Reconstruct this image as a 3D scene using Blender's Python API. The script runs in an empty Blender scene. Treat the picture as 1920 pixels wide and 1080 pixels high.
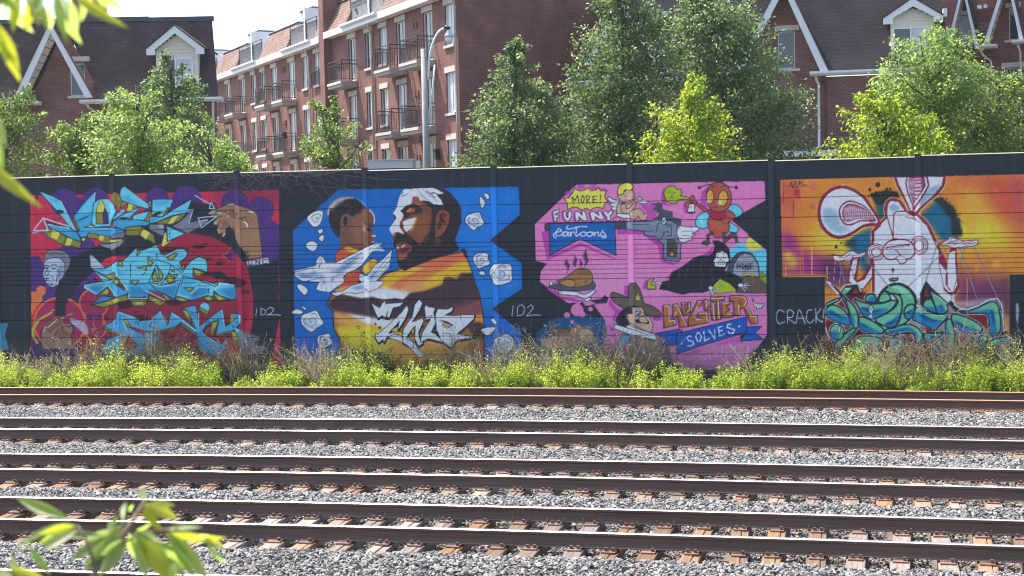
import bpy, bmesh, math, random
import numpy as np
from mathutils import Vector, Matrix, Euler
S = bpy.context.scene
R = math.radians
# ---------------------------------------------------------------- camera, sky, sun, exposure
cam_d = bpy.data.cameras.new('camera'); cam = bpy.data.objects.new('camera', cam_d); S.collection.objects.link(cam)
cam_d.sensor_width = 36; cam_d.lens = 36 * 2700 / 1920; cam_d.clip_start = .05; cam_d.clip_end = 2000
cam.matrix_world = Matrix.Translation((0, 0, 4.33)) @ Matrix.Rotation(math.pi / 2 - .0515, 4, 'X') @ Matrix.Rotation(-.022, 4, 'Z')
cam_d.dof.use_dof = True; cam_d.dof.focus_distance = 36; cam_d.dof.aperture_fstop = 5.2
S.camera = cam
SUN_AZ, SUN_EL = R(-54), R(61)          # the sun stands behind the wall, to the left
sun_dir = Vector((math.sin(SUN_AZ) * math.cos(SUN_EL), math.cos(SUN_AZ) * math.cos(SUN_EL), math.sin(SUN_EL)))
W = bpy.data.worlds.new('World'); S.world = W; W.use_nodes = True
wn = W.node_tree.nodes; wl = W.node_tree.links
sky = wn.new('ShaderNodeTexSky'); sky.sky_type = 'NISHITA'; sky.sun_disc = False
sky.sun_elevation = SUN_EL; sky.sun_rotation = SUN_AZ; sky.altitude = 100; sky.air_density = 1.0; sky.dust_density = 2.5; sky.ozone_density = 1.0
wl.new(sky.outputs[0], wn['Background'].inputs['Color']); wn['Background'].inputs['Strength'].default_value = .15
sd = bpy.data.lights.new('sun', 'SUN'); sd.energy = 4.6; sd.angle = R(.5); sd.color = (1, .94, .86)
so = bpy.data.objects.new('sun', sd); S.collection.objects.link(so); so.rotation_euler = sun_dir.to_track_quat('Z', 'Y').to_euler()
S.view_settings.view_transform = 'Standard'; S.view_settings.look = 'None'; S.view_settings.gamma = 1; S.view_settings.exposure = EXPO = 1.2
S.view_settings.use_curve_mapping = False
S.render.engine = 'CYCLES'; S.cycles.use_denoising = True; S.cycles.filter_width = 1.1; S.cycles.max_bounces = 6; S.cycles.transparent_max_bounces = 8
rng = np.random.RandomState(11); random.seed(11)

# ---------------------------------------------------------------- helpers
def lin(c):
    c = np.asarray(c, float) / 255
    return np.where(c <= .04045, c / 12.92, ((c + .055) / 1.055) ** 2.4)
class M:
    """collects quads, boxes, prisms and tubes; build() links them as one mesh object"""
    def __init__(s): s.v, s.f = [], []
    def add(s, v, f):
        n = len(s.v); s.v += [tuple(map(float, p)) for p in v]; s.f += [tuple(i + n for i in q) for q in f]; return s
    def box(s, x0, x1, y0, y1, z0, z1):
        return s.add([(x0, y0, z0), (x1, y0, z0), (x1, y1, z0), (x0, y1, z0), (x0, y0, z1), (x1, y0, z1), (x1, y1, z1), (x0, y1, z1)],
                     [(3, 2, 1, 0), (4, 5, 6, 7), (0, 1, 5, 4), (1, 2, 6, 5), (2, 3, 7, 6), (3, 0, 4, 7)])
    def prism(s, poly, y0, y1):               # poly in (x, z), extruded along y
        n = len(poly); a = sum(poly[i][0] * poly[(i + 1) % n][1] - poly[(i + 1) % n][0] * poly[i][1] for i in range(n))
        if a < 0: poly = poly[::-1]
        v = [(x, y0, z) for x, z in poly] + [(x, y1, z) for x, z in poly]
        return s.add(v, [tuple(range(n)), tuple(range(2 * n - 1, n - 1, -1))] + [(i, i + n, (i + 1) % n + n, (i + 1) % n) for i in range(n)])
    def prism_x(s, poly, x0, x1):             # poly in (y, z), extruded along x
        n = len(poly); a = sum(poly[i][0] * poly[(i + 1) % n][1] - poly[(i + 1) % n][0] * poly[i][1] for i in range(n))
        if a < 0: poly = poly[::-1]
        v = [(x0, y, z) for y, z in poly] + [(x1, y, z) for y, z in poly]
        return s.add(v, [tuple(range(n - 1, -1, -1)), tuple(range(n, 2 * n))] + [(i, (i + 1) % n, (i + 1) % n + n, i + n) for i in range(n)])
    def tube(s, pts, rad, n=8, cap=True):
        P = [Vector(p) for p in pts]; rad = [rad] * len(P) if np.isscalar(rad) else rad; V = []
        for i, p in enumerate(P):
            t = (P[min(i + 1, len(P) - 1)] - P[max(i - 1, 0)]).normalized(); a = t.orthogonal().normalized() if i == 0 else (a - t * a.dot(t)).normalized(); b = t.cross(a)
            V += [p + (a * math.cos(k * 2 * math.pi / n) + b * math.sin(k * 2 * math.pi / n)) * rad[i] for k in range(n)]
        F = [(i * n + k, i * n + (k + 1) % n, (i + 1) * n + (k + 1) % n, (i + 1) * n + k) for i in range(len(P) - 1) for k in range(n)]
        if cap: F += [tuple(range(n - 1, -1, -1)), tuple(range((len(P) - 1) * n, len(P) * n))]
        return s.add(V, F)
    def mesh(s, name, smooth=False):
        me = bpy.data.meshes.new(name); me.from_pydata(s.v, [], s.f)
        if smooth: me.shade_smooth()
        me.update(); return me
    def build(s, name, mat, parent=None, smooth=False): return link(s.mesh(name, smooth), name, mat, parent)
def link(me, name, mat, parent=None):
    if mat is not None and not me.materials: me.materials.append(mat)
    o = bpy.data.objects.new(name, me); S.collection.objects.link(o); o.parent = parent; return o
def tag(o, label=None, cat=None, group=None, kind=None):
    for k, v in (('label', label), ('category', cat), ('group', group), ('kind', kind)):
        if v: o[k] = v
    return o
def thing(name, label, cat, loc=(0, 0, 0), rz=0.0, group=None):
    o = bpy.data.objects.new(name, None); S.collection.objects.link(o); o.location = loc; o.rotation_euler = (0, 0, rz); o.empty_display_size = .2
    return tag(o, label, cat, group)
def soup(name, V, F, mat, parent=None, attr=None):
    """numpy mesh: V (n,3), F (m,k); attr a float per vertex"""
    me = bpy.data.meshes.new(name); n, k = F.shape
    me.vertices.add(len(V)); me.vertices.foreach_set('co', np.ascontiguousarray(V, np.float32).ravel())
    me.loops.add(n * k); me.loops.foreach_set('vertex_index', np.ascontiguousarray(F, np.int32).ravel())
    me.polygons.add(n); me.polygons.foreach_set('loop_start', np.arange(0, n * k, k, dtype=np.int32))
    if attr is not None:
        a = me.attributes.new('tint', 'FLOAT', 'POINT'); a.data.foreach_set('value', np.ascontiguousarray(attr, np.float32))
    me.update(calc_edges=True); return link(me, name, mat, parent)
# materials ---------------------------------------------------------------
def new_mat(name):
    m = bpy.data.materials.new(name); m.use_nodes = True; nt = m.node_tree
    return m, nt.nodes, nt.links, nt.nodes['Principled BSDF']
def mk(nodes, t, **kw):
    n = nodes.new(t)
    for k, v in kw.items():
        if k.startswith('i_'): n.inputs[k[2:].replace('_', ' ')].default_value = v
        else: setattr(n, k, v)
    return n
def ramp(nodes, stops):
    r = nodes.new('ShaderNodeValToRGB'); e = r.color_ramp.elements
    while len(e) < len(stops): e.new(.5)
    for el, (p, c) in zip(e, stops): el.position = p; el.color = (*c, 1)
    return r
def plain(name, col, rough=.6, var=.18, scale=6.0, metal=0.0, bump=0.0, bscale=40.0, spec=.5, coord='Object', stretch=None, objvar=0.0):
    m, N, L, B = new_mat(name)
    tc = mk(N, 'ShaderNodeTexCoord'); src = tc.outputs[coord]
    if stretch:
        mp = mk(N, 'ShaderNodeMapping'); mp.inputs['Scale'].default_value = stretch; L.new(src, mp.inputs[0]); src = mp.outputs[0]
    no = mk(N, 'ShaderNodeTexNoise', i_Scale=scale, i_Detail=6.0, i_Roughness=.65); L.new(src, no.inputs['Vector'])
    c = np.asarray(col, float)
    r = ramp(N, [(.25, np.clip(c * (1 - var), 0, 1)), (.75, np.clip(c * (1 + var), 0, 1))]); L.new(no.outputs[0], r.inputs[0]); out = r.outputs[0]
    if objvar:
        oi = mk(N, 'ShaderNodeObjectInfo'); hs = mk(N, 'ShaderNodeHueSaturation'); mr = mk(N, 'ShaderNodeMapRange'); mr.inputs[3].default_value = 1 - objvar; mr.inputs[4].default_value = 1 + objvar
        L.new(oi.outputs['Random'], mr.inputs[0]); L.new(mr.outputs[0], hs.inputs['Value']); L.new(out, hs.inputs['Color']); out = hs.outputs[0]
    L.new(out, B.inputs['Base Color']); B.inputs['Roughness'].default_value = rough; B.inputs['Metallic'].default_value = metal; B.inputs['Specular IOR Level'].default_value = spec
    if bump:
        n2 = mk(N, 'ShaderNodeTexNoise', i_Scale=bscale, i_Detail=5.0); L.new(src, n2.inputs['Vector']); b = mk(N, 'ShaderNodeBump', i_Strength=bump, i_Distance=.02); L.new(n2.outputs[0], b.inputs['Height']); L.new(b.outputs[0], B.inputs['Normal'])
    return m
def courses(name, cols, mortar, bw, bh, mort, rough=.85, bump=.5, blot=.25):
    """bricks or shingles laid in object space: rows along z, running along x or y"""
    m, N, L, B = new_mat(name)
    tc = mk(N, 'ShaderNodeTexCoord'); sx = mk(N, 'ShaderNodeSeparateXYZ'); L.new(tc.outputs['Object'], sx.inputs[0])
    ad = mk(N, 'ShaderNodeMath', operation='ADD'); L.new(sx.outputs[0], ad.inputs[0]); L.new(sx.outputs[1], ad.inputs[1])
    cx = mk(N, 'ShaderNodeCombineXYZ'); L.new(ad.outputs[0], cx.inputs[0]); L.new(sx.outputs[2], cx.inputs[1])
    bt = mk(N, 'ShaderNodeTexBrick'); L.new(cx.outputs[0], bt.inputs['Vector'])
    bt.inputs['Scale'].default_value = 1; bt.inputs['Brick Width'].default_value = bw; bt.inputs['Row Height'].default_value = bh; bt.inputs['Mortar Size'].default_value = mort; bt.inputs['Mortar Smooth'].default_value = .2
    bt.inputs['Color1'].default_value = (*cols[0], 1); bt.inputs['Color2'].default_value = (*cols[1], 1); bt.inputs['Mortar'].default_value = (*mortar, 1)
    no = mk(N, 'ShaderNodeTexNoise', i_Scale=1.3, i_Detail=5.0); L.new(tc.outputs['Object'], no.inputs['Vector'])
    r = ramp(N, [(.3, (1 - blot,) * 3), (.7, (1 + blot * .6,) * 3)]); L.new(no.outputs[0], r.inputs[0])
    mx = mk(N, 'ShaderNodeMixRGB', blend_type='MULTIPLY'); mx.inputs[0].default_value = 1; L.new(bt.outputs[0], mx.inputs[1]); L.new(r.outputs[0], mx.inputs[2]); L.new(mx.outputs[0], B.inputs['Base Color'])
    b = mk(N, 'ShaderNodeBump', invert=True, i_Strength=bump, i_Distance=.012); L.new(bt.outputs['Fac'], b.inputs['Height']); L.new(b.outputs[0], B.inputs['Normal'])
    B.inputs['Roughness'].default_value = rough; return m
def leafy(name, stops, tstops, tr=.45, rough=.45, spec=.5):
    m, N, L, B = new_mat(name)
    at = mk(N, 'ShaderNodeAttribute', attribute_name='tint')
    r = ramp(N, stops); t = ramp(N, tstops); L.new(at.outputs['Fac'], r.inputs[0]); L.new(at.outputs['Fac'], t.inputs[0])
    L.new(r.outputs[0], B.inputs['Base Color']); B.inputs['Roughness'].default_value = rough; B.inputs['Specular IOR Level'].default_value = spec
    tb = mk(N, 'ShaderNodeBsdfTranslucent'); L.new(t.outputs[0], tb.inputs[0]); mx = mk(N, 'ShaderNodeMixShader'); mx.inputs[0].default_value = tr
    L.new(B.outputs[0], mx.inputs[1]); L.new(tb.outputs[0], mx.inputs[2]); L.new(mx.outputs[0], N['Material Output'].inputs[0]); return m
BRICK = courses('red_brick', ((.245, .084, .064), (.192, .068, .055)), (.26, .19, .16), .23, .085, .009)
BRICK2 = courses('brown_brick', ((.25, .100, .086), (.205, .084, .074)), (.29, .22, .195), .23, .085, .009)
SHINGLE = courses('dark_shingle', ((.090, .056, .052), (.066, .044, .043)), (.042, .031, .031), .30, .15, .012, bump=.7)
SHINGLE3 = courses('darker_shingle', ((.058, .042, .048), (.046, .036, .044)), (.032, .025, .030), .30, .15, .012, bump=.7)
SHINGLE2 = courses('brown_shingle', ((.27, .165, .13), (.205, .125, .10)), (.07, .045, .04), .36, .17, .016, bump=.8)
WHITE = plain('white_trim', (.78, .78, .78), .5, .05, 3)
CREAM = plain('cream_siding', (.74, .70, .60), .6, .06, 3)
STONE = plain('pale_stone', (.62, .57, .50), .8, .10, 5, bump=.2)
CONC = plain('grey_concrete', (.36, .35, .34), .9, .18, 4, bump=.3)
DARKM = plain('dark_metal', (.022, .022, .028), .5, .2, 5)
FLASH = plain('roof_flashing', (.055, .065, .085), .5, .15, 3)
GALV = plain('galvanised', (.62, .63, .66), .32, .1, 4, metal=.6)
EAVE = plain('eave_grey', (.58, .57, .60), .6, .1, 3)
def glass(name, col, rough):
    m, N, L, B = new_mat(name); B.inputs['Roughness'].default_value = rough; B.inputs['Specular IOR Level'].default_value = .8
    tc = mk(N, 'ShaderNodeTexCoord'); no = mk(N, 'ShaderNodeTexNoise', i_Scale=1.1, i_Detail=2.0); L.new(tc.outputs['Object'], no.inputs[0]); oi = mk(N, 'ShaderNodeObjectInfo'); ad = mk(N, 'ShaderNodeMath', operation='MULTIPLY'); L.new(no.outputs[0], ad.inputs[0]); L.new(oi.outputs['Random'], ad.inputs[1])
    r = ramp(N, [(.1, np.array(col)), (.55, np.array(col) * 2.6)]); L.new(ad.outputs[0], r.inputs[0]); L.new(r.outputs[0], B.inputs['Base Color']); return m
GLASS = glass('window_glass', (.030, .040, .052), .06)
BLIND = plain('pale_blind', (.50, .54, .58), .25, .12, 9, stretch=(8, 1, .3), spec=.8)
# ---------------------------------------------------------------- MURAL ARTWORK (flat paint, drawn into an array)
AX0, AY0, AX1, AY1, AS = -20.0, 325.0, 1940.0, 705.0, 1.6
AW, AH = int((AX1 - AX0) * AS), int((AY1 - AY0) * AS)
K_ = (36, 42, 54)
art = np.zeros((AH, AW, 3), np.float32); art[:] = K_
_v = [0.0, 0.0, 1.0]
def view(ox, oy, sc): _v[:] = [ox, oy, sc]
_clip = [None]
def clip(pts=None):
    _clip[0] = None if pts is None else inside(tr(pts), 0, 0, AW, AH)
def tr(p):
    p = np.asarray(p, float)
    return np.stack([(_v[0] + p[:, 0] / _v[2] - AX0) * AS, (_v[1] + p[:, 1] / _v[2] - AY0) * AS], 1)
def spline(p, closed=True, n=7):
    p = np.asarray(p, float)
    q = np.concatenate([p[-1:], p, p[:2]]) if closed else np.concatenate([p[:1], p, p[-1:]])
    o = []
    for i in range(len(q) - 3):
        a, b, c, d = q[i:i + 4]
        for t in np.linspace(0, 1, n, endpoint=False):
            o.append(.5 * ((2 * b) + (c - a) * t + (2 * a - 5 * b + 4 * c - d) * t * t + (3 * b - a - 3 * c + d) * t ** 3))
    if not closed: o.append(p[-1])
    return np.array(o)
def box_blur(m, r):
    for ax in (0, 1):
        for _ in range(2):
            pad = [(0, 0), (0, 0)]; pad[ax] = (r + 1, r)
            c = np.cumsum(np.pad(m, pad, mode='edge'), axis=ax)
            m = (c[2 * r + 1:] - c[:-2 * r - 1]) / (2 * r + 1) if ax == 0 else (c[:, 2 * r + 1:] - c[:, :-2 * r - 1]) / (2 * r + 1)
    return m
def inside(q, x0, y0, w, h):
    X = np.arange(w) + x0 + .5; Y = np.arange(h) + y0 + .5
    m = np.zeros((h, w), bool)
    for (xa, ya), (xb, yb) in zip(q, np.roll(q, -1, 0)):
        if ya == yb: continue
        rows = np.where((ya > Y) != (yb > Y))[0]
        if len(rows) == 0: continue
        xi = xa + (Y[rows] - ya) * (xb - xa) / (yb - ya)
        m[rows] ^= X[None, :] < xi[:, None]
    return m
def paint(m, x0, y0, col, alpha=1.0):
    h, w = m.shape
    sl = art[y0:y0 + h, x0:x0 + w]
    if _clip[0] is not None: m = m * _clip[0][y0:y0 + h, x0:x0 + w]
    m = (m * alpha)[..., None]
    sl[:] = sl * (1 - m) + np.asarray(col, np.float32) * m
def bounds(q, pad):
    x0 = max(0, int(q[:, 0].min() - pad)); y0 = max(0, int(q[:, 1].min() - pad))
    x1 = min(AW, int(q[:, 0].max() + pad) + 2); y1 = min(AH, int(q[:, 1].max() + pad) + 2)
    return x0, y0, max(1, x1 - x0), max(1, y1 - y0)
def fill(col, pts, sm=0, soft=0, alpha=1.0, dots=None, line=None, lw=1.3):
    """one painted area; sm rounds its corners, soft (px) is a spray edge, dots a stencilled dot grid, line an outline colour"""
    q = tr(pts)
    if sm: q = spline(q)
    s = int(soft * AS)
    x0, y0, w, h = bounds(q, s * 2 + 1)
    m = inside(q, x0, y0, w, h).astype(np.float32)
    hard = m
    if s: m = box_blur(m, s)
    paint(m, x0, y0, col, alpha)
    if dots:
        X, Y = np.meshgrid((np.arange(w) + x0) / AS, (np.arange(h) + y0) / AS)
        d = np.hypot((X % dots[1]) - dots[1] / 2, (Y % dots[1]) - dots[1] / 2) < dots[2]
        paint(hard * d, x0, y0, dots[0], .75)
    if line is not None: stroke(line, np.vstack([q, q[:1]]), lw, raw=True)
def stroke(col, pts, lw=1.3, sm=0, raw=False, soft=0, alpha=1.0):
    q = np.asarray(pts, float) if raw else tr(pts)
    if sm: q = spline(q, closed=False)
    r = lw * AS / 2
    s = soft * AS
    for a, b in zip(q[:-1], q[1:]):
        x0, y0, w, h = bounds(np.array([a, b]), r + s + 1)
        X = np.arange(w) + x0 + .5; Y = (np.arange(h) + y0 + .5)[:, None]
        d = b - a; L = d @ d + 1e-9
        t = np.clip(((X - a[0]) * d[0] + (Y - a[1]) * d[1]) / L, 0, 1)
        D = np.hypot(X - a[0] - t * d[0], Y - a[1] - t * d[1])
        m = np.clip((r - D) / (s + .7) + .5, 0, 1).astype(np.float32)
        paint(m, x0, y0, col, alpha)
def ell(cx, cy, rx, ry=None, n=28, a0=0, rot=0):
    ry = rx if ry is None else ry
    t = np.linspace(0, 2 * np.pi, n, endpoint=False) + a0
    x, y = rx * np.cos(t), ry * np.sin(t); c, s = np.cos(rot), np.sin(rot)
    return np.stack([cx + c * x - s * y, cy + s * x + c * y], 1)
def lines(col, lw, *segs, sm=0):
    for s in segs: stroke(col, s, lw, sm=sm)

WHT = (208, 214, 232); CY = (98, 190, 222); CM = (52, 152, 198); CD = (28, 108, 165); OL = (124, 124, 52); YL = (198, 194, 92)
RD = (186, 42, 74); PU = (66, 42, 112); GY = (112, 114, 134); LG = (168, 182, 208); SK = (150, 112, 88); OR = (214, 98, 52); CR = (152, 38, 64)
rnd = np.random.RandomState(5)

# ---- panel 1: letters, hands, face
view(0, 0, 1); clip([(56, 340), (523, 340), (529, 690), (60, 690)])
fill(RD, [(56, 367), (523, 356.5), (523, 560), (519, 690), (60, 690)])
fill((112, 40, 62), [(400, 357), (523, 356.5), (523, 400), (400, 380)], soft=10, alpha=.5)
DT = ((98, 62, 146), 3.4, .8)
for x, y, r in ((121, 380, 26), (179, 377, 25), (150, 395, 25), (295, 374, 22), (350, 377, 29), (395, 391, 13), (440, 381, 26), (489, 393, 25), (330, 400, 30), (300, 400, 30), (70, 505, 26), (62, 545, 22), (95, 545, 30), (130, 487, 34), (150, 470, 30)):
    fill(PU, ell(x, y, r), dots=DT)
fill(PU, [(484, 395), (523, 421), (523, 500), (478, 480), (450, 440)], sm=0, dots=DT)
fill((84, 52, 138), [(128, 560), (172, 500), (180, 520), (150, 570)], dots=DT)
fill(RD, [(62, 440), (120, 455), (90, 478), (84, 494), (78, 490), (70, 474), (58, 475)], sm=1)
# circle behind the letters and the black sleeve ring
fill((58, 36, 92), [(110, 560), (180, 520), (260, 600), (200, 690), (60, 690), (60, 640)])
fill(CR, ell(372, 548, 103, 112, 60))
fill((136, 36, 66), [(165, 560), (290, 520), (330, 690), (140, 690)], soft=3)
fill((120, 34, 58), ell(380, 610, 90, 60), soft=14, alpha=.5)
fill(K_, [(102, 600), (102, 560), (112, 524), (135, 490), (165, 468), (205, 452), (240, 428), (300, 424), (345, 438), (310, 452), (262, 478), (205, 482), (175, 510), (150, 532), (132, 560), (123, 600)], sm=1)
fill(K_, [(345, 375), (400, 385), (450, 420), (455, 460), (470, 500), (460, 495), (430, 462), (400, 445), (350, 436), (300, 440)])
fill(K_, [(452, 465), (470, 500), (522, 487), (524, 690), (440, 690), (466, 640), (474, 600), (475, 556), (466, 510)])
fill(RD, [(524, 596), (527, 690), (508, 690), (514, 650)])
for x, y, rx, ry in ((372, 463, 12, 4), (384, 458, 7, 2), (330, 468, 24, 5), (412, 494, 8, 4), (390, 486, 8, 3), (300, 470, 18, 4), (400, 514, 22, 5), (440, 530, 22, 10), (460, 547, 8, 4), (170, 560, 14, 6), (235, 572, 14, 7), (262, 596, 16, 6), (327, 568, 16, 6), (228, 578, 5, 2), (255, 585, 4, 2), (200, 596, 5, 2), (420, 610, 14, 5)):
    fill((58, 26, 42), ell(x, y, rx, ry), soft=.8, alpha=.85)
fill(K_, [(396, 522), (412, 507), (436, 526)])
fill(PU, [(417, 478), (440, 470), (432, 488)], dots=DT); stroke(OR, [(433, 462), (425, 475), (417, 479), (430, 490)], 1.2)
# circles bottom left
fill((148, 42, 84), ell(112, 606, 48), line=OR, lw=4)
fill((140, 40, 76), ell(176, 569, 27), line=OR, lw=3)
fill((140, 40, 76), ell(177, 614, 22), line=OR, lw=3)
stroke(OR, [(193, 588), (194, 610)], 2); fill((74, 44, 120), [(161, 590), (192, 590), (190, 600), (177, 594), (164, 600)])
view(50, 480, 6.75)
fill(OR, [(55, 450), (120, 450), (128, 400), (180, 370), (240, 405), (238, 470), (190, 510), (205, 560), (120, 640), (72, 740), (55, 740)], dots=((226, 150, 104), 3.2, .8))
fill(K_, [(355, 760), (362, 560), (420, 300), (560, 60), (560, 0), (790, 0), (810, 180), (560, 440), (500, 620), (490, 760)])
# rope
for i in range(17):
    t = i / 16; xs = np.interp(t, [0, .3, .6, .8, 1], [305, 150, 75, 80, 130]); ys = np.interp(t, [0, .3, .6, .8, 1], [720, 810, 930, 1010, 1090])
    fill((188, 168, 70), ell(xs, ys, 26, 17, 10, rot=-.9 + t * 2), line=(70, 58, 30), lw=.6)
stroke(LG, [(310, 690), (345, 682)], 1.2)
# lower hand
fill((138, 104, 92), [(200, 1180), (180, 1000), (210, 880), (290, 820), (370, 750), (390, 790), (440, 800), (470, 780), (470, 850), (690, 850), (680, 880), (560, 870), (600, 920), (560, 1000), (600, 1180)], line=K_, lw=1.4)
fill((150, 116, 100), [(490, 745), (585, 710), (590, 740), (510, 770)], line=K_, lw=1)
lines((70, 50, 48), 1.9, [(240, 890), (330, 820)], [(290, 960), (440, 830)], [(440, 880), (460, 960), (540, 1000)], [(360, 1000), (400, 930)], [(330, 1000), (350, 1080)], [(450, 900), (560, 890)])
fill((104, 76, 68), [(240, 900), (330, 830), (440, 840), (330, 940), (270, 1000)], soft=2.5, alpha=.6); fill((104, 76, 68), [(360, 960), (440, 900), (540, 1000), (420, 1080)], soft=2.5, alpha=.6)
lines((186, 160, 150), 2.2, [(270, 900), (390, 800)], [(215, 960), (240, 900)], [(440, 790), (468, 782)], [(560, 850), (650, 862)])
fill(LG, [(540, 800), (660, 810), (760, 880), (770, 1000), (640, 910)], sm=1, alpha=.75); stroke(K_, [(520, 800), (580, 880), (600, 980)], 2)
# face in grey
view(0, 320, 2.7)
fill(LG, [(222, 455), (228, 440), (300, 440), (330, 470), (325, 520), (318, 540), (300, 555), (296, 578), (262, 592), (240, 578), (224, 548), (215, 520), (224, 492)], line=K_, lw=1.2)
fill((116, 118, 136), [(222, 450), (232, 415), (262, 402), (310, 404), (345, 425), (356, 460), (345, 495), (322, 520), (328, 480), (316, 452), (290, 440), (250, 444), (228, 458)], sm=1, line=K_, lw=1.2)
lines((70, 76, 94), .8, [(240, 420), (290, 415), (335, 440)], [(250, 428), (300, 425), (340, 460)], [(262, 410), (320, 425)])
FD = (52, 58, 78)
fill((122, 136, 168), [(300, 480), (322, 470), (322, 530), (300, 556), (290, 552), (284, 520)], soft=2, alpha=.9); fill((122, 136, 168), [(240, 500), (252, 490), (250, 530), (238, 532)], soft=1.2, alpha=.8); fill((122, 136, 168), [(236, 566), (262, 560), (268, 588), (244, 580)], soft=1.5, alpha=.8)
lines(FD, 2.0, [(220, 486), (232, 478), (246, 482)], [(258, 482), (272, 475), (288, 480)]); fill(FD, ell(233, 494, 9, 3.6)); fill(FD, ell(272, 496, 11, 4)); lines(FD, 1.5, [(244, 484), (238, 502), (224, 522), (236, 531), (248, 524)], [(222, 547), (236, 543), (250, 545)], [(230, 557), (246, 554)], [(292, 500), (302, 520), (288, 542), (284, 566)], [(262, 528), (272, 556)], [(256, 582), (268, 570)]); fill(FD, [(224, 546), (236, 542), (250, 545), (238, 551)])
# upper hand
view(280, 340, 6.75)
fill(SK, [(730, 400), (850, 350), (1010, 285), (1070, 285), (1290, 355), (1350, 390), (1375, 460), (1385, 560), (1420, 820), (1430, 960), (1260, 985), (1215, 910), (1130, 800), (1085, 700), (1070, 620), (1020, 580), (970, 600), (960, 680), (930, 715), (915, 690), (920, 650), (900, 670), (870, 660), (860, 590), (870, 560), (810, 550), (810, 510), (870, 450), (850, 420), (760, 425)], line=K_, lw=1.5)
lines(K_, 1.2, [(840, 380), (960, 385), (1070, 460), (1150, 480), (1230, 500), (1270, 560)], [(840, 390), (850, 430), (910, 450), (920, 430)], [(870, 560), (900, 490)], [(920, 600), (940, 540), (990, 520)], [(975, 600), (1020, 560)], [(1080, 460), (1120, 410), (1030, 360), (930, 385)], [(1150, 470), (1230, 455)], [(1190, 900), (1240, 890), (1260, 960)])
fill((112, 76, 58), [(1000, 380), (1040, 360), (1110, 420), (1090, 450), (1010, 410)], soft=1, alpha=.7)
fill((118, 82, 62), [(880, 510), (960, 480), (1030, 560), (980, 580)], soft=1.5, alpha=.6)
lines((196, 208, 206), 3, [(1200, 510), (1240, 545), (1240, 570)], [(1260, 375), (1310, 395)]); lines((186, 168, 150), 2.4, [(1000, 295), (1060, 285)], [(850, 520), (830, 535)], [(870, 600), (880, 655)], [(955, 660), (940, 690)], [(870, 395), (910, 405)], [(990, 430), (995, 455)], [(770, 395), (830, 370)])
fill(LG, [(1225, 1010), (1500, 960), (1525, 1040), (1240, 1080)], line=K_, lw=1.2)
lines(K_, 1.9, [(1255, 1015), (1262, 1065), (1300, 1060), (1296, 1008)], [(1352, 1060), (1348, 1000), (1400, 1050), (1394, 992)], [(1485, 990), (1440, 988), (1432, 1020), (1448, 1045), (1490, 1038)])
# word one
view(50, 340, 6.75)
fill(K_, [(170, 120), (560, 330), (870, 110), (1110, 100), (1250, 40), (1640, 240), (1620, 900), (1050, 880), (600, 850), (480, 830), (200, 660), (230, 560), (400, 560), (250, 300)], alpha=.0)
fill(K_, [(105, 185), (150, 185), (125, 325), (100, 320)])
U = dict(line=K_, lw=1.5)
fill(OL, [(225, 575), (300, 600), (480, 690), (695, 770), (670, 850), (560, 815), (490, 825), (280, 715), (218, 650)], **U)
fill(YL, [(325, 612), (425, 650), (385, 740), (305, 705)]); fill(YL, [(520, 715), (580, 735), (550, 810), (490, 808)]); stroke(K_, [(505, 690), (465, 800)], 1.5)
fill(OL, [(765, 645), (940, 655), (1055, 690), (1058, 782), (985, 785), (870, 725), (770, 715)], **U); fill(YL, [(930, 668), (990, 680), (960, 760), (915, 740)])
fill(OL, [(1255, 580), (1430, 565), (1600, 670), (1640, 800), (1440, 690), (1250, 680)], **U); fill(YL, [(1480, 600), (1560, 650), (1510, 735), (1440, 680)]); stroke(K_, [(1460, 590), (1420, 680)], 1.5)
fill((132, 134, 152), [(905, 800), (1050, 790), (1250, 740), (1180, 820), (1080, 872)], line=K_, lw=1.2); fill(YL, [(1055, 745), (1210, 735), (1200, 755), (1055, 770)])
fill(YL, [(690, 720), (750, 712), (735, 760), (700, 760)], **U)
fill(CY, [(150, 120), (335, 190), (430, 245), (475, 330), (560, 510), (650, 640), (600, 625), (530, 560), (470, 480), (380, 370), (280, 265)], **U)
fill(CM, [(230, 175), (400, 245), (440, 300), (300, 230)], soft=2, alpha=.7); stroke((180, 222, 240), [(430, 250), (475, 335), (600, 590)], 1.2)
fill(CM, [(250, 520), (400, 570), (540, 585), (645, 660), (698, 762), (600, 735), (480, 680), (370, 620), (290, 590)], **U); stroke((170, 218, 240), [(270, 545), (540, 595)], 1.6)
fill(K_, [(250, 505), (400, 545), (530, 575), (400, 570), (270, 535)])
fill(CM, [(870, 122), (850, 300), (820, 540), (870, 585), (1060, 580), (1200, 605), (1250, 640), (1060, 700), (780, 650), (760, 695), (690, 715), (645, 650), (668, 615), (640, 560), (595, 440), (700, 300)], **U)
fill(CY, [(860, 150), (830, 360), (810, 400), (640, 420), (720, 300)], soft=2, alpha=.9); stroke((180, 222, 240), [(866, 140), (822, 530)], 1.3)
fill(CY, [(690, 600), (1040, 590), (1040, 630), (760, 620)], soft=1.5, alpha=.6); fill(OL, [(580, 470), (600, 460), (660, 600), (645, 628)], **U); fill(YL, [(725, 585), (820, 550), (870, 580)], **U)
fill(GY, [(1060, 700), (1130, 660), (1248, 640), (1230, 715), (1060, 722)], **U)
for bx in (430, 720):
    fill(K_, [(bx - 50, 360 + (bx > 500) * 120), (bx + 20, 365 + (bx > 500) * 85), (bx + 40 + (bx > 500) * 40, 380 + (bx > 500) * 45), (bx + 30, 405 + (bx > 500) * 60), (bx - 30 - (bx > 500) * 60, 400 + (bx > 500) * 110)], sm=1)
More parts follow.
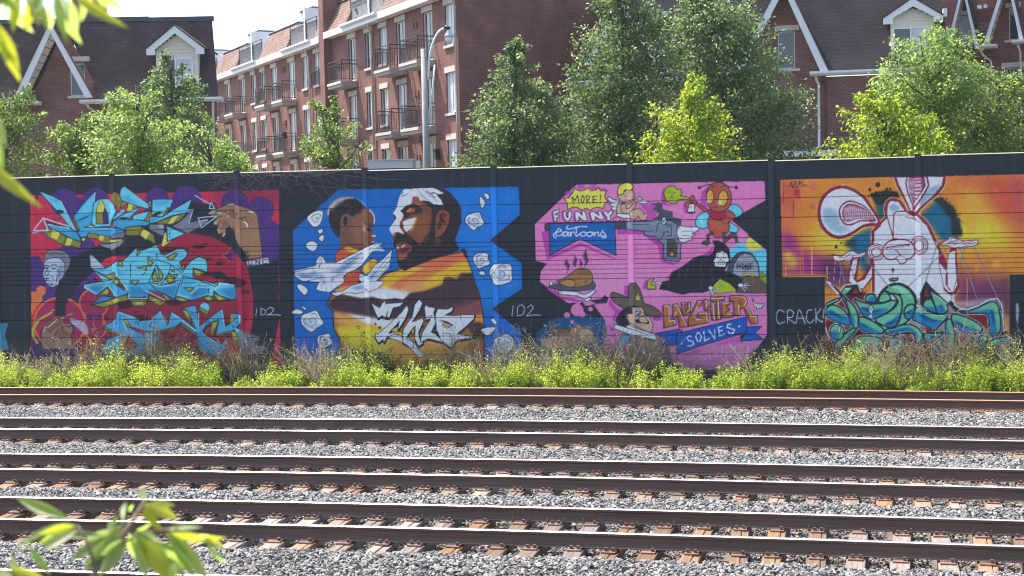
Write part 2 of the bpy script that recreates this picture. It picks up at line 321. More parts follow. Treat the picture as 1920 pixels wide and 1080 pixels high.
fill(CY, [(850, 270), (930, 220), (1040, 222), (1105, 290), (1140, 380), (1080, 500), (1060, 565), (870, 580), (820, 530)], sm=0, **U); fill((140, 206, 230), [(980, 225), (1040, 230), (1100, 320), (1110, 420), (1040, 340)], soft=2, alpha=.6)
fill(OL, [(940, 222), (992, 320), (968, 400), (972, 540), (880, 540), (875, 400), (890, 340)], **U); fill(YL, [(940, 225), (990, 320), (965, 395), (885, 385), (892, 340)]); fill(PU, [(992, 340), (1030, 430), (1036, 535), (972, 540), (968, 400)], **U)
fill(OL, [(1115, 125), (1150, 170), (1205, 240), (1172, 335), (1110, 270), (1080, 220)], soft=.6); fill(OL, [(1205, 250), (1275, 265), (1240, 310), (1180, 340)], **U); fill(OL, [(1285, 275), (1430, 310), (1330, 375), (1265, 382)], **U); fill(YL, [(1290, 280), (1345, 290), (1325, 370), (1268, 378)])
fill(CY, [(1235, 60), (1545, 290), (1548, 350), (1440, 325), (1205, 240), (1180, 180), (1190, 100)], line=K_, lw=1.4); fill(CM, [(1200, 190), (1280, 180), (1420, 300), (1220, 240)], soft=3, alpha=.7)
fill(CY, [(1235, 335), (1248, 390), (1100, 490), (1075, 560), (1085, 500), (1140, 400)], **U); fill(CM, [(1100, 510), (1260, 400), (1450, 320), (1350, 420), (1285, 490), (1430, 485), (1600, 525), (1500, 565), (1430, 560), (1255, 580), (1240, 615), (1110, 575)], **U); fill(CY, [(1130, 480), (1270, 400), (1440, 325), (1300, 440)], soft=1.5); fill(CY, [(1350, 430), (1562, 365), (1550, 430), (1490, 490), (1340, 485)], **U); fill(K_, [(1160, 480), (1220, 450), (1290, 470), (1240, 490)], sm=1)
fill(OL, [(1560, 360), (1600, 420), (1550, 510), (1490, 500)], **U); fill(YL, [(1545, 260), (1565, 230), (1570, 330), (1555, 330)], **U)
view(280, 340, 6.75)
fill(GY, [(0, 540), (188, 545), (188, 705), (80, 650), (0, 610)], **U); fill((176, 196, 226), [(90, 550), (180, 555), (170, 600)], soft=2)
fill(CY, [(40, 230), (305, 225), (250, 370), (225, 430), (170, 455), (30, 420)], **U); fill(CM, [(60, 250), (270, 240), (230, 290), (70, 320)], soft=2.5, alpha=.7); fill(OL, [(230, 335), (250, 335), (210, 450), (170, 440)], **U); fill(K_, [(50, 410), (120, 385), (170, 400), (90, 430)], sm=1)
fill(CY, [(5, 450), (170, 450), (300, 360), (540, 220), (490, 355), (558, 345), (520, 390), (300, 430), (60, 525), (5, 530)], **U); fill(CM, [(10, 470), (150, 460), (60, 515), (10, 520)], soft=1.5)
fill(GY, [(290, 570), (400, 500), (552, 350), (505, 520), (745, 475), (742, 520), (600, 600), (480, 660)], line=K_, lw=1.2); stroke(LG, [(552, 355), (502, 530)], 1.6); stroke(LG, [(650, 500), (740, 485)], 1.5)
fill(OL, [(55, 530), (160, 490), (480, 395), (380, 500), (270, 548)], **U); fill(YL, [(290, 450), (370, 430), (300, 530), (240, 535)])
fill(CY, [(218, 565), (455, 660), (230, 762)], **U); stroke(K_, [(225, 670), (265, 660)], 1); stroke(K_, [(258, 615), (264, 720)], 1); fill(YL, [(195, 640), (218, 650), (225, 765), (330, 730), (165, 835), (150, 800)], **U)
TL = (168, 206, 244)
lines(TL, 1.5, [(580, 180), (770, 290)], [(780, 265), (828, 345), (760, 345), (780, 265)], [(618, 462), (860, 438), (660, 588), (618, 462)])
view(50, 340, 6.75); lines(TL, 1.8, [(210, 465), (272, 622), (85, 625), (210, 462)], [(210, 465), (540, 572)], [(75, 652), (150, 640)])
lines(K_, .7, [(320, 450), (330, 490), (345, 445), (355, 490)], [(370, 455), (365, 490), (395, 480)], [(400, 450), (415, 490), (430, 455)], [(340, 500), (420, 520)])
# words two and three: olive underside, cyan faces, inner cuts
view(50, 480, 6.75)
W2 = [(825, 165), (1000, 155), (1160, 55), (1215, 60), (1300, -20), (1390, -110), (1400, -60), (1490, -80), (1645, -145), (1700, -40), (1740, -10), (1900, -90), (1990, -90), (2035, -50), (2025, 10), (1935, 85), (1990, 170), (2085, 55), (2175, 8), (2265, 35), (2292, 120), (2285, 205), (2110, 150), (2100, 290), (2280, 320), (2370, 350), (2415, 320), (2520, 335), (2630, 370), (2650, 520), (2600, 552), (2440, 500), (2370, 440), (2360, 520), (2290, 500), (2090, 560), (1910, 505), (1870, 545), (1760, 480), (1545, 420), (1530, 540), (1290, 545), (1280, 470), (1140, 525), (1020, 395), (890, 492), (722, 405), (720, 365), (965, 325), (900, 250)]
OLV = [[(830, 620), (975, 655), (1285, 560), (1280, 485), (1140, 525), (1000, 570)], [(1300, 555), (1530, 550), (1500, 632), (1350, 632)], [(1545, 495), (1770, 580), (1690, 638), (1550, 565)], [(1885, 510), (2075, 552), (1995, 590), (1880, 552)], [(2225, 520), (2315, 500), (2370, 552), (2295, 582)], [(2335, 450), (2560, 552), (2425, 582)], [(1655, 420), (1840, 552), (1785, 572), (1725, 500)]]
fill(K_, [(x - 12, y + 60) for x, y in W2[32:48]] + [(720, 400), (1280, 300), (2600, 400)], alpha=.0)
for q in OLV: fill(OL, q, line=K_, lw=1.9); c = np.mean(q, 0); fill(YL, [tuple(c * .55 + np.array(p) * .45) for p in q], soft=1, alpha=.7)
fill(LG, [(795, -10), (830, -10), (995, 150), (880, 172), (810, 150)], line=K_, lw=1.2)
fill((48, 130, 190), [(820, 615), (940, 510), (1120, 515), (1000, 570)], line=K_, lw=1.4)
fill(CY, W2, line=K_, lw=2.0)
for q in ([(740, 370), (1010, 370), (880, 485)], [(1290, 320), (1540, 330), (1530, 545), (1290, 545)], [(1140, 270), (1285, 470), (1140, 520), (1030, 390)], [(1565, 345), (1690, 390), (1955, 290), (1880, 540), (1755, 480), (1505, 430)], [(1915, 390), (2305, 370), (2305, 470), (2090, 555), (1915, 500)], [(2375, 430), (2640, 370), (2650, 520), (2600, 552)], [(1955, 240), (2100, 240), (2150, 330), (2000, 390)]): fill(CM, q, soft=3, alpha=.85)
for q in ([(780, 380), (980, 380), (890, 470)], [(1300, 400), (1530, 400), (1525, 500), (1300, 500)], [(1600, 400), (1900, 380), (1870, 520)], [(2460, 440), (2640, 400), (2645, 520), (2600, 545)], [(2100, 420), (2300, 390), (2300, 460), (2090, 545)]): fill(CD, q, soft=3, alpha=.65)
for x, y, r in ((1350, 75, 40), (1200, 215, 45), (1600, -40, 40), (1500, 400, 60), (1650, 130, 30), (950, 180, 30), (2060, 160, 40)): fill((64, 168, 210), ell(x, y, r, r * .6), soft=1, alpha=.7)
for q in ([(1165, 60), (1200, 58), (1222, 130), (1150, 122)], [(1530, 20), (1605, 85), (1560, 140), (1535, 90)], [(1390, 150), (1530, 120), (1512, 190), (1480, 160)], [(840, 180), (1010, 245), (1105, 210), (1140, 280), (1060, 302), (1010, 272)], [(1085, 325), (1150, 280), (1188, 330), (1140, 375)], [(1300, 315), (1420, 310), (1380, 372)], [(905, 490), (1020, 400), (1055, 440), (1030, 497)], [(1585, 260), (1625, 160), (1672, 330), (1600, 322)], [(1650, 130), (1725, 230), (1720, 290), (1690, 322)], [(1805, 210), (1885, 320), (1815, 362), (1750, 290)], [(1825, 190), (1862, 168), (1876, 206)], [(1850, 240), (1916, 230), (1875, 287)], [(1765, 20), (1875, -42), (1915, -35), (1855, 52), (1795, 42)], [(2105, 150), (2262, 212), (2175, 258), (2112, 232)], [(1985, 400), (2115, 400), (2065, 452)], [(2355, 342), (2420, 322), (2415, 372)], [(1410, -95), (1440, -40), (1390, 0)], [(1945, 140), (2005, 110), (1985, 165)]):
    fill(OL, q, line=K_, lw=1.5); c = np.mean(q, 0); fill(YL, [tuple(c * .5 + np.array(p) * .5) for p in q], soft=.8, alpha=.65)
fill((120, 40, 66), [(1150, 375), (1215, 345), (1240, 440)], line=K_, lw=1.2)
lines(K_, 1.6, [(1110, 205), (1285, 465)], [(1312, 95), (1316, 275)], [(1545, 330), (1650, 440), (1760, 482)], [(1500, 210), (1460, 245)], [(1635, 40), (1815, 100), (1960, 215)], [(1525, 0), (1635, 60)], [(1905, 130), (1985, 200)], [(1555, 320), (1690, 380), (1950, 300)], [(1950, 300), (1870, 545)], [(1640, 100), (1555, 310)], [(1825, 110), (1790, 240), (1700, 360)], [(2100, 290), (1985, 250), (1950, 390)], [(2080, 490), (2180, 370), (2305, 410), (2305, 470)], [(2115, 285), (2395, 390)], [(1285, 470), (1290, 545)], [(960, 325), (1060, 305)], [(1650, 30), (1640, -30), (1730, -20)], [(1030, 390), (1130, 520)])
lines((200, 228, 242), 1.3, [(730, 368), (960, 338)], [(1135, 235), (1280, 440)], [(1292, 480), (1294, 538), (1528, 534)], [(1565, 340), (1685, 388), (1815, 372), (1935, 325)], [(1505, 438), (1755, 562)], [(1915, 495), (2050, 530)], [(2080, 480), (2175, 385), (2300, 405)], [(2375, 432), (2455, 350)], [(2430, 332), (2620, 372)], [(730, 400), (880, 482)], [(1040, 392), (1130, 505)])
fill(K_, [(1300, 515), (1520, 512), (1520, 530), (1300, 530)])
view(180, 550, 5.3333)
W3 = [(220, 175), (390, 235), (440, 275), (540, 265), (640, 170), (690, 290), (720, 300), (750, 180), (850, 240), (1000, 360), (920, 180), (870, 145), (1000, 120), (1010, 185), (1030, 330), (1220, 180), (1265, 155), (1295, 330), (1380, 270), (1350, 200), (1445, 210), (1440, 300), (1380, 370), (1200, 410), (1230, 260), (1110, 310), (1060, 390), (1110, 440), (1250, 520), (1310, 430), (1290, 560), (1220, 640), (1040, 560), (1000, 400), (850, 290), (800, 330), (620, 380), (500, 380), (640, 450), (500, 600), (300, 640), (90, 640), (60, 560), (110, 460), (260, 410), (75, 330), (190, 270)]
fill(K_, [(x + 6, y + 22) for x, y in W3]); fill(OL, [(x - 8, y + 20) for x, y in W3], line=K_, lw=1.5); fill((78, 156, 202), W3, line=K_, lw=1.6)
fill(CM, [(1000, 380), (1060, 400), (1250, 530), (1220, 640), (1040, 560)], soft=3, alpha=.7); fill(CM, [(70, 560), (120, 470), (260, 420), (240, 600), (100, 630)], soft=3, alpha=.7); fill(CM, [(80, 330), (200, 275), (250, 380)], soft=3, alpha=.6)
for q in ([(255, 250), (340, 330), (500, 380), (480, 420), (350, 350), (300, 310)], [(260, 430), (330, 430), (420, 520), (350, 570), (240, 580)], [(1090, 360), (1210, 270), (1190, 400), (1110, 430)], [(1200, 490), (1300, 430), (1250, 510)]): fill(CR, q, line=K_, lw=1.2)
for q in ([(275, 260), (310, 260), (350, 340), (320, 350)], [(260, 430), (310, 430), (290, 540), (245, 540)], [(1160, 300), (1220, 275), (1180, 400), (1140, 430)], [(865, 165), (920, 180), (960, 290), (920, 270)], [(1350, 200), (1390, 260), (1330, 310)], [(660, 200), (720, 290), (690, 290)], [(1350, 380), (1400, 390), (1450, 530), (1400, 540)]): fill(OL, q, line=K_, lw=1.2); fill(YL, [q[0], q[1], tuple((np.array(q[1]) + np.array(q[2])) / 2), tuple((np.array(q[0]) + np.array(q[-1])) / 2)], alpha=.5)
lines(K_, 1.3, [(440, 275), (420, 310)], [(590, 250), (530, 330), (620, 355)], [(750, 180), (720, 310), (690, 330)], [(1120, 270), (1145, 310)], [(210, 240), (210, 340)], [(850, 300), (880, 440)], [(930, 185), (1030, 195)])
lines((176, 216, 238), 1.3, [(230, 190), (380, 245)], [(260, 250), (320, 400)], [(640, 180), (688, 300)], [(760, 200), (1000, 370)], [(1025, 200), (1025, 330)], [(1260, 165), (1285, 330)], [(1060, 390), (1110, 440), (1250, 520)], [(1440, 220), (1440, 300)], [(180, 270), (175, 340)])
for x, y in ((205, 300), (400, 285), (960, 210), (990, 225), (1100, 290), (1410, 290), (590, 290), (1410, 240)): fill(CD, ell(x, y, 16, 12), alpha=.8)
fill(CY, ell(1085, 145, 52, 52), line=K_, lw=1.3); fill(OL, [(1030, 130), (1130, 190), (1110, 215), (1060, 190), (1030, 160)], line=K_, lw=1.2)
fill(CY, [(1365, 325), (1450, 365), (1410, 415)], **U); fill(GY, [(1450, 365), (1620, 440), (1590, 490), (1600, 515), (1710, 545), (1650, 600), (1480, 620), (1410, 415)]); stroke(K_, [(1450, 365), (1560, 430), (1600, 560)], 1)
TG = (176, 190, 214)
lines(TG, 1.2, [(1605, 155), (1600, 225)], [(1650, 150), (1650, 218), (1690, 210), (1700, 170), (1650, 148)], sm=0); stroke(TG, [(1715, 160), (1745, 140), (1775, 160), (1750, 200), (1710, 218), (1780, 212), (1848, 220)], 1.2, sm=1)
clip(); view(0, 320, 2.7); fill((56, 120, 156), [(0, 775), (42, 770), (25, 830), (45, 905), (0, 905)], soft=.6)

# ---- panel 2: man, child, doves, roses
BL = (8, 96, 178); BK = (42, 38, 46); BR = (112, 66, 52); BR2 = (150, 88, 62); OY = (222, 168, 48)
view(530, 320, 2.8426); clip([(55, 320), (295, 102), (1258, 85), (1264, 235), (1105, 372), (1272, 492), (1276, 628), (1115, 735), (1272, 862), (1274, 1060), (110, 1060), (65, 920)])
fill(BL, [(55, 320), (295, 102), (1258, 85), (1264, 235), (1105, 372), (1272, 492), (1276, 628), (1115, 735), (1272, 862), (1274, 1060), (110, 1060), (65, 920)])
fill((18, 118, 206), [(900, 88), (1258, 85), (1264, 235), (1105, 372), (1272, 492), (1276, 628), (1115, 735), (980, 700)], soft=10, alpha=.7)
fill((62, 104, 196), [(1115, 735), (1272, 862), (1274, 1000), (1100, 1000)], soft=8, alpha=.5); fill((54, 88, 186), [(65, 860), (300, 900), (290, 1060), (70, 1060)], soft=10, alpha=.5)
# jacket painted as a sunset
JK = [(232, 712), (262, 660), (300, 630), (560, 545), (620, 525), (700, 510), (760, 485), (830, 460), (975, 428), (985, 470), (1010, 540), (1025, 600), (1050, 660), (1072, 800), (1075, 1060), (330, 1060), (300, 890), (272, 840), (268, 750)]
clip(); fill((150, 92, 52), JK, line=K_, lw=2.2); clip(JK)
fill((216, 110, 68), [(640, 525), (840, 455), (975, 430), (1000, 520), (900, 500), (800, 540), (700, 590), (560, 640), (540, 600)], soft=2)
fill((204, 98, 78), [(760, 490), (970, 432), (985, 470), (800, 520)], soft=4)
fill(OY, [(560, 548), (700, 512), (750, 520), (620, 580), (540, 640), (510, 600)], soft=2); fill(OY, [(780, 560), (900, 505), (985, 475), (1020, 545), (940, 560), (880, 590), (760, 640), (700, 640)], soft=4)
fill((220, 140, 84), [(600, 640), (700, 570), (790, 560), (760, 620), (640, 670)], soft=5)
fill((216, 216, 224), [(300, 640), (440, 620), (560, 625), (680, 650), (760, 640), (640, 700), (440, 690), (300, 690)], soft=4)
fill((66, 48, 60), [(240, 710), (300, 655), (420, 680), (480, 672), (540, 690), (600, 678), (640, 690), (680, 650), (760, 640), (850, 610), (860, 570), (890, 565), (930, 580), (950, 545), (1010, 545), (1030, 610), (1055, 690), (900, 770), (480, 790), (400, 750), (270, 745)], soft=1.5)
fill((126, 66, 74), [(780, 760), (1055, 690), (1066, 780), (900, 790)], soft=6); fill((216, 140, 62), [(960, 790), (1066, 765), (1072, 812), (1000, 800)], soft=3)
fill((208, 150, 84), [(270, 750), (460, 790), (560, 800), (420, 840), (280, 810)], soft=4); fill((226, 222, 228), [(330, 760), (480, 775), (600, 800), (560, 850), (440, 810)], soft=3); fill((66, 48, 60), [(262, 740), (420, 735), (640, 760), (540, 790), (420, 770)], soft=3)
fill((222, 190, 52), [(280, 830), (440, 820), (600, 850), (620, 960), (420, 1000), (310, 900)], soft=5); fill((214, 148, 66), [(560, 900), (860, 880), (1000, 900), (960, 1050), (480, 1050)], soft=6); fill((196, 178, 54), [(330, 920), (560, 930), (600, 1000), (380, 1040)], soft=5)
fill((76, 48, 52), [(980, 820), (1050, 805), (1075, 830), (1076, 900), (1020, 890)], soft=2)
clip(); stroke(K_, JK + JK[:1], 2.2)
# the man's head
view(700, 340, 6.75)
fill(BK, [(380, 95), (700, 78), (880, 84), (980, 150), (1060, 240), (1115, 350), (1112, 520), (1070, 650), (1035, 740), (1060, 800), (1090, 860), (980, 920), (760, 980), (600, 1030), (500, 1085), (390, 1140), (330, 1080), (300, 1000), (290, 870), (250, 820), (262, 720), (300, 400)], sm=0)
fill(BR, [(300, 310), (400, 180), (520, 170), (640, 260), (740, 350), (730, 480), (720, 620), (690, 720), (600, 820), (540, 760), (480, 700), (400, 640), (280, 660), (250, 700), (205, 620), (290, 440)], sm=0)
fill((140, 84, 62), [(500, 190), (560, 190), (620, 280), (600, 330), (500, 310)], soft=2); fill((128, 74, 52), [(560, 440), (720, 400), (700, 600), (620, 760), (500, 660)], soft=5)
fill((206, 214, 232), [(385, 100), (740, 82), (800, 100), (890, 150), (800, 175), (860, 240), (880, 298), (770, 290), (700, 250), (630, 240), (600, 250), (560, 190), (500, 190), (480, 290), (420, 300), (360, 360), (380, 440), (340, 520), (330, 580), (380, 640), (385, 665), (320, 640), (280, 640), (240, 680), (205, 615), (215, 580), (270, 500), (290, 450), (250, 410), (300, 320), (330, 200)])
fill(BK, [(640, 110), (700, 190), (750, 210), (740, 150), (790, 180), (830, 160), (880, 165), (850, 130), (1000, 200), (1080, 320), (900, 330), (860, 240), (800, 190), (730, 240), (690, 220)], alpha=.0)
for a in ([(670, 120), (720, 190)], [(700, 130), (780, 210)], [(750, 140), (840, 170)], [(730, 150), (770, 150)]): stroke(BK, a, 1.6)
lines((150, 156, 176), 1.4, [(560, 110), (720, 260)], [(620, 100), (820, 260)], [(600, 170), (680, 240)])
lines(BK, 1.1, [(350, 190), (400, 180), (440, 150)], [(360, 170), (380, 140)], [(480, 110), (500, 105)])
fill(BK, [(345, 375), (400, 330), (490, 290), (560, 300), (620, 360), (600, 400), (480, 420), (400, 470), (380, 410)], sm=1)
fill((150, 84, 62), [(420, 380), (470, 335), (520, 345), (520, 380), (460, 400)], sm=1, soft=.5); stroke((206, 130, 90), [(430, 385), (480, 345)], 1.6, soft=.5)
fill(BK, [(248, 418), (275, 430), (292, 470), (268, 480)], sm=1)
fill((232, 228, 214), [(370, 510), (440, 480), (545, 455), (525, 520), (490, 590), (420, 640), (380, 590)], soft=1.2); fill((206, 152, 64), [(540, 455), (560, 470), (500, 620), (460, 650), (500, 570)], soft=2)
fill(BR, [(340, 500), (372, 520), (385, 600), (400, 650), (370, 640), (335, 570)], soft=.8); fill((196, 92, 84), [(240, 660), (290, 640), (280, 690), (260, 710)], soft=1); stroke((206, 96, 96), [(320, 645), (385, 668)], 1.6)
fill(BK, [(290, 650), (330, 670), (400, 690), (470, 720), (560, 800), (620, 830), (560, 860), (500, 830), (420, 770), (340, 770), (290, 790), (265, 720)], sm=0)
fill((126, 66, 56), [(285, 790), (340, 765), (420, 775), (490, 830), (480, 880), (420, 920), (430, 960), (330, 1000), (310, 960), (300, 900), (330, 880), (290, 850)], sm=0); fill((70, 42, 50), [(320, 870), (470, 830), (440, 880), (360, 905)], soft=1)
fill((222, 170, 178), [(350, 830), (400, 792), (405, 810), (370, 838)]); fill(WHT, [(290, 835), (325, 830), (325, 855), (295, 858)])
fill((150, 84, 68), [(320, 940), (440, 900), (400, 980), (330, 995)], soft=2)
fill((124, 72, 58), [(810, 400), (870, 365), (940, 385), (962, 450), (940, 560), (880, 660), (820, 700), (785, 690), (790, 520)], sm=1); fill((56, 36, 40), [(840, 440), (880, 395), (925, 440), (890, 480), (920, 520), (850, 520)], sm=1, soft=.8); fill((150, 62, 62), ell(888, 445, 24, 30), soft=2, alpha=.6); fill((56, 36, 40), [(830, 500), (860, 560), (815, 620), (820, 560)], sm=1, soft=.8)
fill((92, 56, 52), [(780, 720), (860, 730), (870, 800), (780, 815)], soft=2)
fill((78, 48, 44), [(640, 700), (700, 660), (700, 740), (640, 800)], soft=3, alpha=.7)
for i in range(16): stroke(BK, [(590 + i * 8, 830 - i * 10), (600 + i * 8, 800 - i * 11)], .9)
fill(K_, [(1085, 858), (1160, 848), (1200, 960), (1170, 980), (1120, 880)]); lines(K_, 2, [(300, 1000), (330, 1080)])
# the child
view(540, 340, 6.75)
fill((196, 170, 160), [(498, 420), (512, 335), (566, 266), (640, 216), (760, 196), (870, 222), (985, 310), (900, 300), (740, 236), (590, 320), (524, 440)], sm=1, soft=1.4)
fill((96, 72, 72), [(540, 380), (600, 300), (740, 220), (880, 230), (800, 300), (600, 400)], soft=4, alpha=.8)
fill(BK, [(515, 420), (530, 350), (620, 320), (740, 225), (860, 215), (930, 270), (1010, 350), (960, 345), (930, 360), (925, 410), (850, 420), (830, 460), (790, 430), (740, 410), (690, 430), (668, 500), (670, 600), (650, 720), (600, 680), (545, 590), (515, 500)], sm=0)
fill((206, 150, 122), [(530, 340), (600, 290), (560, 370)], soft=2, alpha=.8)
fill((110, 74, 62), [(930, 360), (1000, 335), (1060, 390), (1095, 470), (1085, 540), (1060, 600), (1075, 650), (1110, 690), (1090, 720), (1080, 760), (1090, 800), (1070, 830), (1060, 880), (940, 890), (720, 840), (650, 870), (655, 720), (672, 600), (690, 430), (740, 420), (790, 440), (830, 465), (850, 425), (925, 410)])
fill((136, 92, 72), [(800, 470), (940, 380), (990, 420), (960, 520), (980, 620), (960, 820), (880, 800), (800, 640)], soft=5, alpha=.8); stroke((206, 208, 222), [(1030, 365), (1075, 410), (1095, 480), (1088, 530)], 1.8, sm=1)
fill((196, 162, 136), [(945, 500), (965, 560), (1000, 650), (950, 620)], soft=2, alpha=.8); stroke((58, 40, 42), [(970, 525), (1040, 545), (1080, 580)], 1.5); fill((42, 30, 36), [(980, 600), (1030, 590), (1060, 630), (1010, 630)], soft=.6)
fill((120, 82, 68), [(665, 520), (680, 450), (730, 415), (765, 440), (760, 500), (740, 580), (700, 630), (670, 590)], sm=1); fill((44, 32, 36), [(700, 480), (730, 440), (750, 480), (735, 560), (700, 540)], sm=1, soft=.7); lines(WHT, 1.6, [(1068, 690), (1110, 690)], [(1072, 765), (1085, 768)]); stroke((60, 36, 40), [(1050, 790), (1088, 800)], 1.6); stroke((60, 40, 40), [(740, 740), (800, 810)], 1)
fill((190, 80, 58), [(590, 1020), (610, 900), (680, 850), (740, 820), (940, 880), (760, 960), (660, 1010)], line=K_, lw=1.4); fill((206, 160, 46), [(710, 850), (760, 825), (930, 880), (850, 910), (770, 890)], soft=1.5)
view(540, 470, 6.75)
fill((186, 78, 58), [(640, 430), (740, 290), (900, 230), (940, 300), (880, 420), (760, 480), (640, 520)], line=K_, lw=1.2); fill((206, 160, 46), [(940, 200), (1050, 110), (1100, 100), (1145, 155), (1060, 260), (990, 300), (940, 270)], line=K_, lw=1.3); fill((206, 150, 60), [(590, 500), (660, 470), (760, 440), (740, 520), (620, 540)], soft=1.5)
# doves
DW = (202, 212, 234); DS = (104, 130, 176)
fill(DW, [(75, 255), (200, 225), (355, 185), (360, 110), (400, 65), (450, 85), (480, 150), (600, 150), (720, 90), (900, 0), (1060, -80), (1220, -110), (1080, 0), (940, 180), (860, 240), (740, 290), (700, 330), (715, 400), (640, 450), (520, 530), (400, 510), (350, 490), (390, 400), (260, 390), (180, 385), (90, 330)], line=K_, lw=1.4)
fill(DS, [(90, 290), (250, 290), (350, 250), (400, 340), (250, 330), (180, 340)], soft=3, alpha=.8); fill(DS, [(510, 250), (640, 230), (760, 120), (930, 40), (800, 190), (640, 300)], soft=3, alpha=.8); fill((70, 84, 126), [(540, 340), (590, 360), (560, 400)], soft=2); fill((70, 84, 126), [(440, 370), (480, 400), (450, 430)], soft=2)
fill(DS, [(360, 300), (430, 290), (480, 360), (400, 380)], soft=2.5, alpha=.6); fill((62, 78, 122), [(100, 300), (200, 290), (330, 330), (200, 350)], soft=2, alpha=.5)
lines((70, 90, 140), 1.5, [(560, 330), (700, 300)], [(700, 150), (930, 30)], [(90, 270), (340, 215)], [(250, 380), (390, 350)])
lines((90, 110, 160), 1, [(620, 260), (900, 80)], [(650, 280), (880, 130)], [(400, 120), (400, 200)], [(380, 160), (400, 220)]); lines(DS, .9, [(430, 420), (420, 500)], [(480, 430), (490, 515)], [(540, 420), (560, 490)], [(600, 410), (620, 450)], [(100, 310), (300, 350)])
for i in range(7): lines((206, 216, 236), 1.5, [(950 + i * 22, 60 - i * 12), (1120 + i * 16, -95 + i * 16)])
stroke(K_, [(400, 95), (430, 120), (410, 180), (385, 200)], .9)
fill(DW, [(1010, 310), (1090, 190), (1200, 110), (1290, 10), (1320, -10), (1300, 100), (1280, 220), (1200, 290), (1120, 380), (1215, 385), (1200, 420), (1130, 480), (1040, 520), (980, 480), (980, 520), (860, 545), (740, 530), (620, 575), (530, 540), (700, 510), (800, 440), (930, 405), (900, 370), (895, 310), (930, 290), (970, 320)], line=K_, lw=1.2)
fill(DS, [(1030, 330), (1120, 230), (1090, 350), (1020, 370)], soft=2.5); fill(DS, [(780, 470), (930, 440), (980, 480), (860, 490)], soft=2.5); lines((60, 76, 130), 1, [(1100, 330), (1290, 120)], [(1090, 300), (1280, 60)], [(1110, 350), (1270, 200)], [(910, 330), (930, 330)])
fill((232, 150, 120), [(980, 500), (1030, 510), (1030, 545)], soft=1)
# roses and petals
def rose(cx, cy, r, a=0.0):
    p = ell(cx, cy, r, r * .92, 9, a); p *= 1; k = 1 + .13 * np.cos(np.arange(9) * 2.6 + a * 3); p = np.array([cx, cy]) + (p - [cx, cy]) * k[:, None]
    fill(DW, p, sm=1, line=K_, lw=1.7)
    fill((164, 180, 212), ell(cx - r * .15, cy + r * .2, r * .6, r * .5), soft=1.2, alpha=.6)
    t = np.linspace(.3, 9.6, 34); s = np.stack([cx + r * .068 * t * np.cos(t + a), cy + r * .062 * t * np.sin(t + a)], 1); stroke(K_, s, .9)
    for b in (0.4, 2.4, 4.4): stroke(K_, [(cx + r * .62 * np.cos(b + a), cy + r * .62 * np.sin(b + a)), (cx + r * .8 * np.cos(b + a + .5), cy + r * .74 * np.sin(b + a + .5)), (cx + r * .62 * np.cos(b + a + 1.1), cy + r * .58 * np.sin(b + a + 1.1))], 1, sm=1)
def petal(*p): fill(DW, p, sm=1, line=K_, lw=1.6)
view(850, 350, 3.1765)
rose(126, 203, 55, .3); rose(167, 438, 51, 1.2); rose(285, 518, 72, 2.0); rose(305, 935, 62, .7)
petal((155, 58), (180, 75), (190, 105), (172, 128), (160, 110)); petal((180, 42), (205, 42), (215, 66), (200, 76)); petal((150, 510), (175, 502), (192, 518), (170, 530)); petal((165, 852), (210, 836), (255, 840), (205, 888)); petal((222, 790), (245, 785), (262, 820), (240, 815)); petal((355, 1000), (390, 960), (402, 1000), (370, 1022))
view(540, 340, 6.75)
fill(DW, [(240, 465), (330, 385), (430, 370), (440, 450), (400, 550), (320, 575)], sm=1, line=K_, lw=1.5); stroke(K_, [(300, 450), (340, 420), (410, 420), (390, 480), (350, 520), (310, 490), (300, 455)], 1, sm=1); stroke(K_, [(340, 470), (380, 450), (360, 490)], 1)
petal((375, 620), (440, 600), (440, 640), (400, 668)); petal((390, 710), (440, 670), (458, 700), (440, 760), (395, 745)); petal((220, 810), (290, 755), (370, 790), (350, 870), (290, 885))
view(540, 470, 6.75)
petal((110, 450), (160, 425), (245, 480), (240, 540), (200, 560)); petal((45, 790), (110, 735), (185, 770), (160, 805)); petal((165, 690), (235, 730), (205, 750)); rose(300, 890, 138, .2); rose(465, 1140, 100, 1.0)
# stars
def star(cx, cy, r, col, a=-1.57, **k):
    t = np.arange(10) * np.pi / 5 + a; rr = np.where(np.arange(10) % 2 == 0, r, r * .42); fill(col, np.stack([cx + rr * np.cos(t), cy + rr * np.sin(t)], 1), **k)
star(1107, 930, 27, BK); star(1160, 975, 32, BK); star(888, 970, 30, (222, 190, 52), line=BK, lw=.9)
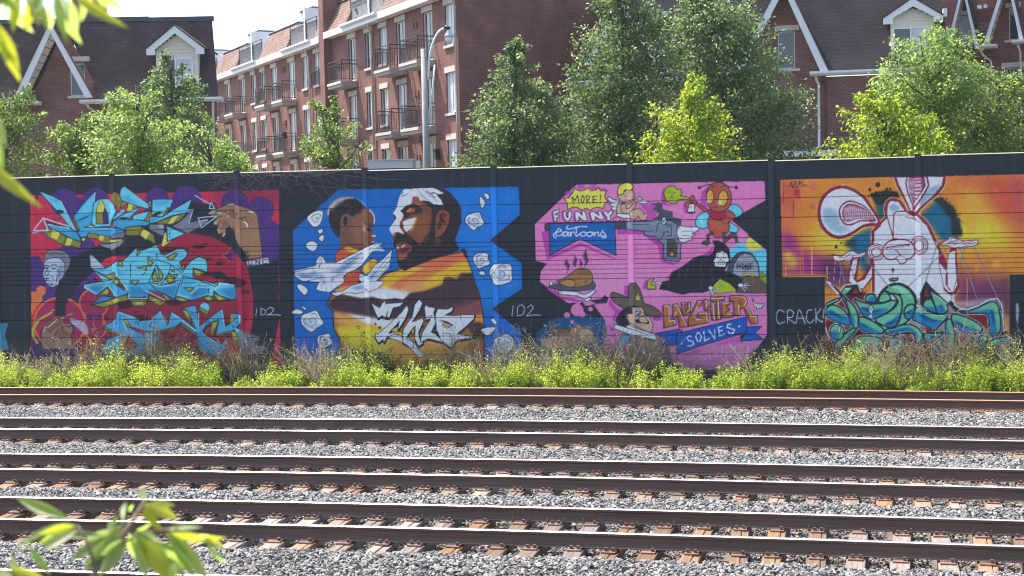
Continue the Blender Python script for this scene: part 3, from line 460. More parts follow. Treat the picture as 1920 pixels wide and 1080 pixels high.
# the white tag
view(690, 540, 6.75); WG = (206, 212, 230)
for q in ([(35, 175), (90, 220), (150, 250), (180, 190), (220, 160), (225, 200), (460, 180), (400, 235), (320, 250), (270, 375), (240, 380), (250, 290), (225, 380), (180, 350), (125, 385)],
          [(430, 300), (490, 215), (515, 270), (480, 380), (390, 520), (365, 540), (400, 420), (290, 540), (260, 575), (420, 560), (470, 590), (440, 660), (320, 620), (240, 620), (205, 690), (190, 650), (135, 695), (85, 620), (90, 580), (130, 580), (300, 430)],
          [(590, 210), (650, 140), (690, 190), (660, 270), (560, 430), (690, 380), (705, 420), (640, 560), (655, 650), (700, 700), (640, 740), (590, 640), (600, 480), (550, 530), (480, 640), (580, 690), (570, 770), (440, 690), (430, 590), (460, 500), (560, 360)],
          [(715, 250), (730, 215), (770, 240), (850, 250), (830, 320), (860, 440), (800, 560), (870, 590), (960, 690), (760, 640), (660, 690), (690, 560), (790, 400), (730, 400)],
          [(850, 350), (880, 265), (1000, 270), (1085, 235), (1060, 300), (970, 345), (1100, 350), (1200, 340), (1350, 335), (1340, 390), (1250, 480), (1130, 580), (1350, 625), (1120, 660), (1050, 760), (960, 690), (870, 600), (860, 440)]):
    fill(K_, [(x + 4, y + 16) for x, y in q], line=K_, lw=3.4)
for q in ([(35, 175), (90, 220), (150, 250), (180, 190), (220, 160), (225, 200), (460, 180), (400, 235), (320, 250), (270, 375), (240, 380), (250, 290), (225, 380), (180, 350), (125, 385)],
          [(430, 300), (490, 215), (515, 270), (480, 380), (390, 520), (365, 540), (400, 420), (290, 540), (260, 575), (420, 560), (470, 590), (440, 660), (320, 620), (240, 620), (205, 690), (190, 650), (135, 695), (85, 620), (90, 580), (130, 580), (300, 430)],
          [(240, 620), (440, 690), (570, 800), (640, 880), (760, 850), (640, 780), (590, 690), (470, 600), (330, 590)],
          [(590, 210), (650, 140), (690, 190), (660, 270), (560, 430), (690, 380), (705, 420), (640, 560), (655, 650), (700, 700), (640, 740), (590, 640), (600, 480), (550, 530), (480, 640), (580, 690), (570, 770), (440, 690), (430, 590), (460, 500), (560, 360)],
          [(715, 250), (730, 215), (770, 240), (850, 250), (830, 320), (860, 440), (800, 560), (870, 590), (960, 690), (760, 640), (660, 690), (690, 560), (790, 400), (730, 400)],
          [(850, 350), (880, 265), (1000, 270), (1085, 235), (1060, 300), (970, 345), (1100, 350), (1200, 340), (1350, 335), (1340, 390), (1250, 480), (1130, 580), (1350, 625), (1120, 660), (1050, 760), (960, 690), (870, 600), (860, 440)]):
    fill(WG, q, line=K_, lw=1.4)
for q in ([(290, 530), (390, 480), (370, 550), (420, 555), (450, 630), (340, 560)], [(545, 540), (590, 490), (570, 600)], [(700, 440), (720, 430), (705, 520)], [(945, 450), (1040, 490), (1000, 510), (960, 490)], [(830, 540), (855, 510), (850, 570)]): fill((222, 172, 44), q, line=K_, lw=1.3)
fill(K_, [(900, 400), (1000, 420), (1080, 470), (1010, 540), (1060, 480), (960, 440)]); fill(K_, [(800, 550), (880, 540), (920, 640), (860, 590)]); lines(K_, 1.2, [(640, 260), (670, 270)], [(430, 590), (470, 570), (510, 590)], [(945, 590), (950, 570), (1045, 580), (1030, 610)], [(1175, 345), (1178, 400)])
fill(WG, ell(768, 375, 46, 16, rot=-.5), line=K_, lw=1.1)
# "102" tag beside the arrow
view(850, 350, 3.1765); lines(TG, 1.1, [(356, 710), (350, 770)]); stroke(TG, [(380, 765), (385, 715), (410, 705), (424, 730), (412, 762), (380, 768)], 1.1, sm=1); stroke(TG, [(440, 720), (462, 706), (475, 722), (455, 750), (438, 770), (480, 764), (520, 766)], 1.1, sm=1)

# ---- panel 3: pink cartoon wall
PK = (216, 118, 176); MG = (172, 62, 164); GN = (112, 124, 148); TN = (190, 156, 138); YE = (228, 204, 80); SB = (96, 190, 226); CRD = (172, 80, 66); DB = (84, 74, 72); LGN = (160, 176, 40)
view(980, 320, 2.8417)
clip([(66, 285), (285, 76), (1288, 55), (1292, 158), (1110, 262), (1298, 420), (1302, 875), (1160, 1060), (480, 1060), (430, 900), (440, 800), (370, 700), (330, 690), (300, 710), (220, 690), (92, 590), (98, 520), (130, 495), (70, 480)])
fill(PK, [(66, 285), (285, 76), (1288, 55), (1292, 158), (1110, 262), (1298, 420), (1302, 875), (1160, 1060), (480, 1060), (430, 900), (440, 800), (370, 700), (330, 690), (300, 710), (220, 690), (92, 590), (98, 520), (130, 495), (70, 480)])
fill((222, 136, 184), [(100, 520), (560, 480), (900, 560), (700, 680), (300, 690)], soft=14, alpha=.6)
clip(); fill(K_, [(60, 470), (92, 492), (130, 496), (100, 530), (80, 600), (40, 600)], sm=0)
fill((20, 78, 122), [(70, 870), (150, 790), (330, 760), (430, 790), (470, 880), (430, 940), (440, 1060), (80, 1060)], sm=0); fill((30, 68, 160), [(180, 860), (430, 850), (440, 1060), (160, 1060)], soft=8, alpha=.6)
for x, y, r in ((290, 742, 33), (237, 770, 16), (362, 738, 12), (318, 765, 16), (264, 806, 10), (350, 690, 30), (250, 680, 26)): fill(PK, ell(x, y, r))
fill(PK, [(440, 800), (470, 780), (560, 900), (490, 1060), (440, 1000), (430, 920), (450, 870)], sm=1); fill((192, 96, 168), [(480, 900), (560, 940), (520, 1060), (480, 1060)], soft=3, alpha=.6)
fill(K_, [(290, 690), (330, 706), (380, 720), (440, 770), (480, 690), (440, 670), (380, 706)], alpha=0)
# banner, gun
fill(MG, [(120, 315), (150, 300), (150, 450), (310, 382), (500, 470), (480, 470), (310, 400), (130, 480), (100, 330)]); fill(MG, [(505, 315), (650, 315), (650, 340), (505, 340)]); fill(MG, [(740, 400), (760, 480), (840, 500), (740, 490), (715, 380)]); fill(MG, [(225, 160), (285, 95), (275, 180)])
view(1000, 340, 6.75)
fill((58, 66, 84), [(150, 540), (200, 530), (1240, 510), (1250, 600), (1040, 600), (200, 620), (160, 625), (142, 590)], line=K_, lw=1.8)
fill((16, 90, 168), [(205, 535), (1030, 520), (1048, 940), (592, 728), (208, 938)], line=K_, lw=1.8)
CS = (206, 216, 240)
for q in ([(345, 610), (320, 600), (285, 650), (300, 690), (350, 680), (380, 640)], [(440, 645), (400, 640), (375, 680), (395, 695), (430, 670), (440, 645), (440, 690), (465, 680)], [(465, 640), (475, 690), (480, 655), (510, 640), (520, 660)], [(540, 575), (545, 640), (535, 680), (560, 690), (590, 660)], [(440, 560), (420, 590), (440, 605), (520, 590), (600, 570), (680, 575)], [(640, 640), (600, 650), (605, 690), (650, 690), (665, 655), (640, 640)], [(720, 640), (680, 655), (690, 692), (735, 690), (748, 655), (720, 640)], [(760, 640), (775, 690), (785, 655), (820, 645), (825, 690), (850, 685)], [(880, 620), (850, 685), (920, 690), (885, 640)], [(920, 690), (910, 715), (870, 715)], [(345, 610), (350, 630), (260, 660), (265, 700), (285, 720)]): stroke(CS, q, 1.7, sm=1)
# burst
BU = [(385, 215), (450, 205), (500, 140), (520, 85), (580, 120), (640, 115), (690, 80), (730, 120), (790, 110), (825, 75), (850, 120), (930, 120), (905, 170), (910, 220), (945, 250), (905, 280), (885, 345), (820, 325), (760, 340), (720, 370), (670, 340), (610, 365), (560, 330), (500, 325), (435, 360), (430, 290), (410, 250)]
for x, y in ((605, 70), (760, 75), (450, 150), (880, 110)): fill(MG, ell(x, y, 50, 30), soft=1, alpha=.8)
fill(YE, BU, line=K_, lw=1.8)
lines(K_, 2, [(510, 285), (490, 200), (530, 240), (560, 180), (580, 280)], [(620, 180), (605, 230), (620, 280), (640, 250), (642, 200), (620, 178)], [(675, 285), (670, 180), (710, 195), (705, 225), (675, 235), (720, 280)], [(800, 190), (755, 195), (758, 275), (805, 270)], [(757, 232), (795, 228)], [(852, 170), (848, 235)], [(846, 265), (850, 272)])
FU = [[(245, 380), (325, 355), (335, 390), (280, 410), (282, 430), (325, 425), (325, 450), (290, 465), (300, 500), (265, 508)], [(372, 380), (410, 375), (415, 440), (435, 460), (445, 380), (485, 378), (480, 450), (450, 500), (415, 505), (385, 460)], [(525, 390), (570, 378), (620, 430), (615, 380), (650, 375), (688, 495), (640, 500), (575, 450), (580, 495), (535, 500)], [(712, 395), (760, 380), (830, 430), (815, 375), (850, 372), (900, 470), (860, 490), (780, 445), (790, 490), (745, 505)], [(880, 385), (920, 370), (945, 405), (975, 365), (1012, 385), (970, 440), (985, 490), (940, 500), (925, 450)]]
for q in FU: fill(MG, [(x - 22, y + 8) for x, y in q])
for q in FU: fill((206, 216, 236), q, line=K_, lw=1.6)
# cherub
fill((200, 212, 234), [(940, 205), (965, 195), (1010, 230), (1080, 240), (1080, 290), (1060, 380), (985, 350), (1000, 320), (955, 290), (985, 275), (950, 240)], sm=0, line=K_, lw=1.6); lines(K_, 1.1, [(985, 275), (1030, 285)], [(1000, 320), (1040, 325)])
fill(TN, [(1060, 290), (1180, 270), (1240, 300), (1260, 360), (1340, 340), (1380, 370), (1400, 420), (1440, 395), (1455, 420), (1430, 495), (1360, 495), (1330, 440), (1280, 490), (1160, 440), (1050, 410)], sm=0, line=K_, lw=1.5)
fill((206, 214, 234), [(1050, 405), (1210, 415), (1235, 470), (1160, 475), (1060, 440)], line=K_, lw=1.5); fill(PK, ell(1190, 490, 46, 26), line=K_, lw=1.4); fill(PK, ell(1060, 480, 50, 30), line=K_, lw=1.2)
fill(TN, [(1110, 310), (1140, 285), (1175, 300), (1180, 350), (1240, 320), (1265, 265), (1300, 265), (1280, 340), (1180, 410), (1120, 380)], sm=1, line=K_, lw=1.4)
fill(TN, [(1085, 220), (1065, 190), (1085, 165), (1110, 170), (1180, 110), (1250, 110), (1278, 170), (1275, 215), (1230, 260), (1150, 270)], sm=1, line=K_, lw=1.5)
fill(YE, [(1065, 150), (1075, 90), (1110, 40), (1190, 20), (1250, 40), (1262, 80), (1230, 110), (1160, 110), (1140, 150), (1110, 170), (1080, 165)], sm=1, line=K_, lw=1.6); fill((202, 110, 120), ell(1160, 238, 16), soft=1.2); fill((202, 110, 120), ell(1250, 195, 14), soft=1.2)
lines(K_, 1.2, [(1140, 185), (1170, 175)], [(1195, 150), (1225, 140)], [(1190, 195), (1205, 190)]); fill(WHT, ell(1155, 182, 11, 7), line=K_, lw=.7); fill(WHT, ell(1212, 146, 10, 7), line=K_, lw=.7); stroke(K_, [(1195, 230), (1215, 250), (1235, 230)], 1.2, sm=1)
fill((210, 214, 226), [(1215, 240), (1290, 225), (1420, 240), (1460, 272), (1400, 285), (1300, 265)], line=K_, lw=1.3); fill(TN, ell(1345, 220, 36, 26), line=K_, lw=1.2); fill(TN, ell(1272, 262, 34, 22), line=K_, lw=1.2)
# smoke, gun body, wing
view(1200, 340, 6.75)
fill(MG, [(0, 280), (150, 300), (240, 330), (140, 350), (230, 400), (180, 470), (60, 500), (100, 400), (40, 350)], alpha=.8)
fill((64, 72, 88), [(120, 285), (280, 275), (290, 350), (410, 385), (420, 450), (520, 480), (500, 560), (300, 540), (180, 480), (240, 410), (150, 350), (210, 320)], sm=1)
fill(MG, [(60, 690), (180, 700), (260, 780), (300, 800), (310, 1000), (420, 1040), (440, 1070), (280, 1020), (250, 840), (150, 760)], soft=.6)
fill(GN, [(-180, 510), (150, 505), (165, 475), (390, 495), (470, 545), (480, 770), (520, 790), (510, 990), (480, 1015), (330, 1000), (300, 970), (298, 800), (250, 760), (210, 700), (50, 680), (55, 630), (-180, 610)], line=K_, lw=1.8)
fill((134, 146, 170), [(-170, 530), (150, 520), (300, 520), (300, 560), (-170, 570)], soft=1.5, alpha=.6)
fill(DB, [(345, 735), (430, 728), (468, 800), (460, 960), (345, 950)], sm=0, line=K_, lw=1.4); lines(K_, .9, *[[(360, 760 + i * 28), (440, 820 + i * 28)] for i in range(4)], *[[(440, 750 + i * 28), (360, 820 + i * 28)] for i in range(4)]); fill(YE, ell(405, 922, 15))
lines(K_, 1.5, [(205, 650), (225, 535), (300, 520)], [(320, 540), (400, 555), (395, 690), (330, 690)], [(-100, 545), (110, 545)], [(50, 630), (160, 630)], [(280, 645), (310, 640), (290, 690), (230, 765), (180, 710)], [(330, 640), (360, 635), (360, 655)], [(340, 570), (370, 580)])
fill((206, 214, 234), ell(303, 500, 28, 48), line=K_, lw=1.6); fill(K_, ell(303, 505, 9, 24))
fill((204, 214, 234), [(470, 600), (510, 560), (640, 580), (755, 572), (740, 620), (660, 660), (710, 670), (650, 700), (660, 740), (600, 755), (560, 778), (500, 760), (470, 680)], line=K_, lw=1.6); lines(K_, 1.2, [(540, 630), (680, 630)], [(540, 685), (620, 690)], [(500, 715), (540, 730)])
# spray cloud and bee
fill(MG, [(300, 80), (320, 200), (350, 290), (470, 290), (440, 300), (310, 300), (265, 200)], sm=1)
fill(LGN, [(300, 150), (320, 90), (380, 55), (440, 60), (470, 100), (520, 100), (530, 150), (510, 180), (640, 212), (630, 228), (480, 232), (470, 270), (400, 280), (330, 250), (315, 200)], sm=0, line=K_, lw=1.7); lines(K_, 1.2, [(350, 150), (385, 130)], [(410, 150), (450, 145)], [(380, 210), (410, 190), (405, 215)], [(400, 165), (410, 190)])
fill(MG, [(780, 130), (860, 70), (840, 250), (860, 360), (720, 300), (660, 420), (560, 400), (540, 300), (620, 250), (760, 300)], soft=.6, alpha=.9)
fill(SB, [(700, 520), (740, 430), (860, 390), (880, 540), (820, 600), (760, 590), (720, 570)], sm=1, line=K_, lw=1.7); fill(SB, [(1090, 330), (1180, 290), (1260, 320), (1300, 400), (1210, 460), (1180, 400)], sm=1, line=K_, lw=1.7); fill(SB, [(1130, 510), (1250, 590), (1230, 650), (1120, 640)], line=K_, lw=1.6); fill((168, 218, 236), [(740, 470), (800, 430), (790, 560)], soft=1.5, alpha=.7)
fill(CRD, [(720, 260), (770, 300), (860, 360), (850, 390), (790, 370), (700, 290)], line=K_, lw=1.5)
fill(CRD, [(640, 200), (665, 178), (690, 200), (695, 240), (720, 260), (700, 295), (660, 290), (610, 330), (570, 310), (575, 270), (620, 250)], sm=1, line=K_, lw=1.5)
fill((206, 210, 226), [(625, 285), (690, 285), (692, 390), (600, 390)], line=K_, lw=1.3); fill(K_, ell(648, 395, 55, 14)); fill((200, 60, 70), ell(648, 322, 12)); fill(SB, ell(628, 338, 10)); fill(YE, ell(655, 352, 12)); fill(K_, [(630, 265), (670, 250), (680, 280), (630, 285)])
fill(CRD, [(860, 500), (890, 450), (1050, 460), (1120, 520), (1130, 600), (1090, 670), (1000, 712), (930, 690), (870, 600)], sm=1, line=K_, lw=1.7)
fill((160, 36, 66), [(862, 360), (1060, 370), (1090, 430), (1060, 490), (960, 490), (890, 440)], sm=1, line=K_, lw=1.4)
fill(CRD, [(850, 110), (900, 40), (990, 12), (1080, 40), (1140, 120), (1158, 220), (1130, 320), (1050, 380), (950, 380), (880, 330), (840, 220)], sm=1, line=K_, lw=1.8)
fill((216, 160, 62), ell(888, 195, 48, 90), line=K_, lw=1.7); fill((216, 160, 62), ell(1050, 215, 60, 100, rot=.12), line=K_, lw=1.7); fill((232, 214, 190), ell(865, 250, 22, 26), soft=2); fill((232, 214, 190), ell(1010, 270, 24, 28), soft=2); fill((196, 108, 56), ell(895, 175, 20, 20), soft=2, alpha=.6); fill((196, 108, 56), ell(1060, 180, 22, 22), soft=2, alpha=.6)
stroke(K_, [(920, 320), (950, 340), (980, 322)], 1.3, sm=1); stroke(K_, [(930, 70), (880, 40), (800, 60), (750, 80)], 1.8, sm=1); stroke(K_, [(1025, 75), (1080, 50), (1140, 70), (1215, 75)], 1.8, sm=1); fill(K_, ell(750, 80, 22)); fill(K_, ell(1218, 78, 22))
fill(CRD, [(1060, 370), (1150, 380), (1205, 430), (1190, 480), (1120, 510), (1110, 540), (1050, 520), (1030, 470), (1100, 440)], sm=0, line=K_, lw=1.4)
fill(DB, [(930, 635), (900, 640), (840, 680), (850, 740), (785, 770), (790, 795), (850, 812), (885, 780), (870, 700), (930, 660)], sm=0, line=K_, lw=1.4); fill(DB, [(1040, 650), (1075, 640), (1085, 710), (1160, 650), (1220, 665), (1240, 760), (1215, 775), (1180, 700), (1080, 775), (1055, 760)], sm=0, line=K_, lw=1.4)
# sky corner, reaper, tombstone
view(1200, 440, 6.75)
fill(SB, [(1120, 200), (1230, 110), (1360, 130), (1420, 160), (1600, 190), (1600, 500), (1100, 480)]); fill(YE, ell(1445, 110, 105, 95)); fill(K_, [(1352, 0), (1640, 0), (1640, 210), (1600, 195)]); stroke(SB, [(1270, 65), (1300, 95), (1320, 105)], 3)
fill((120, 150, 40), [(1510, 500), (1540, 470), (1605, 520), (1605, 700), (1510, 640)], sm=0, line=K_, lw=1.2)
fill((70, 76, 92), [(1100, 470), (1140, 330), (1230, 240), (1300, 215), (1420, 240), (1500, 370), (1515, 560), (1200, 540)], sm=0, line=K_, lw=1.5); fill((142, 150, 172), [(1165, 500), (1190, 380), (1250, 270), (1330, 235), (1420, 260), (1490, 370), (1510, 540), (1240, 560)], sm=0, line=K_, lw=1.4)
lines(K_, 2, [(1230, 365), (1232, 430)], [(1265, 365), (1265, 430)], [(1230, 398), (1265, 398)], [(1300, 370), (1285, 400), (1305, 428), (1325, 400), (1300, 370)], [(1340, 428), (1340, 368), (1372, 428), (1374, 365)], [(1432, 365), (1395, 365), (1397, 425), (1435, 424)], [(1396, 395), (1425, 395)], [(1295, 436), (1398, 436)])
fill((92, 78, 72), [(1215, 735), (1290, 540), (1380, 520), (1500, 540), (1605, 640), (1605, 740)], sm=0, line=K_, lw=1.3); fill(LGN, [(900, 735), (930, 640), (1010, 550), (1140, 620), (1230, 715), (1000, 745)], line=K_, lw=1.2); fill((110, 170, 60), ell(1030, 650, 40, 26), soft=2)
for x, y in ((1335, 490), (1425, 515)):
    for a in range(5): fill(YE, ell(x + 20 * np.cos(a * 1.26), y + 18 * np.sin(a * 1.26), 13, 11), line=K_, lw=.7)
    stroke((70, 140, 60), [(x, y + 25), (x - 4, y + 100)], 1.4); fill((150, 60, 40), ell(x, y, 7))
fill(MG, [(30, 690), (50, 600), (100, 560), (120, 690)], sm=0); fill(MG, [(330, 560), (420, 450), (520, 420), (700, 320), (880, 200), (930, 140), (900, 260), (600, 400), (400, 560)], soft=.8)
RP = [(245, 690), (280, 600), (370, 580), (400, 490), (500, 430), (600, 360), (690, 290), (780, 265), (880, 270), (920, 230), (950, 150), (920, 80), (980, 75), (1070, 110), (1125, 180), (1140, 290), (1130, 340), (1080, 430), (1060, 460), (1150, 480), (1250, 530), (1300, 560), (1290, 610), (1225, 700), (1140, 620), (1010, 555), (930, 640), (880, 700), (800, 730), (640, 730), (540, 755), (440, 730), (330, 700)]
fill((36, 38, 52), RP, line=K_, lw=1.6)
lines((78, 84, 102), 1.1, [(500, 440), (485, 560)], [(615, 360), (575, 530)], [(780, 340), (760, 400), (800, 550)], [(770, 570), (775, 640), (800, 690)], [(890, 420), (930, 600)], [(365, 600), (368, 680)])
fill((206, 208, 222), [(925, 340), (955, 290), (965, 230), (1040, 205), (1100, 240), (1130, 320), (1115, 350), (1090, 350), (1085, 410), (1010, 410), (940, 395), (945, 350)], sm=0, line=K_, lw=1.3); lines(K_, 1.2, [(975, 275), (985, 300), (1000, 280)], [(1045, 275), (1065, 305), (1080, 280)], [(1010, 320), (1025, 305), (1040, 325)], [(975, 255), (1000, 250)], [(1050, 245), (1075, 260)])
for i in range(4): fill((206, 208, 222), ell(985 + i * 25, 358, 13, 18), line=K_, lw=1)
fill((206, 212, 230), [(165, 605), (240, 590), (280, 620), (260, 640), (220, 615)], line=K_, lw=1.2); fill(LGN, [(92, 690), (92, 600), (130, 555), (180, 560), (140, 600), (140, 635), (200, 640), (200, 690)], sm=0, line=K_, lw=1.5)
for x, y, dx, dy in ((890, 680, -12, 60), (905, 690, -6, 80), (915, 690, 10, 70), (930, 680, 30, 40), (940, 680, 70, 5), (1300, 640, 70, -30), (1310, 645, 80, 0), (1300, 650, 60, 30), (1290, 655, 40, 60)): stroke(K_, [(x, y), (x + dx, y + dy)], 2.4); stroke(WHT, [(x, y), (x + dx, y + dy)], 1.1)
fill((206, 212, 230), ell(895, 675, 32, 24), line=K_, lw=1); fill((206, 212, 230), ell(1275, 640, 36, 26), line=K_, lw=1)
# roast on a tray
view(1000, 460, 6.75)
fill(MG, [(190, 500), (240, 570), (330, 580), (340, 640), (560, 690), (660, 700), (560, 720), (360, 680), (180, 560)], soft=.6); fill(MG, [(270, 440), (330, 430), (320, 480)])
for q in ([(420, 175), (460, 260), (430, 350), (440, 280), (405, 230)], [(510, 110), (555, 180), (530, 280), (510, 220), (530, 160)], [(585, 170), (628, 230), (600, 275), (600, 220)], [(668, 50), (680, 140), (700, 200), (650, 270), (670, 200), (640, 130)]): fill(MG, [(x - 20, y + 6) for x, y in q]); fill((58, 66, 84), q, sm=0, line=K_, lw=.8)
fill((74, 82, 100), [(200, 510), (330, 500), (540, 520), (740, 460), (785, 500), (760, 550), (600, 575), (350, 565), (230, 545)], sm=1, line=K_, lw=1.6)
fill((150, 108, 70), [(320, 450), (430, 390), (540, 310), (620, 292), (700, 315), (750, 390), (740, 470), (680, 510), (540, 530), (420, 520), (330, 480)], sm=1, line=K_, lw=1.7); fill((104, 76, 58), [(540, 340), (640, 300), (720, 340), (700, 380), (600, 370)], soft=3, alpha=.6); fill((170, 122, 72), [(330, 470), (440, 430), (520, 450), (525, 510), (480, 530), (400, 515)], sm=1, line=K_, lw=1.5)
lines(K_, .9, [(650, 445), (678, 475)], [(680, 445), (650, 478)]); fill((206, 214, 234), [(205, 465), (230, 450), (245, 480), (315, 480), (315, 492), (245, 492), (230, 510), (210, 500)], line=K_, lw=1.2)
fill((206, 216, 236), [(320, 575), (470, 580), (560, 590), (640, 625), (700, 600), (770, 560), (795, 580), (730, 640), (660, 690), (560, 640), (360, 625), (318, 600)], sm=0, line=K_, lw=1.5); fill((206, 216, 236), ell(690, 685, 46, 20, rot=-.4), line=K_, lw=1.2); lines(K_, 1, [(560, 590), (600, 620)], [(350, 580), (355, 620)])
fill((40, 44, 58), [(720, 700), (860, 680), (910, 630), (920, 655), (950, 660), (930, 720), (800, 735)], line=K_, lw=1.2); stroke(MG, [(740, 745), (920, 735)], 2.4)
# hatted man
view(1130, 530, 6.75)
fill(MG, [(90, 200), (180, 330), (260, 350), (240, 400), (180, 400), (100, 600), (140, 520), (120, 440), (160, 380), (70, 270)], soft=.7); fill(MG, [(275, 40), (330, 30), (330, 200), (270, 150)]); fill(MG, ell(690, 460, 60, 24)); fill(MG, [(90, 540), (160, 600), (130, 620), (90, 610)])
fill((42, 40, 50), [(160, 480), (200, 400), (270, 330), (400, 290), (520, 310), (520, 420), (360, 560), (200, 540)], sm=0, line=K_, lw=1.2)
fill(TN, [(290, 420), (320, 390), (375, 390), (370, 310), (500, 310), (540, 350), (540, 410), (600, 440), (640, 540), (620, 630), (540, 610), (400, 545), (330, 500)], sm=0, line=K_, lw=1.5); fill(TN, [(340, 510), (400, 540), (400, 585), (335, 575)], line=K_, lw=1.2)
fill((206, 214, 230), ell(450, 378, 28, 42, rot=.1), line=K_, lw=1.4); fill((206, 214, 230), ell(538, 375, 14, 34), line=K_, lw=1.2); fill((70, 110, 180), ell(455, 398, 13, 15), line=K_, lw=.8); stroke(K_, [(425, 360), (480, 372)], 2)
fill(TN, [(470, 440), (520, 420), (560, 470), (580, 500), (520, 510), (460, 490)], sm=1, line=K_, lw=1.3); fill(K_, [(415, 470), (450, 460), (480, 495), (540, 510), (590, 490), (580, 525), (520, 515), (450, 515), (420, 500)], sm=1); stroke(K_, [(400, 490), (395, 520)], .9)
fill((96, 84, 78), [(95, 160), (120, 120), (180, 130), (330, 195), (325, 60), (350, 5), (420, 5), (470, 80), (525, 260), (640, 300), (720, 360), (775, 425), (660, 440), (540, 400), (500, 310), (380, 290), (270, 330), (170, 270), (120, 220)], sm=0, line=K_, lw=1.8); star(445, 190, 42, YE)
fill((198, 212, 232), [(140, 580), (155, 525), (400, 600), (670, 650), (680, 730), (500, 690), (300, 640)], line=K_, lw=1.6); fill((198, 212, 232), [(280, 560), (330, 535), (420, 580), (640, 640), (560, 650)], line=K_, lw=1.2)
fill((70, 150, 190), [(230, 660), (260, 640), (355, 670), (340, 740), (290, 800), (230, 920), (150, 940), (140, 860), (210, 780)], sm=0, line=K_, lw=1.3); fill((136, 118, 112), [(355, 680), (680, 735), (720, 670), (745, 760), (850, 820), (850, 880), (780, 890), (640, 840), (600, 1000), (330, 1000)], sm=0, line=K_, lw=1.4)
# ribbon and lettering
RB = (14, 82, 176)
fill(RB, [(665, 640), (985, 585), (935, 650), (930, 790), (750, 795), (810, 720), (750, 690)], line=K_, lw=1.6)
view(1230, 540, 7.714)
fill(MG, [(300, 960), (620, 900), (1210, 690), (1230, 780), (760, 840), (560, 960)], soft=2, alpha=.7); fill((48, 40, 66), [(390, 580), (385, 640), (310, 660)]); fill((36, 40, 60), [(1215, 690), (1310, 640), (1220, 775)])
fill(RB, [(300, 660), (1310, 415), (1312, 640), (700, 820), (300, 955)], line=K_, lw=1.8); fill(RB, [(1320, 560), (1530, 555), (1435, 650), (1555, 745), (1220, 770), (1310, 640)], line=K_, lw=1.7)
SV = (210, 216, 236)
for q in ([(510, 700), (480, 690), (450, 720), (470, 760), (530, 770), (545, 810), (500, 840), (460, 835)], [(600, 650), (575, 700), (600, 770), (640, 770), (655, 700), (620, 650), (600, 650)], [(690, 630), (705, 765), (770, 730)], [(765, 610), (850, 735), (850, 600)], [(955, 555), (900, 570), (920, 690), (995, 665)], [(908, 630), (960, 610)], [(1085, 525), (1040, 525), (1030, 570), (1090, 590), (1140, 600), (1120, 650), (1065, 660), (1045, 630)]): stroke(SV, q, 2.1)
fill(SV, ell(373, 803, 12)); fill(SV, ell(1203, 555, 14))
BN = (166, 104, 44)
LT = [[(100, 255), (195, 240), (205, 460), (285, 455), (290, 535), (120, 580)], [(240, 235), (310, 230), (460, 560), (345, 565), (320, 430), (290, 400), (290, 430), (238, 430), (250, 330)], [(370, 210), (420, 205), (425, 320), (445, 350), (460, 320), (450, 205), (500, 200), (495, 350), (440, 395), (390, 370), (375, 300)], [(600, 185), (665, 175), (660, 260), (600, 270), (550, 430), (560, 470), (650, 455), (650, 430), (590, 420), (620, 350), (750, 345), (755, 500), (470, 555), (465, 450)], [(690, 165), (740, 160), (750, 280), (790, 270), (790, 210), (835, 210), (865, 465), (815, 465), (790, 320), (700, 315)], [(785, 140), (990, 125), (990, 180), (915, 185), (935, 455), (880, 460), (870, 190), (790, 190)], [(945, 215), (1075, 195), (1075, 245), (1020, 255), (1030, 290), (1060, 290), (1060, 330), (1020, 340), (1020, 370), (1110, 365), (1110, 420), (960, 435)], [(1065, 115), (1200, 105), (1290, 120), (1325, 190), (1300, 260), (1350, 300), (1390, 400), (1465, 400), (1470, 510), (1380, 520), (1340, 440), (1280, 300), (1215, 290), (1215, 400), (1140, 400), (1120, 190), (1070, 190)]]
for q in LT: fill(MG, [(x - 22, y + 14) for x, y in q])
for q in LT: fill(BN, q, line=K_, lw=1.8)
lines((226, 206, 186), 1.3, [(115, 265), (185, 258), (195, 480), (270, 470), (275, 520)], [(255, 250), (300, 245), (440, 545)], [(380, 220), (410, 218)], [(455, 340), (490, 310), (485, 215)], [(610, 200), (655, 195)], [(540, 430), (600, 260)], [(620, 365), (735, 360), (742, 490)], [(570, 465), (660, 455)], [(725, 175), (735, 270)], [(800, 225), (825, 225), (850, 455)], [(795, 152), (975, 140)], [(900, 195), (915, 440)], [(960, 225), (1060, 210)], [(1025, 380), (1100, 375)], [(1080, 128), (1200, 118), (1280, 135), (1310, 195), (1280, 250)], [(1195, 200), (1205, 390)], [(1300, 270), (1340, 310), (1380, 410), (1450, 412), (1455, 500)], [(290, 350), (270, 410)])
fill(MG, [(1190, 190), (1230, 180), (1240, 230), (1200, 240)], line=K_, lw=1)
fill((210, 214, 226), [(1395, 165), (1440, 215), (1500, 230), (1570, 225), (1530, 290), (1470, 300), (1415, 260)], line=K_, lw=1.5); fill((216, 180, 70), [(1412, 200), (1440, 215), (1420, 250), (1405, 240)]); lines(K_, 1, [(1440, 215), (1425, 270)], [(1470, 225), (1455, 295)], [(1505, 230), (1490, 300)], [(1535, 230), (1520, 290)], [(1375, 145), (1415, 150)], [(1405, 320), (1440, 335)])
TW = (186, 172, 220)
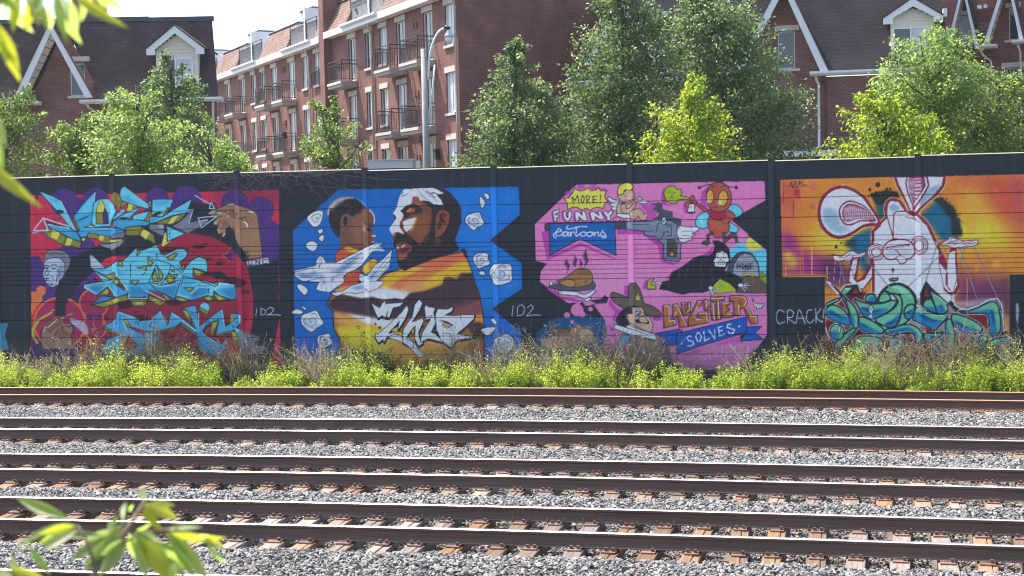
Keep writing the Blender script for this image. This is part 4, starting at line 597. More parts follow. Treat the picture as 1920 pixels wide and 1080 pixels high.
for q in ([(650, 1030), (640, 980), (660, 1000)], [(690, 990), (700, 1040), (730, 980)], [(780, 960), (760, 990), (790, 1000), (770, 1030)], [(840, 960), (880, 940), (870, 990), (840, 980)], [(950, 930), (960, 860), (950, 980)], [(1010, 940), (1000, 990), (1040, 970), (1040, 930), (1010, 940)], [(1070, 990), (1080, 900), (1140, 850), (1150, 950)], [(1190, 960), (1240, 930), (1230, 1000)], [(1290, 960), (1320, 920), (1330, 840)]): stroke(TW, q, 1.4)
# dark head at the bottom left
view(980, 320, 2.8417)
fill((110, 84, 72), [(130, 860), (160, 790), (172, 840), (250, 840), (280, 870), (220, 880), (160, 870)], sm=0, line=K_, lw=1); fill((176, 126, 84), [(250, 860), (300, 825), (360, 850), (330, 880), (270, 900)], sm=0); fill((160, 130, 116), [(90, 900), (200, 870), (300, 870), (350, 850), (400, 900), (300, 950), (120, 960)], soft=2); fill((190, 160, 146), ell(335, 875, 44, 34), line=K_, lw=1)

# ---- panel 4: rabbit with puppet strings
view(1440, 300, 2.7)
FR = [(63, 100), (1300, 72), (1300, 580), (1222, 580), (1222, 1060), (290, 1060), (288, 592), (73, 592)]
clip(FR); fill((206, 128, 52), FR)
fill((196, 82, 74), [(63, 100), (160, 98), (130, 260), (68, 420)], soft=14); fill((190, 76, 62), [(900, 85), (1300, 72), (1300, 330), (1150, 300), (1000, 170)], soft=22); fill((160, 64, 86), [(1230, 80), (1300, 75), (1300, 420), (1260, 300)], soft=12, alpha=.8)
fill((224, 186, 62), [(260, 330), (460, 300), (470, 480), (420, 520), (240, 440), (200, 380)], soft=16); fill((222, 190, 52), [(880, 330), (1100, 250), (1230, 380), (1200, 480), (1000, 460), (900, 440)], soft=18); fill((214, 160, 56), [(960, 160), (1080, 130), (1130, 280), (1000, 330)], soft=16)
fill((204, 130, 60), [(1000, 470), (1222, 480), (1222, 580), (1060, 560)], soft=12)
fill((150, 50, 128), [(66, 350), (140, 380), (160, 460), (260, 480), (330, 560), (288, 590), (73, 590)], soft=9); fill((104, 46, 96), [(250, 500), (330, 480), (420, 560), (420, 640), (290, 640)], soft=9); fill((110, 52, 92), [(930, 580), (1222, 600), (1222, 800), (960, 760)], soft=14); fill((150, 70, 96), [(880, 500), (960, 520), (1000, 640), (940, 700)], soft=10, alpha=.8); fill((222, 190, 60), [(120, 470), (160, 500), (140, 560), (80, 540)], soft=7, alpha=.8); fill((216, 178, 54), ell(100, 485, 24), soft=5)
for i in range(26):
    x, y = rnd.uniform(80, 480), rnd.uniform(130, 560); 
    if i % 2: x, y = rnd.uniform(920, 1210), rnd.uniform(130, 560)
    fill([(226, 178, 70), (214, 140, 60), (188, 70, 96), (232, 196, 90)][i % 4], ell(x, y, rnd.uniform(4, 22)), soft=2.5, alpha=.45)
for x, y0, y1, c in ((165, 430, 585, (206, 110, 50)), (178, 440, 588, (206, 110, 50)), (222, 440, 588, (222, 190, 70)), (90, 540, 590, (206, 160, 80)), (300, 540, 600, (222, 190, 70)), (78, 110, 225, (150, 40, 70)), (128, 205, 290, (140, 50, 60)), (1008, 600, 760, (196, 150, 60)), (945, 610, 720, (206, 150, 60))): stroke(c, [(x, y0), (x, y1)], 1.6)
for x in np.arange(80, 290, 13): fill((216, 170, 60), ell(x, 586, 7, 5), soft=.8)
fill((160, 40, 70), ell(145, 165, 16, 20), soft=3); fill((160, 40, 70), ell(158, 185, 6))
lines(K_, 1.3, [(105, 140), (118, 110), (124, 140)], [(108, 130), (124, 126)], [(128, 140), (135, 108), (146, 115), (136, 125), (148, 134), (132, 140)], [(150, 140), (160, 105), (160, 125), (172, 105), (170, 138)], [(178, 128), (184, 122), (186, 136)], [(192, 126), (204, 134)], [(86, 132), (92, 132)])
# dark splash behind the head
fill((28, 84, 104), [(540, 200), (600, 180), (680, 260), (640, 330), (590, 330), (560, 300)], soft=4); fill((34, 40, 44), [(515, 170), (560, 160), (600, 152), (660, 160), (665, 200), (620, 220), (560, 230), (540, 215)], soft=1.5)
fill((26, 100, 140), [(440, 380), (525, 345), (528, 430), (500, 500), (530, 560), (500, 600), (440, 480), (400, 430)], soft=4); fill((30, 60, 74), [(380, 420), (440, 390), (450, 440), (400, 440)], soft=4); fill((90, 80, 92), [(490, 520), (530, 540), (530, 600), (500, 620)], soft=5, alpha=.8)
fill((26, 96, 130), [(770, 280), (860, 200), (930, 230), (970, 330), (975, 390), (880, 410), (840, 350)], soft=4); fill((36, 46, 46), [(830, 195), (880, 190), (940, 240), (975, 330), (985, 385), (930, 380), (925, 300), (880, 240)], soft=2)
for i in range(60):
    a = i * 1.0; b = rnd.uniform(-1.5, .35); x = 800 + np.cos(b) * rnd.uniform(135, 185); y = 330 + np.sin(b) * rnd.uniform(140, 180)
    if x > 860: fill((36, 46, 46), ell(x, y, rnd.uniform(1.5, 6)))
for x, y, r in ((556, 125, 12), (516, 150, 8), (530, 180, 10), (548, 165, 7), (602, 148, 8), (618, 146, 6), (510, 185, 5), (345, 440, 8), (370, 420, 5)): fill((36, 44, 46), ell(x, y, r, r * 1.2))
# rabbit
WB = (204, 208, 226); MR = (132, 36, 62); HAL = (236, 206, 120)
EL = [(565, 318), (520, 230), (470, 170), (380, 132), (300, 160), (258, 230), (262, 320), (310, 380), (370, 396), (430, 372), (480, 340), (525, 332)]
ER = [(720, 262), (705, 225), (690, 198), (668, 158), (650, 120), (640, 86), (898, 84), (896, 112), (884, 140), (864, 168), (840, 190), (806, 216), (772, 248), (755, 275)]
BD = [(530, 700), (532, 560), (524, 480), (530, 360), (568, 316), (598, 290), (592, 250), (594, 228), (604, 208), (622, 197), (645, 196), (668, 206), (688, 232), (700, 258), (730, 275), (755, 275), (784, 296), (806, 320), (822, 346), (850, 410), (900, 510), (915, 580), (960, 660), (930, 700), (930, 760), (530, 760)]
for q in (EL, ER, BD): fill(HAL, q, sm=0, line=HAL, lw=5.4)
fill(MR, BD, line=MR, lw=3.6); fill(WB, [(540, 700), (542, 560), (534, 480), (540, 364), (572, 324), (606, 294), (600, 234), (622, 208), (660, 213), (694, 262), (730, 284), (752, 284), (804, 336), (840, 414), (890, 514), (905, 584), (950, 660), (920, 760), (540, 760)])
fill(MR, EL, sm=1, line=MR, lw=3); fill(WB, [(555, 312), (510, 236), (462, 180), (380, 145), (308, 170), (270, 235), (275, 315), (318, 368), (370, 384), (425, 362), (475, 330), (520, 318)], sm=1); fill((112, 150, 172), [(275, 250), (310, 240), (350, 258), (370, 330), (420, 345), (370, 376), (318, 358), (282, 310)], soft=4, alpha=.7)
fill(MR, [(545, 308), (500, 240), (450, 212), (400, 206), (362, 240), (360, 285), (385, 325), (420, 332), (470, 312)], sm=1); fill(WB, [(535, 302), (495, 245), (450, 220), (402, 215), (370, 244), (370, 284), (392, 318), (420, 322), (470, 304)], sm=1); fill((150, 90, 122), [(540, 306), (495, 252), (450, 228), (405, 224), (380, 250), (380, 285), (398, 310), (470, 296)], sm=1, line=MR, lw=1.6)
for i in range(24): x = 388 + i * 6.2; stroke((214, 208, 224), [(x, 236 + abs(i - 5) * 1.6), (x + 4, 304 - abs(i - 8) * .3)], .8)
fill(MR, ER, line=MR, lw=3); fill(WB, [(722, 254), (700, 200), (662, 120), (652, 88), (886, 86), (878, 128), (832, 182), (766, 240), (748, 262)]); fill((104, 144, 166), [(790, 150), (880, 120), (835, 180), (770, 235), (760, 200)], soft=3, alpha=.7)
fill(MR, [(700, 88), (810, 86), (818, 130), (790, 180), (742, 250), (735, 270), (730, 230), (705, 170), (694, 120)], sm=0); fill(WB, [(708, 88), (800, 87), (808, 130), (780, 178), (740, 235), (714, 170), (702, 120)]); fill((128, 56, 90), [(714, 88), (792, 87), (800, 130), (774, 172), (738, 225), (718, 165), (708, 120)])
for i in range(22): y = 96 + i * 5.8; w = 40 - abs(i - 6) * 1.2 - max(0, i - 9) * 2.0; stroke((210, 190, 210), [(748 - w, y), (742 + w, y)], .9)
fill((104, 140, 160), [(612, 235), (640, 220), (668, 240), (660, 258), (640, 258), (625, 262)], soft=2, alpha=.7)
lines(MR, 2.4, [(598, 290), (606, 220), (622, 198)], [(604, 290), (634, 395)], [(634, 395), (636, 275), (650, 262), (700, 258), (722, 270)], [(738, 265), (738, 295)]); lines(MR, 1.8, [(548, 355), (574, 322)], [(562, 340), (572, 332)], [(694, 286), (745, 300), (768, 315)], [(556, 316), (562, 330)])
# face machine
fill(MR, ell(546, 466, 46, 44)); fill(WB, ell(546, 466, 41, 39)); fill(MR, ell(546, 466, 36, 34)); fill(WB, ell(546, 466, 32, 30)); fill(MR, ell(548, 467, 27, 26)); fill(WB, ell(548, 467, 21, 20))
fill(MR, ell(766, 432, 46, 49)); fill(WB, ell(766, 432, 40, 43)); fill(MR, ell(766, 432, 35, 38)); fill(WB, ell(766, 432, 31, 34)); fill(MR, ell(764, 432, 27, 30)); fill(WB, ell(764, 432, 20, 24))
fill(MR, [(618, 412), (630, 398), (655, 396), (664, 408), (640, 420)], sm=1); fill(WB, ell(641, 406, 14, 4))
fill(WB, [(580, 460), (600, 420), (650, 403), (700, 405), (735, 430), (742, 470), (725, 495), (700, 500), (668, 485), (655, 495), (620, 505), (590, 490)], sm=1, line=MR, lw=2.6); fill(WB, [(650, 497), (668, 490), (702, 505), (690, 522), (670, 524)], sm=1, line=MR, lw=2.4); fill(WB, [(650, 497), (668, 485), (702, 500), (690, 505), (668, 500)])
stroke(MR, [(600, 446), (712, 430)], 4.6); stroke(WB, [(604, 448), (706, 433)], 1.3); fill((156, 166, 186), [(600, 455), (690, 445), (735, 460), (720, 490), (660, 480), (600, 490)], soft=4, alpha=.55); stroke(MR, [(648, 455), (662, 470), (670, 486)], 2)
fill((54, 60, 72), ell(632, 557, 7, 10), soft=1.2); stroke((54, 60, 72), [(632, 560), (634, 582)], 1.2); fill((52, 56, 66), [(612, 600), (650, 594), (662, 600), (655, 612), (620, 616)], sm=1, soft=.5); lines(K_, 1.2, [(642, 614), (642, 628)]); stroke((180, 186, 200), [(622, 606), (652, 602)], .9)
fill((150, 160, 184), [(740, 520), (760, 500), (765, 690), (740, 700)], soft=5, alpha=.4)
# arms and hands
fill(MR, [(420, 500), (466, 495), (455, 560), (450, 610), (480, 590), (520, 500), (532, 490), (530, 600), (480, 660), (440, 630), (400, 620), (404, 570)]); fill(WB, [(432, 505), (452, 500), (445, 560), (430, 600), (450, 622), (490, 605), (526, 540), (526, 590), (480, 650), (440, 640), (412, 610), (416, 570)])
fill(WB, [(325, 478), (370, 488), (410, 462), (430, 460), (455, 475), (490, 466), (495, 480), (470, 492), (430, 495), (410, 520), (385, 510), (360, 515), (335, 510)], sm=0, line=MR, lw=2); lines(MR, 1.2, [(360, 495), (400, 490)], [(380, 510), (420, 470)], [(400, 505), (440, 480)])
fill(MR, [(865, 440), (905, 540), (910, 500), (922, 448), (955, 448), (960, 560), (972, 640), (960, 670), (925, 688), (890, 660), (862, 520)]); fill(WB, [(866, 520), (904, 565), (918, 470), (946, 460), (950, 560), (958, 630), (940, 668), (915, 668), (890, 640)]); fill(MR, [(898, 580), (912, 560), (910, 640), (930, 662), (916, 660), (900, 630)])
fill(WB, [(840, 405), (870, 425), (905, 405), (920, 388), (950, 395), (985, 410), (1060, 404), (1066, 425), (1040, 436), (940, 446), (900, 432), (850, 430)], sm=0, line=MR, lw=2.2); lines(MR, 1.2, [(905, 425), (960, 405)], [(940, 430), (990, 412)], [(980, 430), (1030, 412)], [(1000, 432), (1050, 418)]); fill((150, 120, 140), [(905, 410), (960, 405), (950, 430), (910, 428)], soft=1, alpha=.6)
# lower left/right black
clip()
fill(K_, [(63, 592), (288, 592), (290, 1060), (50, 1060)]); fill(K_, [(1222, 580), (1310, 578), (1310, 1060), (1226, 1060)])
fill((70, 52, 78), [(1180, 600), (1222, 590), (1224, 800), (1190, 760)], soft=5, alpha=.7)
TG2 = (180, 196, 220)
for q in ([(82, 770), (55, 760), (42, 795), (55, 828), (85, 818)], [(98, 826), (100, 762), (128, 770), (122, 795), (100, 800), (138, 828)], [(142, 828), (158, 758), (188, 830)], [(148, 800), (182, 802)], [(222, 760), (200, 765), (196, 810), (215, 825), (232, 808)], [(240, 752), (244, 824)], [(268, 752), (244, 795), (276, 822)], [(284, 756), (278, 800)], [(272, 815), (277, 819)]): stroke(TG2, q, 1.3, sm=1)
fill((150, 160, 180), [(1256, 730), (1266, 722), (1272, 760), (1264, 840), (1256, 800)], soft=1.2)
# green letters
clip([(291, 60), (1300, 60), (1300, 1060), (291, 1060)])
GR = (98, 176, 142); GB = (28, 120, 170); GD = (20, 72, 130); WK = (206, 214, 228)
fill((98, 30, 38), [(292, 820), (420, 640), (560, 700), (760, 700), (900, 720), (1130, 760), (1190, 900), (1200, 1060), (300, 1060)], soft=2)
fill((206, 214, 226), [(540, 720), (560, 660), (640, 620), (720, 650), (770, 700), (800, 600), (830, 690), (930, 690), (950, 720), (1110, 700), (1190, 720), (1210, 880), (1100, 900), (540, 900)], soft=3, alpha=.5)
SH = []
def chaikin(p, n=2):
    p = np.asarray(p, float)
    for _ in range(n): r = np.roll(p, -1, 0); p = np.stack([p * .78 + r * .22, p * .22 + r * .78], 1).reshape(-1, 2)
    return [tuple(x) for x in p]
def sh(q, blue=None, dark=None, sm=0): SH.append((chaikin(q), blue and chaikin(blue), dark and chaikin(dark), sm, tuple(_v)))
view(1540, 520, 6.75)
sh([(45, 330), (240, 250), (235, 290), (45, 378)])
sh([(50, 400), (150, 330), (330, 440), (385, 620), (240, 585), (50, 490)], [(50, 430), (130, 410), (230, 480), (350, 500), (380, 615), (240, 580), (50, 490)], [(60, 440), (130, 420), (220, 490), (340, 520), (250, 520), (130, 470)])
sh([(545, 290), (580, 220), (640, 200), (692, 240), (690, 320), (600, 312)], [(600, 240), (690, 240), (688, 318), (600, 310)], None, 1)
sh([(700, 315), (730, 230), (800, 150), (900, 92), (1000, 90), (1100, 140), (1175, 235), (1192, 330), (1180, 430), (1130, 530), (1000, 620), (930, 637), (1000, 540), (1020, 330), (1000, 220), (880, 200)])
sh([(715, 320), (740, 230), (800, 165), (870, 230), (882, 287), (780, 322)], None, None, 1)
sh([(400, 255), (480, 300), (620, 335), (760, 330), (900, 285), (965, 300), (900, 400), (760, 490), (650, 532), (540, 500), (470, 380)], [(470, 380), (560, 375), (640, 405), (760, 390), (860, 400), (760, 480), (650, 525), (540, 495)], [(480, 390), (570, 390), (640, 425), (780, 405), (700, 450), (600, 440)])
sh([(890, 205), (1000, 222), (1030, 330), (1010, 460), (960, 580), (900, 642), (800, 622), (690, 562), (680, 522), (780, 480), (920, 400), (975, 310), (960, 280)], [(780, 590), (900, 540), (995, 450), (960, 580), (900, 632), (810, 620)], [(790, 590), (900, 555), (960, 500), (930, 570), (860, 610)])
sh([(1040, 420), (1090, 350), (1170, 335), (1192, 430), (1130, 530), (1060, 522)], [(1045, 450), (1120, 430), (1170, 380), (1185, 440), (1130, 525), (1060, 515)], [(1060, 440), (1120, 420), (1160, 390), (1110, 470)], 1)
sh([(150, 840), (380, 640), (462, 650), (330, 790), (180, 930)], [(300, 790), (420, 660), (458, 655), (330, 790)], None)
sh([(220, 200), (262, 220), (440, 380), (470, 520), (472, 642), (400, 642), (350, 450), (290, 300)], [(350, 450), (420, 500), (420, 640), (380, 620)], None)
sh([(470, 490), (560, 510), (700, 580), (802, 660), (770, 722), (600, 712), (480, 642)], [(475, 570), (540, 580), (620, 640), (780, 700), (600, 715), (480, 640)], [(480, 575), (540, 590), (610, 640), (530, 630)])
sh(list(map(tuple, ell(200, 695, 92, 100, 18))), [(115, 680), (200, 670), (230, 790), (150, 780)], None)
sh([(380, 870), (440, 760), (560, 740), (760, 760), (800, 880), (600, 960), (420, 960)], [(420, 880), (600, 830), (780, 860), (600, 950)], None)
sh([(810, 650), (900, 650), (1010, 600), (1130, 590), (1230, 640), (1282, 720), (1270, 800), (1190, 860), (1190, 740), (1120, 690), (1000, 720), (900, 740), (810, 722)], [(820, 690), (1000, 640), (1130, 630), (1230, 720), (1200, 840), (1190, 720), (1120, 670), (1000, 705), (880, 732)], [(830, 700), (1000, 665), (1120, 640), (1000, 690)])
sh([(850, 800), (920, 750), (1010, 780), (1080, 860), (1000, 960), (870, 940)], [(860, 840), (960, 800), (1050, 870), (900, 930)], None, 1)
sh([(1300, 690), (1450, 710), (1560, 680), (1500, 760), (1360, 840), (1290, 780)], [(1310, 730), (1450, 740), (1500, 740), (1360, 830)], None)
sh([(1200, 350), (1300, 420), (1450, 480), (1592, 470), (1602, 500), (1520, 600), (1420, 682), (1380, 640), (1180, 545), (1150, 540)], [(1190, 430), (1300, 480), (1420, 540), (1545, 540), (1420, 670), (1300, 610), (1160, 540)], [(1190, 425), (1290, 470), (1420, 535), (1500, 540), (1400, 580), (1300, 540)])
view(1700, 520, 6.75)
sh([(740, 730), (800, 740), (985, 900), (930, 930)], None, None)
sh([(390, 800), (470, 780), (510, 900), (460, 960), (300, 960)], [(400, 860), (480, 840), (470, 950), (330, 950)], None)
sh([(510, 530), (560, 520), (622, 720), (600, 1000), (520, 1000), (482, 600)], [(500, 560), (540, 700), (540, 1000), (520, 1000), (485, 620)], None)
sh([(570, 455), (700, 480), (900, 570), (972, 650), (930, 712), (760, 716), (640, 650), (560, 530)], [(580, 540), (700, 590), (800, 640), (955, 670), (900, 715), (760, 715), (650, 660)], [(580, 530), (690, 580), (780, 640), (680, 630)])
sh([(1160, 870), (1232, 860), (1242, 1000), (1170, 1000)], None, None)
sh(list(map(tuple, ell(970, 780, 62, 48, 16))), [(915, 790), (1020, 790), (970, 828)], None)
sh([(950, 850), (1100, 780), (1290, 750), (1322, 780), (1310, 832), (1150, 862), (1000, 880)], [(1100, 820), (1300, 790), (1310, 830), (1140, 860)], [(1110, 822), (1290, 800), (1200, 835)])
ARCH = [(640, 425), (760, 432), (900, 390), (1040, 310), (1130, 310), (1172, 380), (1202, 705), (1060, 765), (1045, 600), (1035, 460), (900, 455), (720, 455)]
sh(ARCH, [(720, 450), (900, 430), (1060, 400), (1110, 430), (1130, 600), (1140, 720), (1060, 740), (1045, 600), (1035, 465), (900, 458)], [(1060, 405), (1100, 425), (1125, 640), (1085, 560)])
stroke(K_, [(560, 330), (640, 412), (760, 424), (900, 380), (1040, 300), (1140, 290), (1190, 370), (1222, 700)], 9); stroke(WK, [(580, 250), (610, 350), (680, 395), (770, 405), (900, 360), (1040, 280), (1150, 270), (1205, 360), (1235, 690)], 2.2)
fill((120, 30, 40), [(700, 468), (1025, 472), (1045, 660), (960, 620), (860, 540)])
for q, bl, dk, sm, vw in SH: _v[:] = vw; p = list(q) + [q[0]]; stroke(WK, p, 5.5, alpha=.55)
for q, bl, dk, sm, vw in SH:
    _v[:] = vw; fill(GR, q, sm=sm, line=K_, lw=3.2)
    if bl: fill((58, 150, 168), [tuple(np.mean(bl, 0) * -.12 + np.array(p_) * 1.12) for p_ in bl], soft=1.6, alpha=.6); fill(GB, bl, soft=1.0)
    if dk: fill(GD, dk, soft=.9, alpha=.9)
    c = np.mean(q, 0); k = [tuple(c * .12 + np.array(p_) * .88) for p_ in q]; top = [p_ for p_ in k if p_[1] < c[1] + 5]
    top = sorted(top)[1:-1]
    if len(top) > 4 and not sm: stroke((190, 222, 206), top[1:len(top) * 2 // 3], .9, alpha=.7) if max(abs(np.diff(np.array(top)[:, 1]))) < 40 else None
    stroke(K_, (list(spline(tr(q))) if sm else list(tr(q))) + [(spline(tr(q)) if sm else tr(q))[0]], 2.0, raw=True)
view(1540, 520, 6.75)
fill((150, 208, 176), [(860, 130), (960, 110), (1080, 160), (1150, 260), (1100, 250), (980, 160)], soft=2, alpha=.8)
stroke(K_, [(705, 320), (735, 230), (805, 140), (900, 88), (1000, 84), (1100, 130), (1180, 230), (1200, 320)], 4.6, sm=1); stroke(K_, [(800, 160), (880, 200), (1000, 222), (1025, 330)], 2.6); stroke(K_, [(400, 255), (480, 300), (620, 335), (760, 330), (890, 290)], 3, sm=1)
fill(K_, [(300, 100), (470, 88), (512, 210), (400, 252), (330, 205)], line=K_, lw=1.5); fill((140, 44, 40), [(390, 205), (440, 132), (472, 190), (440, 225)], soft=.8); fill(GR, [(250, 190), (300, 128), (395, 128), (340, 190), (280, 240)], line=K_, lw=1.6); fill((170, 214, 190), [(290, 150), (320, 135), (380, 132), (320, 165)], soft=.8)
fill(WK, [(62, 50), (100, 55), (235, 200), (205, 215)]); stroke(K_, [(130, 95), (300, 260), (360, 460)], 3.4); stroke(WK, [(240, 165), (300, 95), (460, 80), (500, 180)], 1.6)
fill(GR, ell(628, 400, 30, 52), line=K_, lw=1.5); fill(WK, ell(628, 408, 20, 42)); fill(K_, ell(629, 402, 9, 26)); fill(WK, [(600, 520), (628, 450), (648, 540), (625, 500)]); fill(WK, ell(225, 660, 14, 46), line=K_, lw=1.3)
fill(K_, [(1240, 212), (1325, 38), (1400, 130), (1612, 330), (1600, 420), (1480, 462), (1360, 442), (1255, 345)]); fill((140, 44, 40), [(1298, 242), (1325, 128), (1367, 236)], soft=.9)
fill(GR, [(1375, 170), (1480, 240), (1592, 330), (1602, 420), (1560, 460), (1480, 470), (1420, 330)], line=K_, lw=2.2); fill(GB, [(1450, 365), (1530, 350), (1580, 440), (1480, 465)], soft=1); fill(GD, [(1500, 345), (1530, 350), (1545, 430), (1515, 400)], soft=.8); stroke(WK, [(1385, 185), (1490, 255), (1585, 335)], 1.2)
fill(GR, [(1280, 350), (1320, 290), (1390, 275), (1440, 380), (1450, 450), (1350, 412)], line=K_, lw=2.2); fill(GB, [(1300, 375), (1420, 370), (1450, 445), (1350, 408)], soft=1); stroke(K_, [(1375, 180), (1470, 465)], 3.6); stroke(WK, [(1205, 358), (1300, 425), (1450, 485), (1590, 478)], 1.2); stroke(K_, [(1600, 430), (1560, 460), (1480, 475), (1340, 430)], 2.4)
stroke(K_, [(1600, 500), (1420, 690)], 2.6); fill((130, 40, 42), [(1310, 625), (1385, 650), (1400, 690), (1330, 690)], soft=.8); fill((130, 40, 42), [(780, 740), (840, 745), (830, 860), (790, 850)], soft=.8); fill((120, 60, 40), ell(1095, 720, 36, 32), soft=1)
view(1700, 520, 6.75); stroke(WK, [(1225, 690), (1245, 660), (1270, 690), (1300, 760), (1380, 800)], 2, sm=1); stroke(K_, [(1240, 690), (1262, 680), (1300, 750)], 2)
view(1440, 300, 2.7)
lines(WK, 2, [(302, 618), (340, 660)], [(292, 850), (310, 910)])
# strings
for a, b in (((490, 495), (635, 668)), ((1040, 430), (1160, 695)), ((1000, 430), (925, 715)), ((970, 440), (1070, 740)), ((905, 450), (712, 640)), ((855, 430), (800, 610)), ((340, 515), (330, 640)), ((372, 520), (360, 650)), ((365, 520), (388, 620)), ((405, 510), (440, 600))):
    stroke((60, 66, 84), [a, b], 1.9); stroke((170, 178, 196), [a, b], .8)
for x in (860, 925, 960, 995, 1035): lines((130, 136, 156), 1.2, [(x - 8, 402), (x + 8, 412)], [(x + 6, 398), (x - 4, 420)])
clip()
# weathering: rollers, faded patches
n = rnd.normal(0, 1, (AH // 6 + 2, AW // 10 + 2)).astype(np.float32); n = np.repeat(np.repeat(box_blur(n, 2), 6, 0), 10, 1)[:AH, :AW]
n2 = rnd.normal(0, 1, (AH, AW)).astype(np.float32)
art *= (1 + .10 * n + .035 * n2)[..., None]; art = np.clip(art, 0, 255)

# ---------------------------------------------------------------- ground
TT, KK = -.2248, -.0058                    # the tracks: Y = D + TT*X + KK*X*X/2
def yt(D, X): return D + TT * X + KK * X * X / 2
DIRT = plain('dirt', (.085, .072, .052), .95, .35, 1.2, bump=.6, bscale=12)
def gz(y): return np.interp(y, [-60, 3.2, 5, 12, 13.5], [2.7, 2.7, 2.3, .15, -.16])
gx = np.concatenate([[-600, -200, -80], np.arange(-40, 41, 4), [80, 200, 600]]); gy = np.concatenate([[-60, -20], np.arange(0, 15, .75), np.arange(16, 80, 8), [120, 250, 600, 1500]])
GX, GY = np.meshgrid(gx, gy); V = np.stack([GX.ravel(), GY.ravel(), gz(GY.ravel())], 1); nx = len(gx)
F = np.array([(j * nx + i, j * nx + i + 1, (j + 1) * nx + i + 1, (j + 1) * nx + i) for j in range(len(gy) - 1) for i in range(nx - 1)])
tag(soup('ground', V, F, DIRT), kind='structure')
# ---------------------------------------------------------------- ballast bed
TR = [(33.72, 32.27), (28.37, 26.76), (23.84, 22.30), (19.95, 18.44), (15.68, 14.17)]
CEN = [(a + b) / 2 for a, b in TR]
CF = 1 / math.sqrt(1 + TT * TT)
def bed(a):
    """height of the ballast across the tracks; a is the track coordinate D"""
    d = np.min(np.abs(np.asarray(a)[..., None] - np.array(CEN)), -1) * CF
    h = np.interp(d, [0, 1.05, 1.27, 1.75, 2.4], [-.056, -.052, .02, .052, .03])
    return np.where(np.asarray(a) > 34.9, np.interp(a, [34.9, 35.6], [.0, -.10]), h)
aa = np.arange(12.0, 36.3, .1); xx = np.arange(-18, 18.1, .5); AA, XX = np.meshgrid(aa, xx, indexing='ij')
V = np.stack([XX.ravel(), yt(AA, XX).ravel(), bed(AA).ravel() - .035], 1); nx = len(xx)
i0 = (np.arange(len(aa) - 1)[:, None] * nx + np.arange(nx - 1)[None]).ravel(); F = np.stack([i0, i0 + 1, i0 + nx + 1, i0 + nx], 1)
BED = plain('ballast_dust', (.12, .105, .095), .95, .4, 14, bump=.8, bscale=60)
tag(soup('ballast_bed', V, F, BED), kind='structure')
def rock_coll(name, mat, n=7):
    c = bpy.data.collections.new(name)
    for i in range(n):
        bm = bmesh.new(); p = rng.normal(0, 1, (13, 3)); p /= np.linalg.norm(p, axis=1)[:, None]; p *= np.array([1, .8, .62]) * rng.uniform(.85, 1.15, (13, 1))
        for q in p: bm.verts.new(q)
        r = bmesh.ops.convex_hull(bm, input=bm.verts); bmesh.ops.delete(bm, geom=[g for g in r['geom_interior'] if isinstance(g, bmesh.types.BMVert)], context='VERTS')
        me = bpy.data.meshes.new('stone'); bm.to_mesh(me); bm.free(); me.materials.append(mat); c.objects.link(bpy.data.objects.new('stone', me))
    return c
def stone_mat(name, stops):
    m, N, L, B = new_mat(name); oi = mk(N, 'ShaderNodeObjectInfo'); r = ramp(N, stops); L.new(oi.outputs['Random'], r.inputs[0])
    tc = mk(N, 'ShaderNodeTexCoord'); no = mk(N, 'ShaderNodeTexNoise', i_Scale=2.5, i_Detail=4.0); L.new(tc.outputs['Object'], no.inputs[0]); r2 = ramp(N, [(.3, (.78,) * 3), (.7, (1.15,) * 3)]); L.new(no.outputs[0], r2.inputs[0])
    mx = mk(N, 'ShaderNodeMixRGB', blend_type='MULTIPLY'); mx.inputs[0].default_value = 1; L.new(r.outputs[0], mx.inputs[1]); L.new(r2.outputs[0], mx.inputs[2]); ge = mk(N, 'ShaderNodeNewGeometry'); n3 = mk(N, 'ShaderNodeTexNoise', i_Scale=.55, i_Detail=5.0, i_Roughness=.65); L.new(ge.outputs['Position'], n3.inputs[0]); r3 = ramp(N, [(.50, (0, 0, 0)), (.74, (.55,) * 3)]); L.new(n3.outputs[0], r3.inputs[0])
    m2 = mk(N, 'ShaderNodeMixRGB'); L.new(r3.outputs[0], m2.inputs[0]); L.new(mx.outputs[0], m2.inputs[1]); m2.inputs[2].default_value = (.135, .108, .085, 1); L.new(m2.outputs[0], B.inputs['Base Color']); B.inputs['Roughness'].default_value = .75; return m
